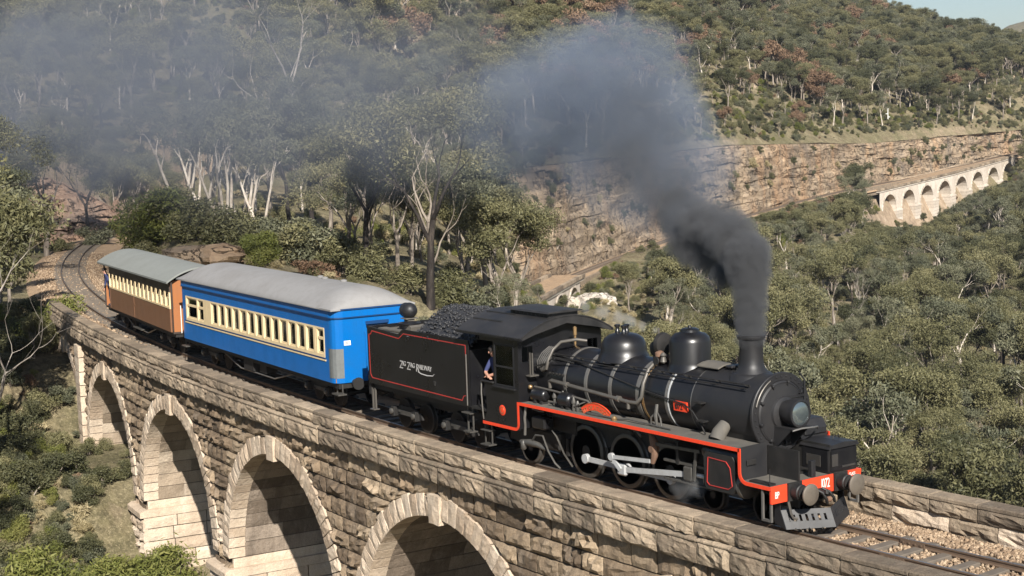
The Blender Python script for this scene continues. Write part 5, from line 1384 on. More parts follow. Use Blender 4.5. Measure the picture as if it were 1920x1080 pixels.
M_fascia = paint('dark_brown_fascia', (.04, .028, .022), .5, 0, (.05, .04, .03), .4, 2, 16, .05)
M_wood = paint('varnished_interior', (.33, .15, .055), .4, 0, (.14, .06, .03), .4, 3, 18, .05)
M_grime = paint('unpainted_grey_panel', (.16, .17, .17), .5, .2, (.08, .085, .08), .6, 3, 12, .08)

def coach_at(s1, s2):
    A, B = Vector(trk(s1)), Vector(trk(s2)); c = (A + B) / 2; d = A - B
    return (c.x, c.y, 0), math.atan2(d.y, d.x), d.length
def put_for(root):
    return lambda name, mb, mat, parent=None, smooth=False, bevel=0, angle=38: mb.build(name, mat, parent or root, smooth, angle, bevel)
def side_rects(mb, y, t, rects):
    for x0, x1, z0, z1 in rects: mb.box(x0, x1, y - t / 2, y + t / 2, z0, z1)
    return mb
def roof_mesh(X0, X1, HWR, ze, za, dome, power=2.0, n=18, m=10, thick=.05, flat=0.0):
    """arched roof, ends drooping to the eave over the length dome"""
    mb = MB(); xs = []
    for i in range(m + 1): xs.append(X0 + dome * (1 - math.cos(math.pi / 2 * i / m)) if dome else X0)
    xs = sorted(set([round(x, 4) for x in xs] + [X0 + dome + (X1 - X0 - 2 * dome) * i / 6 for i in range(7)] + [X0 + X1 - x for x in xs])) if dome else [X0 + (X1 - X0) * i / 8 for i in range(9)]
    def hh(x, y):
        e = 1.0
        if dome:
            u = min(x - X0, X1 - x) / dome
            u = max(min(u, 1), 0); e = math.sqrt(max(1 - (1 - u) ** 2, 0))
        return ze + (za - ze) * e * (1 - (abs(y) / HWR) ** power)
    rows = []
    for x in xs: rows.append([(x, HWR * (2 * j / n - 1), hh(x, HWR * (2 * j / n - 1))) for j in range(n + 1)])
    vs = [p for r in rows for p in r]; W = n + 1; R = len(rows)
    top = len(vs)
    fs = [(i * W + j, i * W + j + 1, (i + 1) * W + j + 1, (i + 1) * W + j) for i in range(R - 1) for j in range(n)]
    rim = [i * W for i in range(R)] + [(R - 1) * W + j for j in range(1, W)] + [i * W + n for i in range(R - 2, -1, -1)] + [j for j in range(n - 1, 0, -1)]
    vs2 = [(vs[i][0], vs[i][1], vs[i][2] - thick) for i in rim]
    vs += vs2; k = len(rim)
    fs += [(rim[i], rim[(i + 1) % k], top + (i + 1) % k, top + i) for i in range(k)]
    fs.append(tuple(top + i for i in range(k)))
    mb.add(vs, fs); return mb

# ---- blue coach
loc, rz, LB = coach_at(-18.85, -33.375)
BL = empty('blue_carriage', loc, rz)
tag(BL, 'bright blue passenger carriage with cream window band and grey domed roof', 'carriage')
Bp = put_for(BL); h = LB / 2; w = 1.323
rc = .30
def bodyring(z0, z1, out=0.0):
    pts = []
    for cx_, cy_, a0 in ((h - rc, w - rc, 0), (-h + rc, w - rc, 90), (-h + rc, -w + rc, 180), (h - rc, -w + rc, 270)):
        for a in (0, 22.5, 45, 67.5, 90):
            t = math.radians(a0 + a); pts.append((cx_ + (rc + out) * math.cos(t), cy_ + (rc + out) * math.sin(t)))
    return pts
ZS0, ZW0, ZW1, ZT = .97, 1.70, 2.62, 3.22
def shell(mb, z0, z1, out=0.0, skip=None):
    pts = bodyring(z0, z1, out); n = len(pts)
    for i in range(n):
        j = (i + 1) % n
        if skip and skip(pts[i], pts[j]): continue
        p, q_ = pts[i], pts[j]
        nx, ny = q_[1] - p[1], -(q_[0] - p[0]); l = math.hypot(nx, ny); nx, ny = nx / l * .04, ny / l * .04
        vs = [(p[0], p[1], z0), (q_[0], q_[1], z0), (q_[0], q_[1], z1), (p[0], p[1], z1)]
        vs += [(x - nx, y - ny, zq) for x, y, zq in vs]
        mb.add(vs, [(0, 1, 2, 3), (7, 6, 5, 4), (0, 4, 5, 1), (1, 5, 6, 2), (2, 6, 7, 3), (3, 7, 4, 0)])
isside = lambda p, q_: abs(p[0] - q_[0]) > 5
isend = lambda p, q_: abs(p[1] - q_[1]) > 1 and abs(p[0] - q_[0]) < .1
mb = MB(); shell(mb, ZS0, ZW0, 0, isend); shell(mb, ZW1, ZT, 0, isend)
shell(mb, ZW0, ZW1, 0, lambda p, q_: isside(p, q_) or isend(p, q_))
# plain panels at both ends of the window band
for sg in (-1, 1):
    side_rects(mb, sg * (w - .02), .04, [(-h + rc, -6.62, ZW0, ZW1), (6.54, h - rc, ZW0, ZW1)])
body = Bp('body', mb, M_blue, None, True)
# end walls with a recessed doorway
for sg in (-1, 1):
    mb = MB(); x = sg * (h - .02); ye = w - rc
    mb.box(x - .02, x + .02, -ye, -.24, ZS0, ZT).box(x - .02, x + .02, .50, ye, ZS0, ZT).box(x - .02, x + .02, -.24, .50, 2.80, ZT).box(x - sg * .16 - .02, x - sg * .16 + .02, -.3, .56, ZS0, 2.9)
    e = Bp('end_wall', mb, M_blue)
    Bp('door_head', MB().box(x - .03, x + sg * .03 + .01, -.26, .52, 2.70, 2.80), M_bluedark, e)
    if sg > 0:
        sign = Bp('notice', MB().box(x + .02, x + .03, -1.0, -.78, 2.12, 2.26), M_white, e)
        mb = MB()
        for zq, a, b in ((2.215, -.96, -.83), (2.17, -.95, -.85)): mb.box(x + .03, x + .033, a, b, zq - .008, zq + .008)
        Bp('print', mb, M_bluedark, sign)
# bare grey corner panel
pts = [p for p in bodyring(0, 0, .006) if p[0] > 0 and p[1] < 0]
pts = sorted(pts, key=lambda p: p[0])[:5] + [(h + .004, -.98)]
pts = [(h - rc - .12, -w - .006)] + sorted([p for p in bodyring(0, 0, .006) if p[0] > h - rc - .01 and p[1] < -w + rc + .01], key=lambda p: p[1]) 
mb = MB(); n = len(pts)
mb.add([(x, y, zq) for zq in (1.12, 2.02) for x, y in pts], [(i, i + 1, n + i + 1, n + i) for i in range(n - 1)])
Bp('corner_panel', mb, M_grime, body)
# letterboard and rails
mb = MB(); shell(mb, 2.98, 3.20, .035); Bp('letterboard', mb, M_blue, body)
mb = MB(); shell(mb, 2.945, 2.978, .05); Bp('cornice_line', mb, M_bluedark, body)
for sg in (-1, 1):
    y = sg * (w + .008)
    wb = Bp('window_band', side_rects(MB(), sg * (w - .015), .05, [(-6.62, 6.54, ZW0, ZW0 + .10), (-6.62, 6.54, ZW1 - .06, ZW1), (-6.62, -6.50, ZW0 + .10, ZW1 - .06), (-4.62, -3.78, ZW0 + .10, ZW1 - .06), (6.47, 6.54, ZW0 + .10, ZW1 - .06), (-5.36, -5.24, ZW0 + .10, ZW1 - .06), (5.86, 5.98, ZW0 + .10, ZW1 - .06)]), M_creamp)
    Bp('cream_stripe', side_rects(MB(), y, .02, [(-6.75, 6.6, 1.60, 1.645)]), M_creamp, body)
    Bp('dark_stripe', side_rects(MB(), y, .016, [(-6.75, 6.6, 1.655, 1.70)]), M_bluedark, body)
    # two-pane window, thirteen narrow windows, end window
    wins = [(-6.50, -5.36), (-5.24, -4.62)]
    x = -3.72
    pitch = (5.86 + 3.72) / 13
    for k in range(13): wins.append((x + k * pitch, x + k * pitch + pitch - .16))
    wins.append((5.98, 6.47))
    for k, (a, b) in enumerate(wins):
        fr_ = MB(); yy = sg * (w - .03)
        if 1 < k < 15: side_rects(fr_, sg * (w - .012), .056, [(b, b + .16, ZW0 + .10, ZW1 - .06)])
        zb = ZW0 + .10; zt = ZW1 - .06
        side_rects(fr_, yy, .03, [(a, b, zb, zb + .05), (a, b, zt - .05, zt), (a, a + .04, zb + .05, zt - .05), (b - .04, b, zb + .05, zt - .05)])
        if k in (0, 1, 15): side_rects(fr_, yy + sg * .005, .036, [(a, b, 2.24, 2.32)])
        o = Bp('window', fr_, M_creamp, wb)
        Bp('window_pane', MB().box(a, b, sg * (w - .05) - .003, sg * (w - .05) + .003, zb, zt), M_glass, wb)
# inside: floor, partition, benches
Bp('floor', MB().box(-h + .1, h - .1, -w + .06, w - .06, .98, 1.10), M_wood)
Bp('partition', MB().box(-4.4, -4.34, -w + .06, w - .06, 1.1, 3.2).box(5.80, 5.84, -w + .06, w - .06, 1.1, 3.2).box(.9, .94, -w + .06, w - .06, 1.1, 3.2), M_wood)
for k in range(13):
    x = -3.5 + k * .72
    for sg in (-1, 1):
        Bp('bench', MB().box(x, x + .42, min(sg * .35, sg * 1.22), max(sg * .35, sg * 1.22), 1.45, 1.55).box(x, x + .06, min(sg * .35, sg * 1.22), max(sg * .35, sg * 1.22), 1.55, 2.08), M_wood)
Bp('ceiling', MB().box(-h + .1, h - .1, -w + .06, w - .06, 3.12, 3.16), M_creamp)
rf = Bp('roof', roof_mesh(-h - .06, h + .06, w + .10, 3.24, 3.80, 1.25, 2.4, 20, 8, .05), M_roofgrey, None, True, 0, 50)
mb = MB(); shell(mb, 3.195, 3.24, .075); Bp('eave_line', mb, M_bluedark, rf)
for x, y in ((2.6, .3), (3.2, .2), (4.6, .25)):
    Bp('roof_vent', MB().lathe([(.10, 3.75), (.11, 3.83), (.05, 3.86)], (x, y, 0), 'z', 14), M_roofgrey, rf, True)
Bp('under_frame', MB().box(-h + .05, h - .05, -1.2, 1.2, .80, .96).box(-3, 3, -.4, .4, .5, .8), M_frame)
for sg in (-1, 1):
    Bp('truss_rod', MB().tube([(-3.6, sg * 1.08, .86), (-1.6, sg * 1.08, .42), (1.6, sg * 1.08, .42), (3.6, sg * 1.08, .86)], .024, 6), M_band, None, True)
    Bp('battery_box', MB().box(-1.1, -.2, sg * .95 - .2, sg * .95 + .2, .46, .80).box(.3, .9, sg * .9 - .2, sg * .9 + .2, .5, .80), M_frame)
    for x in (-h + .1, h - .1):
        Bp('coach_step', MB().box(x - .25, x + .25, sg * 1.18 - .14, sg * 1.18 + .14, .62, .66).bar((x - .2, sg * 1.15, .64), (x - .2, sg * 1.15, .95), .03).bar((x + .2, sg * 1.15, .64), (x + .2, sg * 1.15, .95), .03), M_oily)
    Bp('grab_rail', MB().cyl((-h + .15, sg * (w + .05), 1.15), (-h + .15, sg * (w + .05), 2.2), .016, n=8), M_white, None, True)
    for x in (h, -h):
        q_ = 1 if x > 0 else -1
        Bp('buffer', MB().lathe([(.12, x - q_ * .02), (.12, x + q_ * .2), (.19, x + q_ * .22), (.19, x + q_ * .26)], (0, sg * .68, .95), 'x', 16), M_frame, None, True)
for cx_ in (-5.0, 5.0): bogie(cx_, BL, Bp, 1.55, .40)
for q_ in (-1, 1):
    Bp('end_handrail', MB().tube([(q_ * (h + .02), -.30, 1.1), (q_ * (h + .08), -.30, 1.2), (q_ * (h + .08), -.30, 2.4), (q_ * (h + .02), -.30, 2.5)], .016, 6), M_blue, None, True)
    Bp('coupler', MB().box(min(q_ * (h - .2), q_ * (h + .3)), max(q_ * (h - .2), q_ * (h + .3)), -.12, .12, .75, .95, .03), M_frame)

# ---- brown coach
loc, rz, LR = coach_at(-34.80, -47.2)
BR = empty('brown_carriage', loc, rz)
tag(BR, 'brown wooden passenger carriage with cream arched windows, last of the train', 'carriage')
Rp = put_for(BR); h = LR / 2; w = 1.27
X0, X1 = -4.95, 6.02
zb, zt = 1.94, 2.54
mb = MB()
for sg in (-1, 1): side_rects(mb, sg * (w - .02), .04, [(X0, X1, .98, zb - .04)])
body = Rp('lower_panel', mb, M_brown)
mb = MB()
for sg in (-1, 1):
    for x in (X0 + .03, -.21, X1 - .03): mb.box(x - .025, x + .025, sg * w - .012, sg * w + .012, 1.0, zb - .05)
    mb.box(-.18, -.02, sg * (w + .01) - .008, sg * (w + .01) + .008, 1.52, 1.56)
Rp('cover_strip', mb, M_brown, body)
mb = MB()
for sg in (-1, 1): side_rects(mb, sg * (w - .02), .04, [(X0, X1, zt, 2.98)])
Rp('upper_panel', mb, M_fascia)
NW = 15
for sg in (-1, 1):
    wb = Rp('window_band', side_rects(MB(), sg * (w - .01), .05, [(X0, X1, zb - .04, zb + .03)]), M_creamp)
    pitch = (X1 - X0) / NW
    for k in range(NW + 1):
        x = X0 + k * pitch
        Rp('window_post', side_rects(MB(), sg * (w - .008), .055, [(max(x - .085, X0), min(x + .085, X1), zb + .03, zt + .02)]), M_creamp, wb)
        if k < NW:
            a, b = x + .085, x + pitch - .085; m_ = (a + b) / 2; rr = (b - a) / 2
            vs = [(m_ + rr * math.cos(t), zt - .22 + min(.2, rr * .75) * math.sin(t)) for t in np.linspace(0, math.pi, 9)]
            mb = MB(); poly = [(b, zt + .01)] + vs + [(a, zt + .01)]
            for i in range(8):
                p, q_ = vs[i], vs[i + 1]
                pts = [(p[0], p[1]), (q_[0], q_[1]), (q_[0], zt + .01), (p[0], zt + .01)]
                mb.add([(xx, sg * (w - .02) - .012, zz_) for xx, zz_ in pts] + [(xx, sg * (w - .02) + .012, zz_) for xx, zz_ in pts], [(0, 1, 2, 3), (7, 6, 5, 4), (0, 4, 5, 1), (1, 5, 6, 2), (2, 6, 7, 3), (3, 7, 4, 0)])
            Rp('arch_head', mb, M_fascia, wb)
            Rp('window_pane', MB().box(a, b, sg * (w - .045) - .003, sg * (w - .045) + .003, zb, zt), M_glass, wb)
            if k in (0, 1, 2, 11, 12, 13, 14): Rp('sash', side_rects(MB(), sg * (w - .03), .02, [(a + .05, a + .09, zb + .03, zt - .2), (b - .09, b - .05, zb + .03, zt - .2), (a + .09, b - .09, zt - .24, zt - .2), (a + .09, b - .09, zb + .03, zb + .07)]), M_creamp, wb)
for x, q_ in ((X1, 1), (X0, -1)):
    mb = MB(); ye = w - .04
    mb.box(x - .02, x + .02, -ye, -.38, .98, 3.0).box(x - .02, x + .02, .38, ye, .98, 3.0).box(x - .02, x + .02, -.38, .38, 2.6, 3.0)
    e = Rp('end_wall', mb, M_brownlit)
    Rp('end_door', MB().box(x - .04, x, -.38, .38, 1.02, 2.6), M_brown, e)
    # platform, end panel, posts, gate
    xe = q_ * h
    Rp('platform', MB().box(min(x, xe), max(x, xe), -w + .05, w - .05, .92, 1.0), M_fascia)
    for sg in (-1, 1):
        Rp('platform_panel', MB().box(min(xe - q_ * .05, xe), max(xe - q_ * .05, xe), min(sg * .45, sg * (w - .03)), max(sg * .45, sg * (w - .03)), 1.0, 1.9), M_brownlit)
        Rp('roof_post', MB().bar((xe - q_ * .03, sg * (w - .05), 1.0), (xe - q_ * .03, sg * (w - .05), 2.98), .06), M_fascia)
Rp('floor', MB().box(X0, X1, -w + .05, w - .05, .98, 1.08), M_wood)
for k in range(7):
    x = -4.2 + k * 1.45
    for sg in (-1, 1): Rp('bench', MB().box(x, x + .45, min(sg * .3, sg * 1.18), max(sg * .3, sg * 1.18), 1.42, 1.5).box(x, x + .05, min(sg * .3, sg * 1.18), max(sg * .3, sg * 1.18), 1.5, 2.0), M_wood)
rf = Rp('roof', roof_mesh(-h - .45, h + .12, w + .16, 2.99, 3.50, 0, 2.0, 20, 8, .07), M_roofgreen, None, True, 0, 50)
mb = MB()
for sg in (-1, 1): mb.box(-h - .42, h + .1, sg * (w + .12) - .02, sg * (w + .12) + .02, 2.90, 2.97)
Rp('gutter', mb, M_fascia, rf)
Rp('under_frame', MB().box(-h + .05, h - .05, -1.12, 1.12, .78, .95), M_frame)
for sg in (-1, 1):
    Rp('footboard', MB().box(-.9, .6, sg * 1.12 - .1, sg * 1.12 + .1, .5, .54).box(-h, -h + .9, sg * 1.12 - .12, sg * 1.12 + .12, .40, .44), M_oily)
    Rp('truss_rod', MB().tube([(-3.0, sg * 1.05, .84), (-1.2, sg * 1.05, .45), (1.2, sg * 1.05, .45), (3.0, sg * 1.05, .84)], .024, 6), M_band, None, True)
    for x in (h, -h):
        q_ = 1 if x > 0 else -1
        Rp('buffer', MB().lathe([(.12, x - q_ * .02), (.12, x + q_ * .15), (.19, x + q_ * .17), (.19, x + q_ * .2)], (0, sg * .68, .92), 'x', 16), M_frame, None, True)
for cx_ in (-4.2, 4.2): bogie(cx_, BR, Rp, 1.5, .40)

# ------------------------------------------------------------------ two people on the train
M_skin = paint('skin', (.42, .22, .15), .5, 0, (.38, .18, .12), .3, 5, 20, .02)
M_navy = paint('navy_cloth', (.035, .045, .12), .85, 0, (.05, .055, .10), .4, 5, 30, .1, .2)
M_trouser = paint('dark_trouser_cloth', (.03, .032, .045), .85, 0, (.05, .05, .05), .4, 5, 30, .1, .2)
M_hair = paint('dark_cap_cloth', (.035, .028, .025), .8, 0, (.06, .05, .04), .4, 8, 30, .1, .2)
def skinned(name, joints, bones, root, mats, region):
    """one continuous body grown along a skeleton; region(point)->material slot"""
    me = D.meshes.new(name); keys = list(joints)
    me.from_pydata([joints[k][0] for k in keys], [(keys.index(a), keys.index(b)) for a, b in bones], [])
    ob = D.objects.new(name, me); COL.objects.link(ob)
    md = ob.modifiers.new('skin', 'SKIN'); md.use_smooth_shade = True
    if not me.skin_vertices: me.skin_vertices.new()
    for i, k in enumerate(keys):
        r = joints[k][1]; sv = me.skin_vertices[0].data[i]
        sv.radius = r if isinstance(r, tuple) else (r, r); sv.use_root = (k == root)
    sb = ob.modifiers.new('sub', 'SUBSURF'); sb.levels = 1; sb.render_levels = 1
    dg = bpy.context.evaluated_depsgraph_get(); dg.update()
    m2 = D.meshes.new_from_object(ob.evaluated_get(dg)); m2.name = name
    D.objects.remove(ob); D.meshes.remove(me)
    for m_ in mats: m2.materials.append(m_)
    for p in m2.polygons: p.material_index = region(p.center); p.use_smooth = True
    return m2
def person(name, J, label, region, root_xy, parentmat, cap=True):
    bones = [('pelvis', 'waist'), ('waist', 'chest'), ('chest', 'neck'), ('neck', 'head0'), ('head0', 'head1')]
    for s in 'lr':
        bones += [('chest', 'sh' + s), ('sh' + s, 'el' + s), ('el' + s, 'wr' + s), ('wr' + s, 'ha' + s), ('pelvis', 'hip' + s), ('hip' + s, 'kn' + s), ('kn' + s, 'an' + s), ('an' + s, 'to' + s)]
        for k in range(4): bones += [('ha' + s, 'f%d%s' % (k, s))]
        bones += [('wr' + s, 'th' + s)]
        a = Vector(J['ha' + s][0]); d = (a - Vector(J['wr' + s][0])).normalized(); sd_ = d.cross(Vector((0, 0, 1)))
        sd_ = sd_.normalized() if sd_.length > .1 else Vector((0, 1, 0))
        for k in range(4): J['f%d%s' % (k, s)] = (tuple(a + d * (.075 - .012 * abs(k - 1.4)) + sd_ * (.022 * (k - 1.5)) + Vector((0, 0, -.03))), .009)
        J['th' + s] = (tuple(Vector(J['wr' + s][0]) + d * .05 + sd_ * .05), .011)
    R = empty(name, root_xy[:3], root_xy[3]); tag(R, label, 'person', 'people on the train')
    me = skinned('body', J, bones, 'pelvis', [M_skin, M_navy, M_trouser], region)
    b_ = link('body', me, R)
    hd = Vector(J['head1'][0]); h0 = Vector(J['head0'][0]); c = hd.lerp(h0, .45); f_ = Vector(J['face'][0]) if 'face' in J else Vector((1, 0, 0))
    f_.normalize(); sdv = f_.cross(Vector((0, 0, 1))).normalized()
    mb = MB()
    mb.lathe([(.108, 0), (.113, .03), (.10, .075), (.055, .10), (1e-4, .108)], (c.x, c.y, c.z + .035), 'z', 16)
    if cap:
        q_ = c + f_ * .13
        mb.add([tuple(c + sdv * .08 + f_ * .07 + Vector((0, 0, .05))), tuple(c - sdv * .08 + f_ * .07 + Vector((0, 0, .05))), tuple(q_ - sdv * .05 + Vector((0, 0, .03))), tuple(q_ + sdv * .05 + Vector((0, 0, .03)))], [(0, 1, 2, 3)])
    mb.build('cap', M_hair, R, True)
    mb = MB()
    for sg in (-1, 1):
        mb.ball(tuple(c + f_ * .088 + sdv * sg * .034 + Vector((0, 0, -.005))), .012, 8, 5)
    mb.build('eyes', M_hair, R, True)
    mb = MB(); mb.ball(tuple(c + f_ * .105 + Vector((0, 0, -.035))), .017, 8, 6, 1.5)
    for sg in (-1, 1): mb.ball(tuple(c + sdv * sg * .098 + Vector((0, 0, -.03))), .022, 8, 6, 1.5)
    mb.build('nose_and_ears', M_skin, R, True)
    return R
# driver leaning on the arm rest of the cab (local: metres from the cab floor under him)
J = {'pelvis': ((-.05, .16, .82), (.15, .11)), 'waist': ((-.03, .10, .98), (.145, .11)), 'chest': ((0, .02, 1.18), (.17, .125)), 'neck': ((.03, -.05, 1.36), .06), 'head0': ((.05, -.09, 1.43), (.078, .085)), 'head1': ((.06, -.11, 1.58), (.085, .095)),
     'shl': ((-.19, .0, 1.24), .075), 'ell': ((-.17, -.20, .96), .052), 'wrl': ((.08, -.27, .87), .036), 'hal': ((.16, -.28, .86), (.04, .025)),
     'shr': ((.18, .0, 1.24), .075), 'elr': ((.24, -.18, .95), .052), 'wrr': ((.05, -.25, .89), .036), 'har': ((-.02, -.27, .88), (.04, .025)),
     'hipl': ((-.13, .16, .76), .10), 'knl': ((-.13, .14, .44), .068), 'anl': ((-.13, .18, .09), .045), 'tol': ((-.12, .03, .04), .04),
     'hipr': ((.05, .16, .76), .10), 'knr': ((.05, .14, .44), .068), 'anr': ((.05, .18, .09), .045), 'tor': ((.05, .03, .04), .04), 'face': ((.75, -.7, -.1), 0)}
def reg1(c):
    if c.z > 1.36: return 0
    if c.z < .90 and c.y > -.1: return 2
    return 0 if (c.z < 1.0 and c.y < -.12) else 1
fj = J.pop('face'); J['face'] = fj
def mk(J, *a):
    f_ = J.pop('face'); global _face
    Jm = dict(J)
    class _D(dict): pass
    return f_, Jm
def person2(name, J, label, region, rxy, cap=True):
    f_ = J.pop('face')
    # the face direction is only used for the cap, eyes and nose
    orig = globals()['skinned']
    def sk(nm, joints, bones, root, mats, reg): 
        jj = {k: v for k, v in joints.items() if k != 'face'}
        return orig(nm, jj, bones, root, mats, reg)
    globals()['skinned'] = sk; J['face'] = f_
    try: return person(name, J, label, region, rxy, None, cap)
    finally: globals()['skinned'] = orig
DR = person2('person', J, 'person in a navy shirt leaning bare forearms on the locomotive cab sill', reg1, (-10.16, -1.06, 1.36, 0.0))
# guard leaning out at the rear platform of the brown carriage
J = {'pelvis': ((0, 0, .92), (.15, .11)), 'waist': ((-.02, -.05, 1.06), (.14, .105)), 'chest': ((-.05, -.13, 1.28), (.17, .12)), 'neck': ((-.08, -.19, 1.46), .058), 'head0': ((-.09, -.22, 1.53), (.078, .085)), 'head1': ((-.09, -.24, 1.68), (.085, .095)),
     'shl': ((-.24, -.12, 1.36), .072), 'ell': ((-.30, -.16, 1.08), .05), 'wrl': ((-.30, -.22, .84), .036), 'hal': ((-.30, -.24, .75), (.035, .025)),
     'shr': ((.13, -.14, 1.36), .072), 'elr': ((.28, -.15, 1.16), .05), 'wrr': ((.42, -.10, 1.24), .036), 'har': ((.48, -.08, 1.28), (.035, .03)),
     'hipl': ((-.09, 0, .86), .10), 'knl': ((-.10, -.03, .48), .066), 'anl': ((-.10, .0, .09), .045), 'tol': ((-.12, -.14, .04), .04),
     'hipr': ((.09, 0, .86), .10), 'knr': ((.10, -.03, .48), .066), 'anr': ((.10, .0, .09), .045), 'tor': ((.12, -.14, .04), .04), 'face': ((.55, -.8, 0), 0)}
reg2 = lambda c: 0 if (c.z > 1.46 or (c.z < .80 and c.x < -.22)) else (2 if c.z < .93 else 1)
lb = Matrix.Translation(BR.location) @ Matrix.Rotation(BR.rotation_euler.z, 4, 'Z')
gp = lb @ Vector((-5.72, -1.06, 1.0))
GU = person2('person', J, 'person in dark cap and navy top leaning from the rear of the brown carriage', reg2, (gp.x, gp.y, gp.z, BR.rotation_euler.z))

# ------------------------------------------------------------------ trees and scrub
def leaf_mat(name, stops, trans=.13, rough=.6):
    M, nt, p = newmat(name)
    out = [n for n in nt.nodes if n.type == 'OUTPUT_MATERIAL'][0]
    at = N(nt, 'ShaderNodeAttribute', attribute_name='tint'); oi = N(nt, 'ShaderNodeObjectInfo')
    f = mathn(nt, 'ADD', mathn(nt, 'MULTIPLY', at.outputs['Fac'], .62), mathn(nt, 'MULTIPLY', oi.outputs['Random'], .38))
    c = ramp(nt, f, stops)
    nt.links.new(c, p.inputs['Base Color']); p.inputs['Roughness'].default_value = rough; p.inputs['Specular IOR Level'].default_value = .3
    tl = N(nt, 'ShaderNodeBsdfTranslucent'); nt.links.new(mixc(nt, .5, c, (.10, .11, .03)), tl.inputs[0])
    mx = N(nt, 'ShaderNodeMixShader'); mx.inputs[0].default_value = trans
    nt.links.new(p.outputs[0], mx.inputs[1]); nt.links.new(tl.outputs[0], mx.inputs[2]); nt.links.new(mx.outputs[0], out.inputs[0])
    return M
M_leaf = leaf_mat('gum_leaves', [(.08, (.060, .062, .028)), (.35, (.108, .104, .048)), (.6, (.150, .140, .066)), (.85, (.205, .185, .092))])
M_leafgrey = leaf_mat('grey_gum_leaves', [(.08, (.058, .064, .038)), (.4, (.105, .108, .064)), (.8, (.17, .165, .10))])
M_leafdark = leaf_mat('dark_leaves', [(.08, (.034, .038, .018)), (.45, (.062, .064, .03)), (.85, (.105, .10, .046))])
M_leafyel = leaf_mat('yellow_green_leaves', [(.08, (.085, .10, .025)), (.45, (.15, .165, .04)), (.85, (.235, .225, .07))], .3)
M_leafrust = leaf_mat('rusty_leaves', [(.08, (.11, .066, .04)), (.45, (.185, .115, .07)), (.85, (.26, .175, .11))])
M_straw = leaf_mat('dry_grass', [(.08, (.22, .175, .09)), (.45, (.36, .295, .16)), (.85, (.48, .40, .24))], .3)
def bark_mat(name, a, b, c_):
    M, nt, p = newmat(name); oc = ocoord(nt)
    mp = N(nt, 'ShaderNodeMapping'); mp.inputs['Scale'].default_value = (2.2, 2.2, .5); nt.links.new(oc, mp.inputs[0])
    c = ramp(nt, noise(nt, mp.outputs[0], 1.4, 6, .65), [(.33, a), (.52, b), (.72, c_)])
    nt.links.new(c, p.inputs['Base Color']); p.inputs['Roughness'].default_value = .85; p.inputs['Specular IOR Level'].default_value = .2
    bump(nt, p, noise(nt, mp.outputs[0], 6, 4), .4, .04)
    return M
M_pale = bark_mat('pale_gum_bark', (.24, .19, .145), (.50, .44, .37), (.66, .60, .52))
M_deadwood = bark_mat('weathered_dead_wood', (.16, .135, .115), (.33, .29, .25), (.50, .45, .39))
M_bark = bark_mat('grey_bark', (.10, .08, .065), (.22, .185, .15), (.36, .31, .26))
M_burnt = bark_mat('blackened_bark', (.013, .011, .010), (.028, .023, .02), (.09, .072, .058))

def leaves(cents, rads, n_per, ln, wd, rng, droop=.3, tint_c=None, up=.45):
    """leaf-sized faces through a set of clumps"""
    cents = np.asarray(cents, float); rads = np.asarray(rads, float)
    k = len(cents); idx = np.repeat(np.arange(k), n_per); n = len(idx)
    d = rng.normal(size=(n, 3)); d /= np.linalg.norm(d, axis=1)[:, None]
    r = rng.uniform(0.12, 1, n) ** .55
    p = cents[idx] + d * r[:, None] * rads[idx]
    a = rng.normal(size=(n, 3)); a[:, 2] -= droop; a /= np.linalg.norm(a, axis=1)[:, None]
    nn = d * .6 + rng.normal(size=(n, 3)) * .8; nn[:, 2] += up
    b = np.cross(a, nn); b /= (np.linalg.norm(b, axis=1)[:, None] + 1e-9)
    L = (ln * rng.uniform(.6, 1.35, n))[:, None]; Wd = (wd * rng.uniform(.6, 1.3, n))[:, None]
    V = np.stack([p - a * L / 2, p + b * Wd / 2 - a * L * .05, p + a * L / 2, p - b * Wd / 2 - a * L * .05], 1).reshape(-1, 3)
    F = np.arange(4 * n).reshape(n, 4)
    tc = rng.random(k) if tint_c is None else tint_c
    t = np.clip(tc[idx] * .65 + rng.random(n) * .45 - .05, 0, 1)
    return V, F, np.repeat(t, 4)
def branches(mb, p, d, L, r, lvl, rng, tips, spread=.6, n=6, curl=.25, grav=.0):
    """a bending limb that forks; the ends are collected in tips"""
    pts = [np.array(p)]; rad = [r]; d = np.array(d, float); d /= np.linalg.norm(d)
    seg = 4 if lvl > 0 else 3
    for i in range(seg):
        d = d + rng.normal(size=3) * curl * .45 + np.array([0, 0, .10 - grav]); d /= np.linalg.norm(d)
        pts.append(pts[-1] + d * L / seg); rad.append(r * (1 - .5 * (i + 1) / seg))
    mb.tube([tuple(x) for x in pts], rad, n, False)
    if lvl <= 0: tips.append(pts[-1]); return
    for k in range(rng.integers(2, 4)):
        ax = rng.normal(size=3); ax -= d * ax.dot(d); ax /= np.linalg.norm(ax)
        nd = d + ax * spread * rng.uniform(.6, 1.4)
        q_ = pts[-1] if k < 2 else pts[2]
        branches(mb, q_, nd, L * rng.uniform(.55, .8), rad[-1] * (.8 if k < 2 else .6), lvl - 1, rng, tips, spread, max(n - 1, 4), curl, grav)
class Proto: pass
def tubes_mesh(mb, name, mat):
    me = mb.mesh(name, True, 60, False); me.materials.append(mat); return me
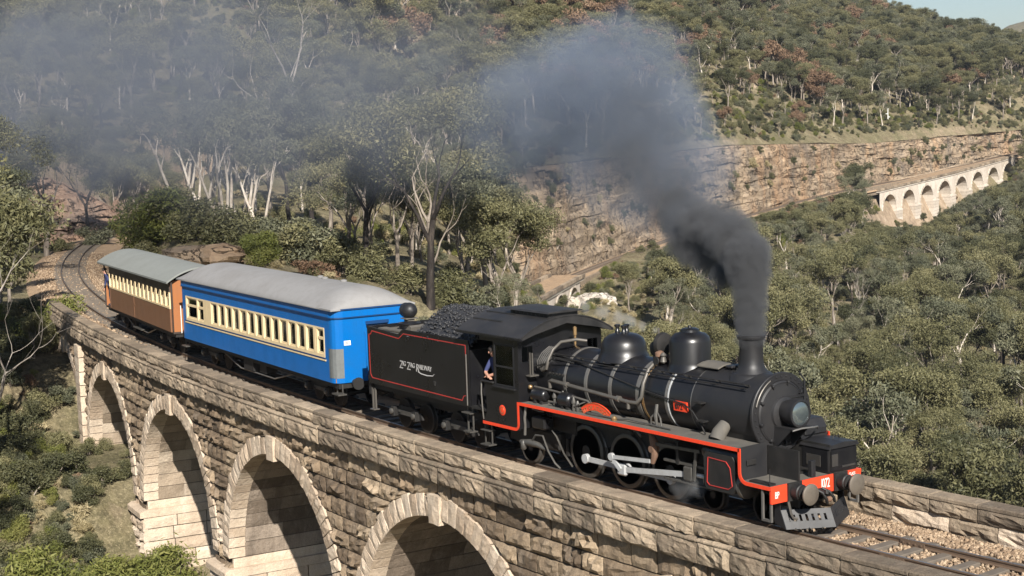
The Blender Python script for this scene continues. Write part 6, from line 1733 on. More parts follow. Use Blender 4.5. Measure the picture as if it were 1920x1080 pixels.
def gum(seed, H, trunk_frac=.42, fork=3, lvl=2, clump=.115, n_per=230, leaf=(.36, .13), mat=None, bark=None, flat=.72, lean=.10, bare=0, dens=1.0):
    rng = np.random.default_rng(seed); mb = MB(); tips = []
    r0 = H * .0175; th = H * trunk_frac
    path = [np.array([0, 0, -.8])]; d = np.array([rng.uniform(-lean, lean), rng.uniform(-lean, lean), 1.0])
    for i in range(5): path.append(path[-1] + (d + rng.normal(size=3) * .05) * (th + .8) / 5)
    mb.tube([tuple(p) for p in path], [r0 * (1.35 - .12 * i) for i in range(6)], 7, False)
    for k in range(fork):
        a = 6.283 * k / fork + rng.uniform(-.5, .5); t = rng.uniform(.35, .75)
        branches(mb, path[-1] if k < 2 else path[-2], [math.cos(a) * t, math.sin(a) * t, 1], H * rng.uniform(.2, .3), r0 * .62, lvl, rng, tips, .62, 6)
    tips = np.array(tips)
    # stretch the limb ends so that the crown tops out at H
    c = []; rd = []
    for t in tips:
        R = H * clump * rng.uniform(.7, 1.3)
        c.append(t + np.array([0, 0, R * .2])); rd.append((R * rng.uniform(.9, 1.25), R * rng.uniform(.9, 1.25), R * flat))
    c = np.array(c); rd = np.array(rd)
    V, F, T_ = leaves(c, rd, int(n_per * dens), leaf[0], leaf[1], rng)
    P_ = Proto(); P_.top = float((c[:, 2] + rd[:, 2]).max()); P_.H = H
    P_.crown = np_mesh('crown', V, F, T_); P_.crown.materials.append(mat or M_leaf)
    P_.trunk = tubes_mesh(mb, 'trunk', bark or M_bark)
    P_.raw = (V, F, T_, mb)
    return P_
def dead(seed, H, lvl=4, mat=None):
    rng = np.random.default_rng(seed); mb = MB(); tips = []
    r0 = H * .0125
    path = [np.array([0, 0, -.8])]
    for i in range(4): path.append(path[-1] + (np.array([rng.uniform(-.08, .08), rng.uniform(-.08, .08), 1]) + rng.normal(size=3) * .05) * (H * .42 + .8) / 4)
    mb.tube([tuple(p) for p in path], [r0 * (1.3 - .12 * i) for i in range(5)], 7, False)
    for k in range(4):
        a = 6.283 * k / 4 + rng.uniform(-.5, .5); t = rng.uniform(.3, .8)
        branches(mb, path[-1] if k < 2 else path[-2 - (k % 2)], [math.cos(a) * t, math.sin(a) * t, 1], H * rng.uniform(.2, .28), r0 * .6, lvl - 1, rng, tips, .55, 6, .3)
    P_ = Proto(); P_.top = H; P_.H = H; P_.crown = None; P_.trunk = tubes_mesh(mb, 'trunk', mat or M_deadwood); P_.raw = (np.zeros((0, 3)), np.zeros((0, 4), int), np.zeros(0), mb); return P_
def grove_stem(seed, H):
    rng = np.random.default_rng(seed); mb = MB(); tips = []
    for s in range(2):
        path = [np.array([rng.uniform(-.3, .3), rng.uniform(-.3, .3), -.6])]; d = np.array([rng.uniform(-.38, .38), rng.uniform(-.38, .38), 1])
        for i in range(6):
            d = d + rng.normal(size=3) * .11 + np.array([-d[0], -d[1], 0]) * .08; path.append(path[-1] + d / np.linalg.norm(d) * H * .68 / 6)
        mb.tube([tuple(p) for p in path], [H * .0135 * (1.25 - .11 * i) for i in range(7)], 7, False)
        for k in range(3): branches(mb, path[-1 - (k == 2)], [rng.uniform(-.7, .7), rng.uniform(-.7, .7), 1], H * .17, H * .006, 1, rng, tips, .6, 5)
    c = np.array(tips); rd = np.stack([np.full(len(c), H * .085), np.full(len(c), H * .085), np.full(len(c), H * .055)], 1) * rng.uniform(.7, 1.3, (len(c), 1))
    V, F, T_ = leaves(c, rd, 130, .28, .08, rng)
    P_ = Proto(); P_.top = H; P_.H = H; P_.crown = np_mesh('crown', V, F, T_); P_.crown.materials.append(M_leafgrey); P_.trunk = tubes_mesh(mb, 'trunk', M_pale); P_.raw = (V, F, T_, mb); return P_
def bush(seed, mat, n=1500, leaf=(.20, .06), flat=.8, open_=0.0, stems=6):
    """unit bush, one metre tall"""
    rng = np.random.default_rng(seed); c = []; rd = []
    for k in range(11):
        a = rng.uniform(0, 6.283); r = rng.uniform(0, .48); z = rng.uniform(.22, .80) * (1 - r * .5)
        R = rng.uniform(.17, .32); c.append((r * math.cos(a), r * math.sin(a), z)); rd.append((R, R, R * flat))
    V, F, T_ = leaves(c, rd, n // 11, leaf[0], leaf[1], rng, -.2, None, .6)
    mb = MB()
    for k in range(stems):
        q_ = c[k]; mb.tube([(q_[0] * .1, q_[1] * .1, -.25), (q_[0] * .6, q_[1] * .6, q_[2] * .5), q_], [.022, .016, .008], 4, False)
    tv = np.array(mb.v); tf = np.array([f for f in mb.f]); 
    P_ = Proto()
    P_.mesh = np_mesh('shrub', np.concatenate([V, tv]), np.concatenate([F, tf + len(V)]), np.concatenate([T_, np.full(len(tv), .2)]))
    P_.mesh.materials.append(mat); P_.mesh.materials.append(M_bark)
    P_.mesh.polygons.foreach_set('material_index', np.r_[np.zeros(len(F), int), np.ones(len(tf), int)].astype(np.int32))
    return P_
PR = {
    'bush_gum': [gum(11 + i, 9, .34, 4, 3, (.088, .10, .08, .095)[i], 170, (.24, .085), M_leaf, M_bark, (.75, .6, .7, .55)[i]) for i in range(4)] + [gum(16 + i, 9, .36, 4, 3, .088, 165, (.24, .08), (M_leafgrey, M_leafdark)[i], M_bark, .65) for i in range(2)],
    'dark_gum': [gum(21 + i, 11, .40, 3, 3, .088, 270, (.225, .08), (M_leaf, M_leaf, M_leafgrey, M_leafdark)[i], M_burnt, .7) for i in range(4)],
    'near_gum': [gum(101 + i, 9, .34, 4, 3, .085, 300, (.19, .06), (M_leaf, M_leafgrey, M_leaf, M_leafdark)[i], M_bark, .75) for i in range(4)],
    'tall_gum': [gum(31 + i, 11, .46, 3, 3, .080, 150, (.29, .105), (M_leafgrey, M_leaf, M_leafdark, M_leafgrey)[i], (M_pale, M_bark, M_bark, M_pale)[i], .62) for i in range(4)],
    'rust_gum': [gum(41, 8, .36, 4, 2, .11, 170, (.36, .14), M_leafrust, M_bark, .75)],
    'sparse_gum': [gum(51 + i, 10, .45, 3, 3, .075, 55, (.36, .13), M_leafgrey, M_pale, .7) for i in range(2)],
    'dead': [dead(61 + i, 10) for i in range(4)],
    'dead_grey': [dead(65 + i, 10, 4, M_bark) for i in range(2)],
    'grove': [grove_stem(71 + i, 10) for i in range(4)],
}
SB = {'yellow_bush': [bush(81, M_leafyel, 5200, (.075, .019)), bush(82, M_leafyel, 5200, (.085, .017), .9)],
      'olive_bush': [bush(83, M_leaf, 4400, (.075, .027)), bush(84, M_leaf, 4200, (.075, .027)), bush(85, M_leafgrey, 4000, (.078, .026))],
      'dark_bush': [bush(86, M_leafdark, 4300, (.075, .027)), bush(87, M_leafdark, 4100, (.075, .028))],
      'rust_bush': [bush(88, M_leafrust, 1100, (.16, .04), .6), bush(89, M_leafrust, 1000, (.16, .04), .6)],
      'sapling': [bush(90, M_leafyel, 620, (.075, .03), 1.2, 0, 8)],
      'dry_grass': [bush(91 + i, M_straw, 420, (.6, .06), .5, 0, 2) for i in range(2)]}
HAND = [('dark_gum', -0.0522, 86, 12.5, 0, 'dark-trunked gum tree with bare pale limbs above its crown, behind the tender'), ('dark_gum', -0.0909, 92, 11, 1, 'gum tree with a blackened trunk behind the blue carriage roof'), ('near_gum', -0.0007, 95, 8.8, 2, 'round-crowned olive gum tree just left of the cab roof'), ('near_gum', -0.0151, 98, 9.5, 1, 'olive gum tree between the dark-trunked gum and the cab'), ('near_gum', -0.0303, 104, 9.5, 2, 'broad olive gum tree behind the coal heap'), ('near_gum', -0.0724, 100, 8.5, 3, 'leafy gum tree behind the front of the blue carriage'), ('near_gum', -0.1043, 104, 8, 4, 'leafy olive gum behind the middle of the blue carriage'), ('dead_grey', -0.0528, 87, 10.8, 1, 'tall dead gum with bare grey limbs rising into the smoke, behind the tender'), ('dead_grey', -0.0926, 97, 11, 1, 'dead bare-branched gum standing behind the blue carriage'), ('dead', -0.1363, 165, 20, 3, 'tall bare pale tree seen through the smoke above the blue carriage'), ('dead', -0.0185, 120, 10, 2, 'bare grey tree left of the cliff, half lost in smoke'), ('dead', 0.0128, 92, 4.5, 3, 'fallen pale bare tree leaning beside the small viaduct'), ('grove', -0.2036, 113, 9.5, 0, None), ('grove', -0.1935, 112, 9, 1, None), ('grove', -0.1851, 114, 10, 2, None), ('grove', -0.175, 112, 9.5, 3, None), ('grove', -0.1649, 113, 9, 0, None), ('grove', -0.1582, 111, 8.5, 1, None), ('grove', -0.1801, 110, 9, 2, None), ('grove', -0.1986, 115, 10.5, 3, None), ('grove', -0.171, 116, 10, 1, None), ('grove', -0.1891, 117, 10.5, 0, None), ('dark_gum', -0.1387, 118, 12, 2, 'blackened gum trunk between the white-stemmed grove and the dead tree'), ('dark_gum', -0.1245, 122, 12, 3, None), ('near_gum', -0.1144, 120, 9, 0, None), ('near_gum', -0.3046, 77, 2.4, 0, 'dark leafy tree beside the line at the left, shading the rails'), ('dead', -0.3382, 62, 12, 1, 'bare white-limbed tree at the left edge'), ('near_gum', -0.3332, 74, 9.5, 1, 'tall dark gum at the left edge above the cutting'), ('near_gum', -0.3534, 66, 13, 2, None), ('near_gum', -0.318, 84, 6.5, 3, 'dark gum in shade just outside the curve of the line'), ('near_gum', -0.3248, 90, 8, 1, None), ('near_gum', -0.3366, 100, 11, 0, None), ('dead', 0.175, 195, 9, 0, 'bare pale leaning tree in the valley scrub right of the chimney'), ('dead', 0.2087, 120, 8, 1, 'bare-limbed tree just beyond the smokebox'), ('dead', 0.2188, 215, 10, 2, 'pale many-branched tree standing out in the valley, right of the headlight'), ('near_gum', -0.2406, 158, 7, 0, None), ('near_gum', -0.2282, 163, 7.5, 1, None), ('near_gum', -0.2181, 160, 7, 2, None), ('near_gum', -0.2339, 178, 8, 3, None), ('near_gum', -0.2464, 172, 7.5, 1, None), ('near_gum', -0.4342, 55, 12, 0, None), ('near_gum', -0.4611, 61, 12, 1, None), ('near_gum', -0.4207, 50, 9.5, 2, None)]
SHRUBS = [('yellow_bush', -0.1531, 91, 2.3, 'bright green bush above the blue carriage roof'), ('yellow_bush', -0.1649, 93, 1.8, 'lower bright green bush left of the brightest one, above the blue roof'), ('rust_bush', -0.1212, 91, 1.4, 'patch of rusty dead bracken above the blue carriage roof'), ('rust_bush', -0.1313, 92, 1.2, 'smaller clump of rusty bracken beside the bright green bush'), ('olive_bush', -0.1935, 102, 3.4, 'rounded olive bush below the white-stemmed grove'), ('olive_bush', -0.175, 100, 3.2, 'olive bush at the foot of the leaning white stems'), ('yellow_bush', -0.2171, 106, 4.2, 'yellow-green bush left of the white-stemmed grove'), ('yellow_bush', -0.2255, 110, 4.6, 'tall yellow-green bush where the line disappears'), ('olive_bush', -0.2087, 108, 4, None), ('olive_bush', -0.2305, 104, 2.2, None), ('olive_bush', -0.1212, 98, 3.6, None), ('olive_bush', -0.1346, 97, 3.2, None), ('olive_bush', -0.1077, 96, 2.8, None), ('olive_bush', -0.1447, 100, 3.5, None), ('olive_bush', -0.0909, 92, 2.6, None), ('olive_bush', -0.1615, 104, 3, None), ('olive_bush', -0.0673, 90, 2.2, None), ('olive_bush', -0.037, 90, 2.6, None), ('olive_bush', 0.0, 91, 3, None), ('olive_bush', -0.0185, 90, 2.8, None), ('olive_bush', -0.2575, 134, 2.6, 'dark bush against the red cutting rock'), ('olive_bush', -0.2827, 128, 1.6, None), ('yellow_bush', -0.3147, 55, 3.1, None), ('olive_bush', -0.3029, 58, 1.584, None), ('yellow_bush', -0.2827, 57, 2.4800000000000004, None), ('yellow_bush', -0.2625, 58, 2.635, None), ('yellow_bush', -0.244, 59, 2.945, None), ('yellow_bush', -0.2272, 60, 2.325, None), ('yellow_bush', -0.212, 58, 2.325, None), ('yellow_bush', -0.2726, 54, 2.015, None), ('yellow_bush', -0.2928, 52, 2.4800000000000004, None), ('yellow_bush', -0.313, 50, 2.4800000000000004, None), ('yellow_bush', -0.2558, 54, 2.17, None), ('yellow_bush', -0.2356, 56, 2.17, None), ('yellow_bush', -0.2188, 55.5, 2.015, None), ('dark_bush', -0.3164, 62, 1.656, None), ('dark_bush', -0.2995, 64, 1.44, None), ('dark_bush', -0.2827, 65, 1.3679999999999999, None), ('dark_bush', -0.2659, 64, 1.152, None), ('olive_bush', -0.2507, 65, 0.9359999999999999, None), ('dark_bush', -0.3096, 68, 1.44, None), ('dark_bush', -0.3197, 70, 1.8719999999999999, None), ('olive_bush', -0.2911, 69, 1.224, None), ('olive_bush', -0.2726, 69, 0.9359999999999999, None), ('olive_bush', -0.3029, 73, 1.296, None), ('olive_bush', -0.2861, 74, 1.152, None), ('dark_bush', -0.3164, 76, 1.728, None), ('olive_bush', -0.2945, 78, 1.584, None), ('yellow_bush', -0.2878, 80, 2.945, None), ('dark_bush', -0.3029, 82, 1.728, None), ('olive_bush', -0.2777, 72, 0.792, None), ('olive_bush', -0.2625, 70, 0.648, None), ('olive_bush', -0.2457, 68, 0.648, None), ('olive_bush', -0.2558, 60.5, 0.864, None), ('olive_bush', -0.2406, 63, 0.792, None), ('olive_bush', -0.3281, 58, 1.656, None), ('yellow_bush', -0.3298, 52, 3.1, None), ('dark_bush', -0.3214, 66, 1.584, None), ('dark_bush', -0.2793, 61, 1.08, None), ('dark_bush', -0.2978, 60.5, 1.224, None), ('yellow_bush', -0.3197, 47, 1.7, None), ('yellow_bush', -0.2995, 49, 1.8, None), ('yellow_bush', -0.2793, 51, 1.7, None), ('yellow_bush', -0.2591, 51, 1.7, None), ('yellow_bush', -0.2406, 53, 1.6, None), ('yellow_bush', -0.2238, 55, 1.9, None), ('yellow_bush', -0.249, 57, 1.9, None), ('yellow_bush', -0.2692, 55, 1.7, None), ('yellow_bush', -0.2322, 58, 2.2, None), ('yellow_bush', -0.2894, 54.5, 1.8, None), ('sapling', -0.2221, 59.5, 2.6, 'thin leafy sapling in front of the second pier')]

NAMES = {'near_gum': 'gum_tree', 'bush_gum': 'gum_tree', 'dark_gum': 'gum_tree', 'tall_gum': 'gum_tree', 'rust_gum': 'gum_tree', 'sparse_gum': 'gum_tree', 'dead': 'dead_tree', 'dead_grey': 'dead_tree', 'grove': 'gum_tree'}
def put_tree(kind, x, y, H, rot, label, group, var=0, z=None, tilt=0.0):
    P_ = PR[kind][var % len(PR[kind])]
    s = H / P_.top
    R = empty(NAMES[kind], (x, y, (hgt(x, y) if z is None else z) - .1), rot)
    R.rotation_euler = (tilt * math.cos(rot), tilt * math.sin(rot), rot)
    R.scale = (s, s, s)
    tag(R, label, 'tree', group)
    link('trunk', P_.trunk, R)
    if P_.crown is not None: link('crown', P_.crown, R)
    return R
def put_bush(kind, x, y, H, label, group, wide=1.0):
    o = link('shrub', random.choice(SB[kind]).mesh)
    o.location = (x, y, hgt(x, y) - .06 * H); o.rotation_euler = (0, 0, random.uniform(0, 6.28)); o.scale = (H * 1.25 * wide, H * 1.25 * wide, H)
    tag(o, label, 'shrub', group); return o
LOOK = {'near_gum': 'leafy olive gum tree', 'bush_gum': 'leafy olive gum tree', 'dark_gum': 'dark-trunked gum tree', 'tall_gum': 'open-crowned gum tree', 'rust_gum': 'rusty-leaved gum tree', 'sparse_gum': 'thin pale-stemmed gum tree', 'dead': 'bare dead tree', 'grove': 'slender white-stemmed gum tree'}
used_xy = []
for kind, b_, r_, H, rot, lab in HAND:
    x, y = ground_xy(b_, r_)
    used_xy.append((x, y, H * .3))
    if kind == 'grove': L_, g_ = lab or 'slender white-stemmed gum in the leaning grove above the blue carriage', 'white-stemmed grove'
    else:
        L_ = lab or ('dark gum growing at the left edge outside the curve' if b_ < -.3 else 'gum tree on the spur behind the carriages'); g_ = 'gum trees round the line'
    put_tree(kind, x, y, H, rot * 1.7 + .3, L_, g_, rot)
SL = {'yellow_bush': 'yellow-green bush on the slope below the end of the viaduct', 'olive_bush': 'olive bush on the slope below the end of the viaduct', 'dark_bush': 'dark bush on the shaded slope at the lower left', 'rust_bush': 'rusty dry bush', 'sapling': 'thin leafy sapling'}
for kind, b_, r_, H, lab in SHRUBS:
    x, y = ground_xy(b_, r_)
    u_b = b_ * 2971.3 + 960
    if lab is None and r_ < 84: lab = SL[kind].split(' on ')[0] + (' in the bottom left corner' if r_ < 54 and u_b < 110 else ' along the bottom edge by the second pier' if r_ < 56.5 and u_b > 200 else ' along the bottom edge at the left' if r_ < 56.5 else ' beside the viaduct piers' if u_b > 165 else ' high on the left slope' if r_ > 72 else ' midway up the left slope' if r_ > 63 else ' low on the left slope')
    if lab is None: lab = SL[kind].split(' on ')[0] + ' behind the ' + ('brown carriage' if u_b < 335 else 'rear of the blue carriage' if u_b < 500 else 'middle of the blue carriage' if u_b < 620 else 'front of the blue carriage' if u_b < 740 else 'tender' if u_b < 880 else 'cab') + (', close to the line' if r_ < 95 else ', further up the spur')
    put_bush(kind, x, y, H, lab, 'bushes on the slope at the lower left' if r_ < 84 else 'bushes on the spur')

# scatter over the land: cell by cell, denser in the gorge and on the hills
cellA = np.abs((GX[1:, :-1] - GX[:-1, :-1]) * (GY[:-1, 1:] - GY[:-1, :-1]) - (GY[1:, :-1] - GY[:-1, :-1]) * (GX[:-1, 1:] - GX[:-1, :-1]))
Rm = (R_[:-1, :-1] + R_[1:, 1:]) / 2; Bm = np.broadcast_to(mid, Rm.shape)
Zm = (GZ[:-1, :-1] + GZ[1:, 1:]) / 2
s_, o_ = trk_np((GX[:-1, :-1] + GX[1:, 1:]) / 2, (GY[:-1, :-1] + GY[1:, 1:]) / 2)
rk = np.broadcast_to(rowkind[:, None], Rm.shape)
viaclear = (np.abs(o_) > 9) | (s_ < -185)
inside = o_ > 0
def zone(n): return rk == n
dens = np.zeros_like(Rm)
valley = (Rm > 78) & (Rm < 240) & (Bm > .03) & inside
dens[valley] = 1 / 10.5
spur = inside & (Rm > 80) & (Rm < 200) & (Bm <= .05) & (Bm > -.245) & viaclear
dens[spur & (Rm < 120)] = np.where(Bm[spur & (Rm < 120)] < -.11, 1 / 900.0, 1 / 34.0)
dens[spur & (Rm >= 120)] = 1 / 20.0
dens[zone('back_top') & (Bm > .02)] = 1 / 18.0
dens[zone('back_top') & (Bm <= .02)] = 1 / 20.0
dens[zone('mid_front') | zone('mid_back')] = np.where(Bm[zone('mid_front') | zone('mid_back')] < -.02, 1 / 22.0, 0)
vf = zone('mid_front') & (Bm > .235)
dens[zone('cliff_top') & (Bm < -.02)] = 1 / 22.0
dens[zone('shelf_back')] = np.where(Bm[zone('shelf_back')] > .02, 1 / 55.0, 1 / 22.0)
dens[zone('knee') | zone('mid_hill')] = np.where(Bm[zone('knee') | zone('mid_hill')] < .08, 1 / 12.0, np.where(zone('knee')[zone('knee') | zone('mid_hill')] & (Bm[zone('knee') | zone('mid_hill')] < .17), 1 / 19.0, 1 / 10.5))
dens[zone('ridge')] = 1 / 30.0
dens[(~inside) & (Rm > 84) & (Rm < 240) & (np.abs(o_) > 7)] = 1 / 22.0
dens[(~inside) & (Rm > 100) & (Rm < 142) & (Bm > -.42)] = 1 / 200.0
clearing = (Bm > .015) & (Bm < .092) & (Rm > 135) & (Rm < 240)
dens[clearing] = 1 / 160.0
dens[isred] = 0; dens[iscliff] = 0
dens[(np.abs(Bm) > .50)] *= .35
nper = RNG.poisson(np.clip(dens * cellA, 0, 40))
ci, cj = np.nonzero(nper); rep = nper[ci, cj]; ci = np.repeat(ci, rep); cj = np.repeat(cj, rep); n = len(ci)
u_, v_ = RNG.random(n), RNG.random(n)
def bil(G): return (G[ci, cj] * (1 - u_) + G[ci + 1, cj] * u_) * (1 - v_) + (G[ci, cj + 1] * (1 - u_) + G[ci + 1, cj + 1] * u_) * v_
TX, TY, TZ, TR, TB = bil(GX), bil(GY), bil(GZ), bil(R_), Bm[ci, cj]
# keep the middle line, the far viaducts and the hand-placed trees clear
MLp = np.array(ML)[::2]
ok = np.ones(n, bool)
for p in MLp: ok &= (TX - p[0]) ** 2 + (TY - p[1]) ** 2 > 5.5 ** 2
for x, y, r in used_xy: ok &= (TX - x) ** 2 + (TY - y) ** 2 > max(r * .5, 1.0) ** 2
# thin by spacing
ordr = RNG.permutation(n); grid = {}; sel = []
for i in ordr:
    if not ok[i]: continue
    k = (int(TX[i] // 3.4), int(TY[i] // 3.4)); hit = False
    for a in (-1, 0, 1):
        for b_ in (-1, 0, 1):
            for q_ in grid.get((k[0] + a, k[1] + b_), ()):
                if (TX[q_] - TX[i]) ** 2 + (TY[q_] - TY[i]) ** 2 < 2.9 ** 2: hit = True; break
            if hit: break
        if hit: break
    if hit: continue
    grid.setdefault(k, []).append(i); sel.append(i)
sel = np.array(sel)
TX, TY, TZ, TR, TB = TX[sel], TY[sel], TZ[sel], TR[sel], TB[sel]; n = len(sel)
H_ = 4.8 + 7.0 * RNG.random(n) ** 1.3
H_ = np.where((TR < 200) & (TB < .05) & (TB > -.25), RNG.uniform(4.5, 8.0, n), H_)
H_ = np.where((TR > 420), RNG.uniform(8, 13, n), H_)
H_ = np.where((TR > 275) & (TB < .1), RNG.uniform(9, 14, n), H_)
# the slope below the middle line and the far viaduct carries only low growth
mr = np.interp(TB, np.array(sorted(LINES['mid_front']))[:, 0], np.array(sorted(LINES['mid_front']))[:, 1])
mz = np.interp(TB, np.array(sorted(LINES['mid_front']))[:, 0], np.array(sorted(LINES['mid_front']))[:, 2])
gap = mr - TR
lim = CAM_ORIGIN[2] + (mz - np.where(TB < .04, 5.0, .6) - CAM_ORIGIN[2]) * (TR / mr) - TZ + np.where(TB > .11, .9, 0)
clearz = (gap > 0) & (TB > .002) & (TB < .215) & (TR > 76)
H_ = np.where(clearz, np.minimum(H_, np.clip(lim, .5, 99)), H_)
vz = (TB > .222) & (TB < .325) & (gap > -12)
vlim = CAM_ORIGIN[2] + (np.interp(TB, [.222, .235, .26, .28, .30, .325], [-19, -22.0, -22.0, -17, -12, -10]) - CAM_ORIGIN[2]) * (TR / 440) - TZ
H_ = np.where(vz & (gap > -3), np.minimum(H_, np.clip(vlim, .5, 99)), H_)
kinds = np.array(['bush_gum', 'tall_gum', 'dark_gum', 'sparse_gum', 'rust_gum', 'dead'])
pk = RNG.random(n)
kk = np.where(pk < .50, 0, np.where(pk < .76, 1, np.where(pk < .86, 2, np.where(pk < .94, 3, np.where(pk < .965, 4, 5)))))
rustzone = (TR > 300) & (TB > -.02) & (TB < .22) & (RNG.random(n) < .09); kk = np.where(rustzone, 4, kk)
kk = np.where((kk >= 3) & (kk != 4) & (TR > 330) & (RNG.random(n) < .5), 1, kk)
smallt = H_ < 3.2
kk = np.where(smallt | ((kk == 4) & (TR < 300)), 0, kk)
good = H_ > 1.6
size = np.where((np.abs(TB) < .335) & good, H_ / TR, 0)
rank = np.argsort(-size)
NBIG = 262
big = set(rank[:NBIG].tolist())
def where_(b_, r_, z_):
    u = b_ * 2971.3 + 960
    if r_ < 215:
        if b_ < -.245: return 'outside the curve at the far left, ' + ('nearer the rails' if r_ < 120 else 'beyond the cutting rock')
        if b_ < .012:
            p_ = 'brown carriage' if u < 330 else 'rear of the blue carriage' if u < 470 else 'middle of the blue carriage' if u < 610 else 'front of the blue carriage' if u < 740 else 'tender' if u < 870 else 'cab roof'
            return ('close behind the ' if r_ < 125 else 'on the rise behind the ' if r_ < 160 else 'far up the slope above the ') + p_
        p_ = 'cab roof' if u < 1110 else 'steam dome' if u < 1225 else 'sand dome' if u < 1345 else 'chimney' if u < 1450 else 'headlight' if u < 1560 else 'front buffers' if u < 1660 else 'right-hand parapet' if u < 1800 else 'far parapet end'
        return ('just behind the ' if r_ < 105 else 'in the gorge behind the ' if r_ < 140 else 'deeper in the gorge behind the ' if r_ < 175 else 'far down the gorge behind the ') + p_
    if r_ < 300: return 'in the deep of the gorge below the middle line' if b_ > 0 else 'on the smoky slope above the ' + ('cutting rock' if u < 250 else 'white-stemmed grove' if u < 520 else 'blue carriage' if u < 760 else 'tender')
    return 'on the far hillside, ' + ('left' if u < 500 else 'middle' if u < 1200 else 'right')
def sized(h): return 'small ' if h < 6 else 'tall ' if h > 9.3 else ''
for i in rank[:NBIG]:
    k = kinds[kk[i]]
    put_tree(k, TX[i], TY[i], H_[i], RNG.uniform(0, 6.28), sized(H_[i]) + LOOK[k] + ' ' + where_(TB[i], TR[i], TZ[i]), sized(H_[i]) + LOOK[k].replace('tree', 'trees') + ' ' + where_(TB[i], TR[i], TZ[i]), int(RNG.integers(0, 9)), TZ[i])

def scatter_object(name, label, xyz, scale, rot, idx, meshes, kind='stuff'):
    """one object: points that carry copies of a few meshes"""
    pcol = D.collections.new(name + '_kinds')
    for j, m_ in enumerate(meshes):
        o = D.objects.new('%s_kind_%02d' % (name, j), m_); pcol.objects.link(o)
    me = D.meshes.new(name); me.vertices.add(len(xyz)); me.vertices.foreach_set('co', np.asarray(xyz, np.float32).ravel())
    for nm, a, ty in (('sc', scale, 'FLOAT'), ('rz', rot, 'FLOAT'), ('ki', idx, 'INT')):
        at = me.attributes.new(nm, ty, 'POINT'); at.data.foreach_set('value', np.asarray(a, np.float32 if ty == 'FLOAT' else np.int32))
    ob = link(name, me)
    ng = D.node_groups.new(name + '_scatter', 'GeometryNodeTree')
    ng.interface.new_socket('Geometry', in_out='INPUT', socket_type='NodeSocketGeometry'); ng.interface.new_socket('Geometry', in_out='OUTPUT', socket_type='NodeSocketGeometry')
    nn = ng.nodes; gi = nn.new('NodeGroupInput'); go = nn.new('NodeGroupOutput')
    ip = nn.new('GeometryNodeInstanceOnPoints'); ci_ = nn.new('GeometryNodeCollectionInfo'); ci_.inputs['Collection'].default_value = pcol
    ci_.inputs['Separate Children'].default_value = True; ci_.inputs['Reset Children'].default_value = True
    def attr(nm, ty):
        a = nn.new('GeometryNodeInputNamedAttribute'); a.data_type = ty; a.inputs['Name'].default_value = nm; return a.outputs[0]
    cx_ = nn.new('ShaderNodeCombineXYZ')
    ng.links.new(gi.outputs[0], ip.inputs['Points']); ng.links.new(ci_.outputs[0], ip.inputs['Instance']); ip.inputs['Pick Instance'].default_value = True
    ng.links.new(attr('ki', 'INT'), ip.inputs['Instance Index']); ng.links.new(attr('rz', 'FLOAT'), cx_.inputs[2]); ng.links.new(cx_.outputs[0], ip.inputs['Rotation'])
    ng.links.new(attr('sc', 'FLOAT'), ip.inputs['Scale']); ng.links.new(ip.outputs[0], go.inputs[0])
    md = ob.modifiers.new('scatter', 'NODES'); md.node_group = ng
    tag(ob, label, None, None, kind); return ob
def joined(P_, name):
    V, F, T_, mb = P_.raw
    tv = np.array(mb.v); tf = np.array(mb.f)
    me = np_mesh(name, np.concatenate([V, tv]) if len(V) else tv, np.concatenate([F, tf + len(V)]) if len(F) else tf, np.concatenate([T_, np.full(len(tv), .5)]) if len(T_) else np.full(len(tv), .5))
    mats = [P_.crown.materials[0] if P_.crown else M_pale, P_.trunk.materials[0]]
    for m_ in mats: me.materials.append(m_)
    me.polygons.foreach_set('material_index', np.r_[np.zeros(len(F), int), np.ones(len(tf), int)].astype(np.int32)); return me
flatm = []; flati = {}; tops = []
for k in kinds:
    for P_ in PR[k]: flati.setdefault(k, []).append(len(flatm)); flatm.append(joined(P_, 'forest_' + k)); tops.append(P_.top)
rest = [i for i in rank[NBIG:] if good[i]]
xyz, sc, rz, ki = [], [], [], []
for i in rest:
    j = flati[kinds[kk[i]]]; j = j[int(RNG.integers(0, len(j)))]
    xyz.append((TX[i], TY[i], TZ[i] - .1)); sc.append(H_[i] / tops[j]); rz.append(RNG.uniform(0, 6.28)); ki.append(j)
scatter_object('forest', 'mass of gum forest filling the gorge and covering the hills', xyz, sc, rz, ki, flatm)
# low scrub between the trees and along the shelves
sd2 = np.zeros_like(Rm)
sd2[(Rm > 44) & (Rm < 84) & (Bm < -.17) & (~inside | (s_ < -60))] = 1 / .22
sd2[spur] = 1 / 7.0
sd2[valley] = 1 / 5.0
sd2[zone('back_top')] = 1 / 14.0
sd2[clearing] = 1 / 5.0
sd2[zone('mid_front')] = 1 / 8.0; sd2[zone('mid_back') & (Bm < -.012)] = 1 / 9.0
sd2[zone('cliff_top')] = 1 / 5.0; sd2[zone('shelf_back')] = 1 / 3.5
sd2[zone('knee')] = 1 / 8.0; sd2[zone('mid_hill')] = 1 / 40.0
sd2[(~inside) & (Rm >= 84) & (Rm < 235) & (np.abs(o_) > 4.5)] = 1 / 9.0
sd2[isred] = 1 / 25.0; sd2[iscliff] = 0
sd2[np.abs(Bm) > .42] *= .2
sd2[(np.abs(o_) < 4.2) & (s_ > -190)] = 0
sd2[(np.abs(o_) < 3.1) & (s_ > -58)] = 0
nper = RNG.poisson(np.clip(sd2 * cellA, 0, 40)); ci, cj = np.nonzero(nper); rep = nper[ci, cj]; ci = np.repeat(ci, rep); cj = np.repeat(cj, rep); n2 = len(ci)
u_, v_ = RNG.random(n2), RNG.random(n2)
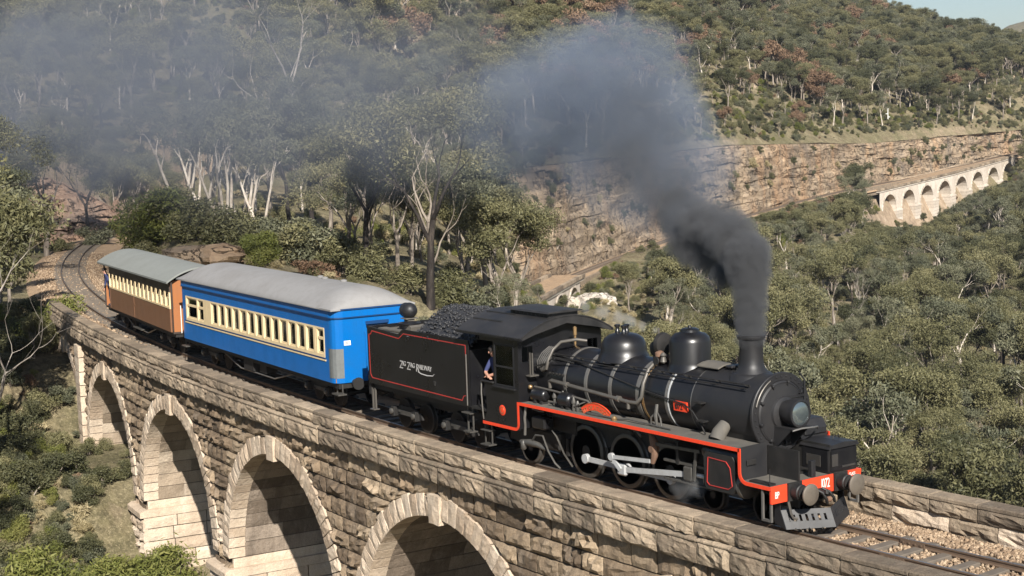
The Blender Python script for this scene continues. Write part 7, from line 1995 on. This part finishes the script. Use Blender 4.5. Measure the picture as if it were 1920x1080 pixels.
SX, SY, SZ, SR, SBg = bil(GX), bil(GY), bil(GZ), bil(R_), Bm[ci, cj]
bm_ = []; bi = {}
for k in ('yellow_bush', 'olive_bush', 'dark_bush', 'rust_bush', 'dry_grass'):
    for P_ in SB[k]: bi.setdefault(k, []).append(len(bm_)); bm_.append(P_.mesh)
ok = np.ones(n2, bool)
for p in np.array(ML): ok &= (SX - p[0]) ** 2 + (SY - p[1]) ** 2 > 4.2 ** 2
xyz, sc, rz, ki = [], [], [], []
for i in np.nonzero(ok)[0]:
    t = RNG.random()
    k = 'olive_bush' if t < .58 else 'yellow_bush' if t < .72 else 'dark_bush' if t < .88 else 'rust_bush'
    if RNG.random() < (.35 if SR[i] < 84 else .5 if SR[i] < 230 else 0): k = 'dry_grass'
    hmax = 1.2 if SR[i] < 84 else 1.6 if SR[i] < 230 else 2.2
    h_ = RNG.uniform(.3, hmax) * (.6 if k == 'rust_bush' else .55 if k == 'dry_grass' else 1)
    xyz.append((SX[i], SY[i], SZ[i] - .05)); sc.append(h_ * 1.1); rz.append(RNG.uniform(0, 6.28)); j = bi[k]; ki.append(j[int(RNG.integers(0, len(j)))])
cv = CLV['rock_cliff']
for q_ in range(150):
    i = int(RNG.integers(8, cv.shape[0] - 4)); j = int(RNG.integers(10, cv.shape[1] - 10)); p_ = cv[i, j]
    k = ('olive_bush', 'dark_bush', 'olive_bush', 'dry_grass')[int(RNG.integers(0, 4))]; jj = bi[k]
    xyz.append((p_[0], p_[1], p_[2] - .4)); sc.append(RNG.uniform(.8, 2.6)); rz.append(RNG.uniform(0, 6.28)); ki.append(jj[int(RNG.integers(0, len(jj)))])
scatter_object('undergrowth', 'low scrub, bracken and dry heath between the trees', xyz, sc, rz, ki, bm_)
print('scrub near', int((SR[ok] < 84).sum()), 'trees', n, 'rest', len(rest), 'scrub', len(xyz))
M_palerock = rock_mat('pale_rock', [(.28, (.36, .31, .26)), (.45, (.58, .52, .45)), (.62, (.70, .64, .56)), (.85, (.50, .44, .38))], (.33, .29, .25), (.50, .42, .33))
# ledges of bare rock on the spur and the pale scar below the small viaduct
for b_, r_, sx, sy, sz, rz_, sd_ in ((-.196, 92, 2.6, 1.6, .7, .3, 1), (-.205, 91, 1.6, 1.2, .6, .5, 2), (-.183, 91, 1.9, 1.3, .55, -.2, 3), (-.214, 93, 1.2, 1.0, .5, .9, 4)):
    x, y = ground_xy(b_, r_); o = boulder((x, y, hgt(x, y) + .1), sx, sy, sz, rz_, sd_)
    tag(o, ('broad orange sandstone ledge above the carriage roofs', 'left sandstone block beside the broad ledge', 'right sandstone block above the front of the blue roof', 'small leftmost sandstone block above the brown carriage roof')[sd_ - 1], 'rock')

for b_, r_, sx, sy, sz, lab in ((.048, 212, 1.5, 1.1, 1.0, 'topmost pale rock of the scar below the small viaduct'), (.0535, 208, 1.9, 1.2, .9, 'large pale rock midway down the scar below the small viaduct'), (.060, 203, 1.3, 1.0, .8, 'lower pale rock of the scar behind the steam dome'), (.038, 205, 1.2, .9, 1.3, 'upright pale rock just right of the small viaduct')):
    x, y = ground_xy(b_, r_); o = boulder((x, y, hgt(x, y) + .3), sx, sy, sz, b_ * 70, r_, 'boulder', M_palerock); tag(o, lab, 'rock')

# ------------------------------------------------------------------ smoke from the chimney, a little steam
COLUMN = [(-1.9, 0, 3.85, 0.24), (-1.9, 0, 4.3, 0.27), (-1.88, 0.0, 4.69, 0.3), (-1.95, 0.03, 5.08, 0.3034), (-2.01, 0.05, 5.43, 0.41), (-2.26, 0.1, 5.7, 0.5576), (-2.55, 0.15, 5.98, 0.6723999999999999), (-3.22, 0.3, 6.12, 0.697), (-3.95, 0.4, 6.15, 0.5903999999999999), (-4.69, 0.5, 6.43, 0.615), (-3.42, 0.3, 5.4, 0.5084), (-4.06, 0.4, 5.6, 0.49199999999999994), (-2.8, 0.15, 5.08, 0.41), (-4.43, 0.5, 5.88, 0.615)]
CLOUD = [(-4.42, 0.5, 6.31, 0.9), (-5.7, 0.9, 7.01, 1.3), (-6.51, 1.2, 7.76, 1.7), (-7.44, 1.5, 8.48, 1.85), (-8.62, 1.8, 9.24, 2.1), (-8.38, 1.8, 9.97, 1.45), (-7.25, 1.8, 9.71, 1.3), (-9.49, 2.0, 9.95, 1.6), (-10.7, 2.2, 8.88, 2.4), (-12.8, 2.5, 8.64, 2.3), (-7.22, 1.5, 9.06, 1.8), (-6.21, 1.3, 8.33, 1.4), (-4.65, 0.9, 7.52, 1.1), (-5.52, 1.1, 7.83, 1.2), (-7.34, 1.2, 7.24, 1.4)]
TRAIL = [(-14.5, 2.8, 8.74, 2.8), (-17.44, 3.3, 8.96, 3.3), (-20.65, 3.8, 9.11, 3.6), (-25.24, 4.5, 9.03, 3.6), (-29.49, 5.2, 9.91, 4.2), (-34.4, 6.0, 10.49, 5.0), (-41.41, 7.0, 10.3, 5.5), (-48.54, 8.2, 11.03, 6.5), (-58.32, 9.5, 11.13, 7.0), (-70.32, 11.0, 10.92, 7.5), (-85.63, 13.0, 12.46, 8.5), (-62.28, 11.0, 14.51, 7.0), (-106.66, 15.0, 14.13, 9)]
NECK = [(-4.37, 0.45, 6.13, 0.672), (-5.12, 0.6, 6.51, 0.7979999999999999), (-5.66, 0.75, 6.96, 0.924), (-6.19, 0.95, 7.42, 1.05), (-6.68, 1.15, 7.9, 1.176), (-7.33, 1.4, 8.42, 1.26), (-4.9, 0.7, 6.91, 0.756)]

def smoke_part(name, blobs, dens, col, parent, nscale, namp, detail, hard=1.0, low=.0, pw=1.0, rise=None):
    """a cloud of soft balls broken up by noise; the hull around them carries the volume"""
    M = D.materials.new(name); M.use_nodes = True; nt = M.node_tree
    for n in list(nt.nodes):
        if n.type != 'OUTPUT_MATERIAL': nt.nodes.remove(n)
    out = nt.nodes[0]
    Pn = pos(nt)
    warp = N(nt, 'ShaderNodeTexNoise'); warp.inputs['Scale'].default_value = nscale * .55; warp.inputs['Detail'].default_value = 2; nt.links.new(Pn, warp.inputs['Vector'])
    sub = N(nt, 'ShaderNodeVectorMath', operation='SUBTRACT'); nt.links.new(warp.outputs['Color'], sub.inputs[0]); sub.inputs[1].default_value = (.5, .5, .5)
    mad = N(nt, 'ShaderNodeVectorMath', operation='MULTIPLY_ADD'); nt.links.new(sub.outputs[0], mad.inputs[0]); mad.inputs[1].default_value = (namp / nscale,) * 3; nt.links.new(Pn, mad.inputs[2])
    acc = None
    for x, y, z, r in blobs:
        d = N(nt, 'ShaderNodeVectorMath', operation='DISTANCE'); nt.links.new(mad.outputs[0], d.inputs[0]); d.inputs[1].default_value = (x, y, z)
        f = mathn(nt, 'MULTIPLY_ADD', d.outputs['Value'], -1.0 / r, 1.0)
        acc = f if acc is None else mathn(nt, 'SMOOTH_MAX', acc, f, .25)
    nz = noise(nt, Pn, nscale, detail, .6)
    t = mathn(nt, 'ADD', acc, mathn(nt, 'MULTIPLY_ADD', nz, namp * 1.0, -namp * .5 - low))
    t = mathn(nt, 'MULTIPLY', mathn(nt, 'MAXIMUM', t, 0.0), hard, None, True)
    if pw != 1.0: t = mathn(nt, 'POWER', t, pw)
    v = N(nt, 'ShaderNodeVolumePrincipled'); v.inputs['Color'].default_value = (*col, 1); v.inputs['Anisotropy'].default_value = .15
    nt.links.new(mathn(nt, 'MULTIPLY', t, dens), v.inputs['Density']); nt.links.new(v.outputs[0], out.inputs['Volume'])
    # hull: union box-ish tube around the balls
    mb = MB(); P_ = [Vector(b[:3]) for b in blobs]
    allv = []
    for x, y, z, r in blobs:
        for i in range(7):
            for j in range(10):
                th, ph = math.pi * i / 6, 2 * math.pi * j / 10
                R_h = r * (1.12 + namp * .25)
                allv.append((x + R_h * math.sin(th) * math.cos(ph), y + R_h * math.sin(th) * math.sin(ph), z + R_h * math.cos(th)))
    import bmesh
    bm = bmesh.new()
    for p in allv: bm.verts.new(p)
    r = bmesh.ops.convex_hull(bm, input=bm.verts)
    gone = [g for g in r['geom_interior'] + r['geom_unused'] if isinstance(g, bmesh.types.BMVert)]
    bmesh.ops.delete(bm, geom=list(set(gone)), context='VERTS')
    me = D.meshes.new(name); bm.to_mesh(me); bm.free(); me.materials.append(M)
    o = link(name, me, parent)
    return o
SMK = empty('smoke'); tag(SMK, 'dark smoke rising from the chimney and trailing back over the train', None, None, 'stuff')
smoke_part('smoke_jet', [(-1.9, 0, 3.86 + .2 * k, .36 + .012 * k) for k in range(6)] + [(-1.92 - .02 * k, .02, 5.0 + .2 * k, .44 + .05 * k) for k in range(4)], 9.0, (.31, .315, .33), SMK, 4.5, .55, 4, 2.2)
smoke_part('smoke_column', COLUMN[5:], 5.0, (.31, .315, .33), SMK, 2.0, .85, 6, 2.2)
smoke_part('smoke_neck', NECK, .78, (.37, .385, .415), SMK, 1.0, 1.05, 6, 2.0)
smoke_part('smoke_cloud', CLOUD, .42, (.45, .525, .66), SMK, .75, 1.15, 6, 2.4)
smoke_part('smoke_trail', TRAIL, .056, (.40, .435, .51), SMK, .26, 1.5, 7, 2.0)
STM = empty('steam'); tag(STM, 'thin wisp of white steam drifting above the steam dome', None, None, 'stuff')
smoke_part('steam_wisp', [(-5.85, .6, 3.60, .10), (-6.25, .6, 3.66, .15), (-6.75, .6, 3.73, .19), (-7.3, .62, 3.78, .20), (-7.9, .65, 3.88, .2), (-8.6, .7, 3.95, .2)], 2.2, (.95, .95, .95), STM, 2.6, .9, 4, 1.5)
smoke_part('cylinder_steam', [(-3.3, -.75, .45, .35), (-2.9, -.85, .5, .3), (-2.6, -.95, .55, .25)], 1.2, (.9, .9, .9), STM, 3, .9, 4, 1.5)

# ------------------------------------------------------------------ the air in the gorge
HM = D.materials.new('haze'); HM.use_nodes = True
for n_ in list(HM.node_tree.nodes):
    if n_.type != 'OUTPUT_MATERIAL': HM.node_tree.nodes.remove(n_)
hv = HM.node_tree.nodes.new('ShaderNodeVolumePrincipled'); hv.inputs['Color'].default_value = (.78, .86, 1, 1); hv.inputs['Density'].default_value = .00009; hv.inputs['Anisotropy'].default_value = .2
HM.node_tree.links.new(hv.outputs[0], HM.node_tree.nodes[0].inputs['Volume'])
hb = MB().box(float(GX.min()) - 30, float(GX.max()) + 60, float(GY.min()) - 60, float(GY.max()) + 30, float(GZ.min()) - 1.5, float(GZ.max()) + 22)
ho = hb.build('haze', HM); tag(ho, 'thin bluish haze in the air of the gorge', None, None, 'stuff')
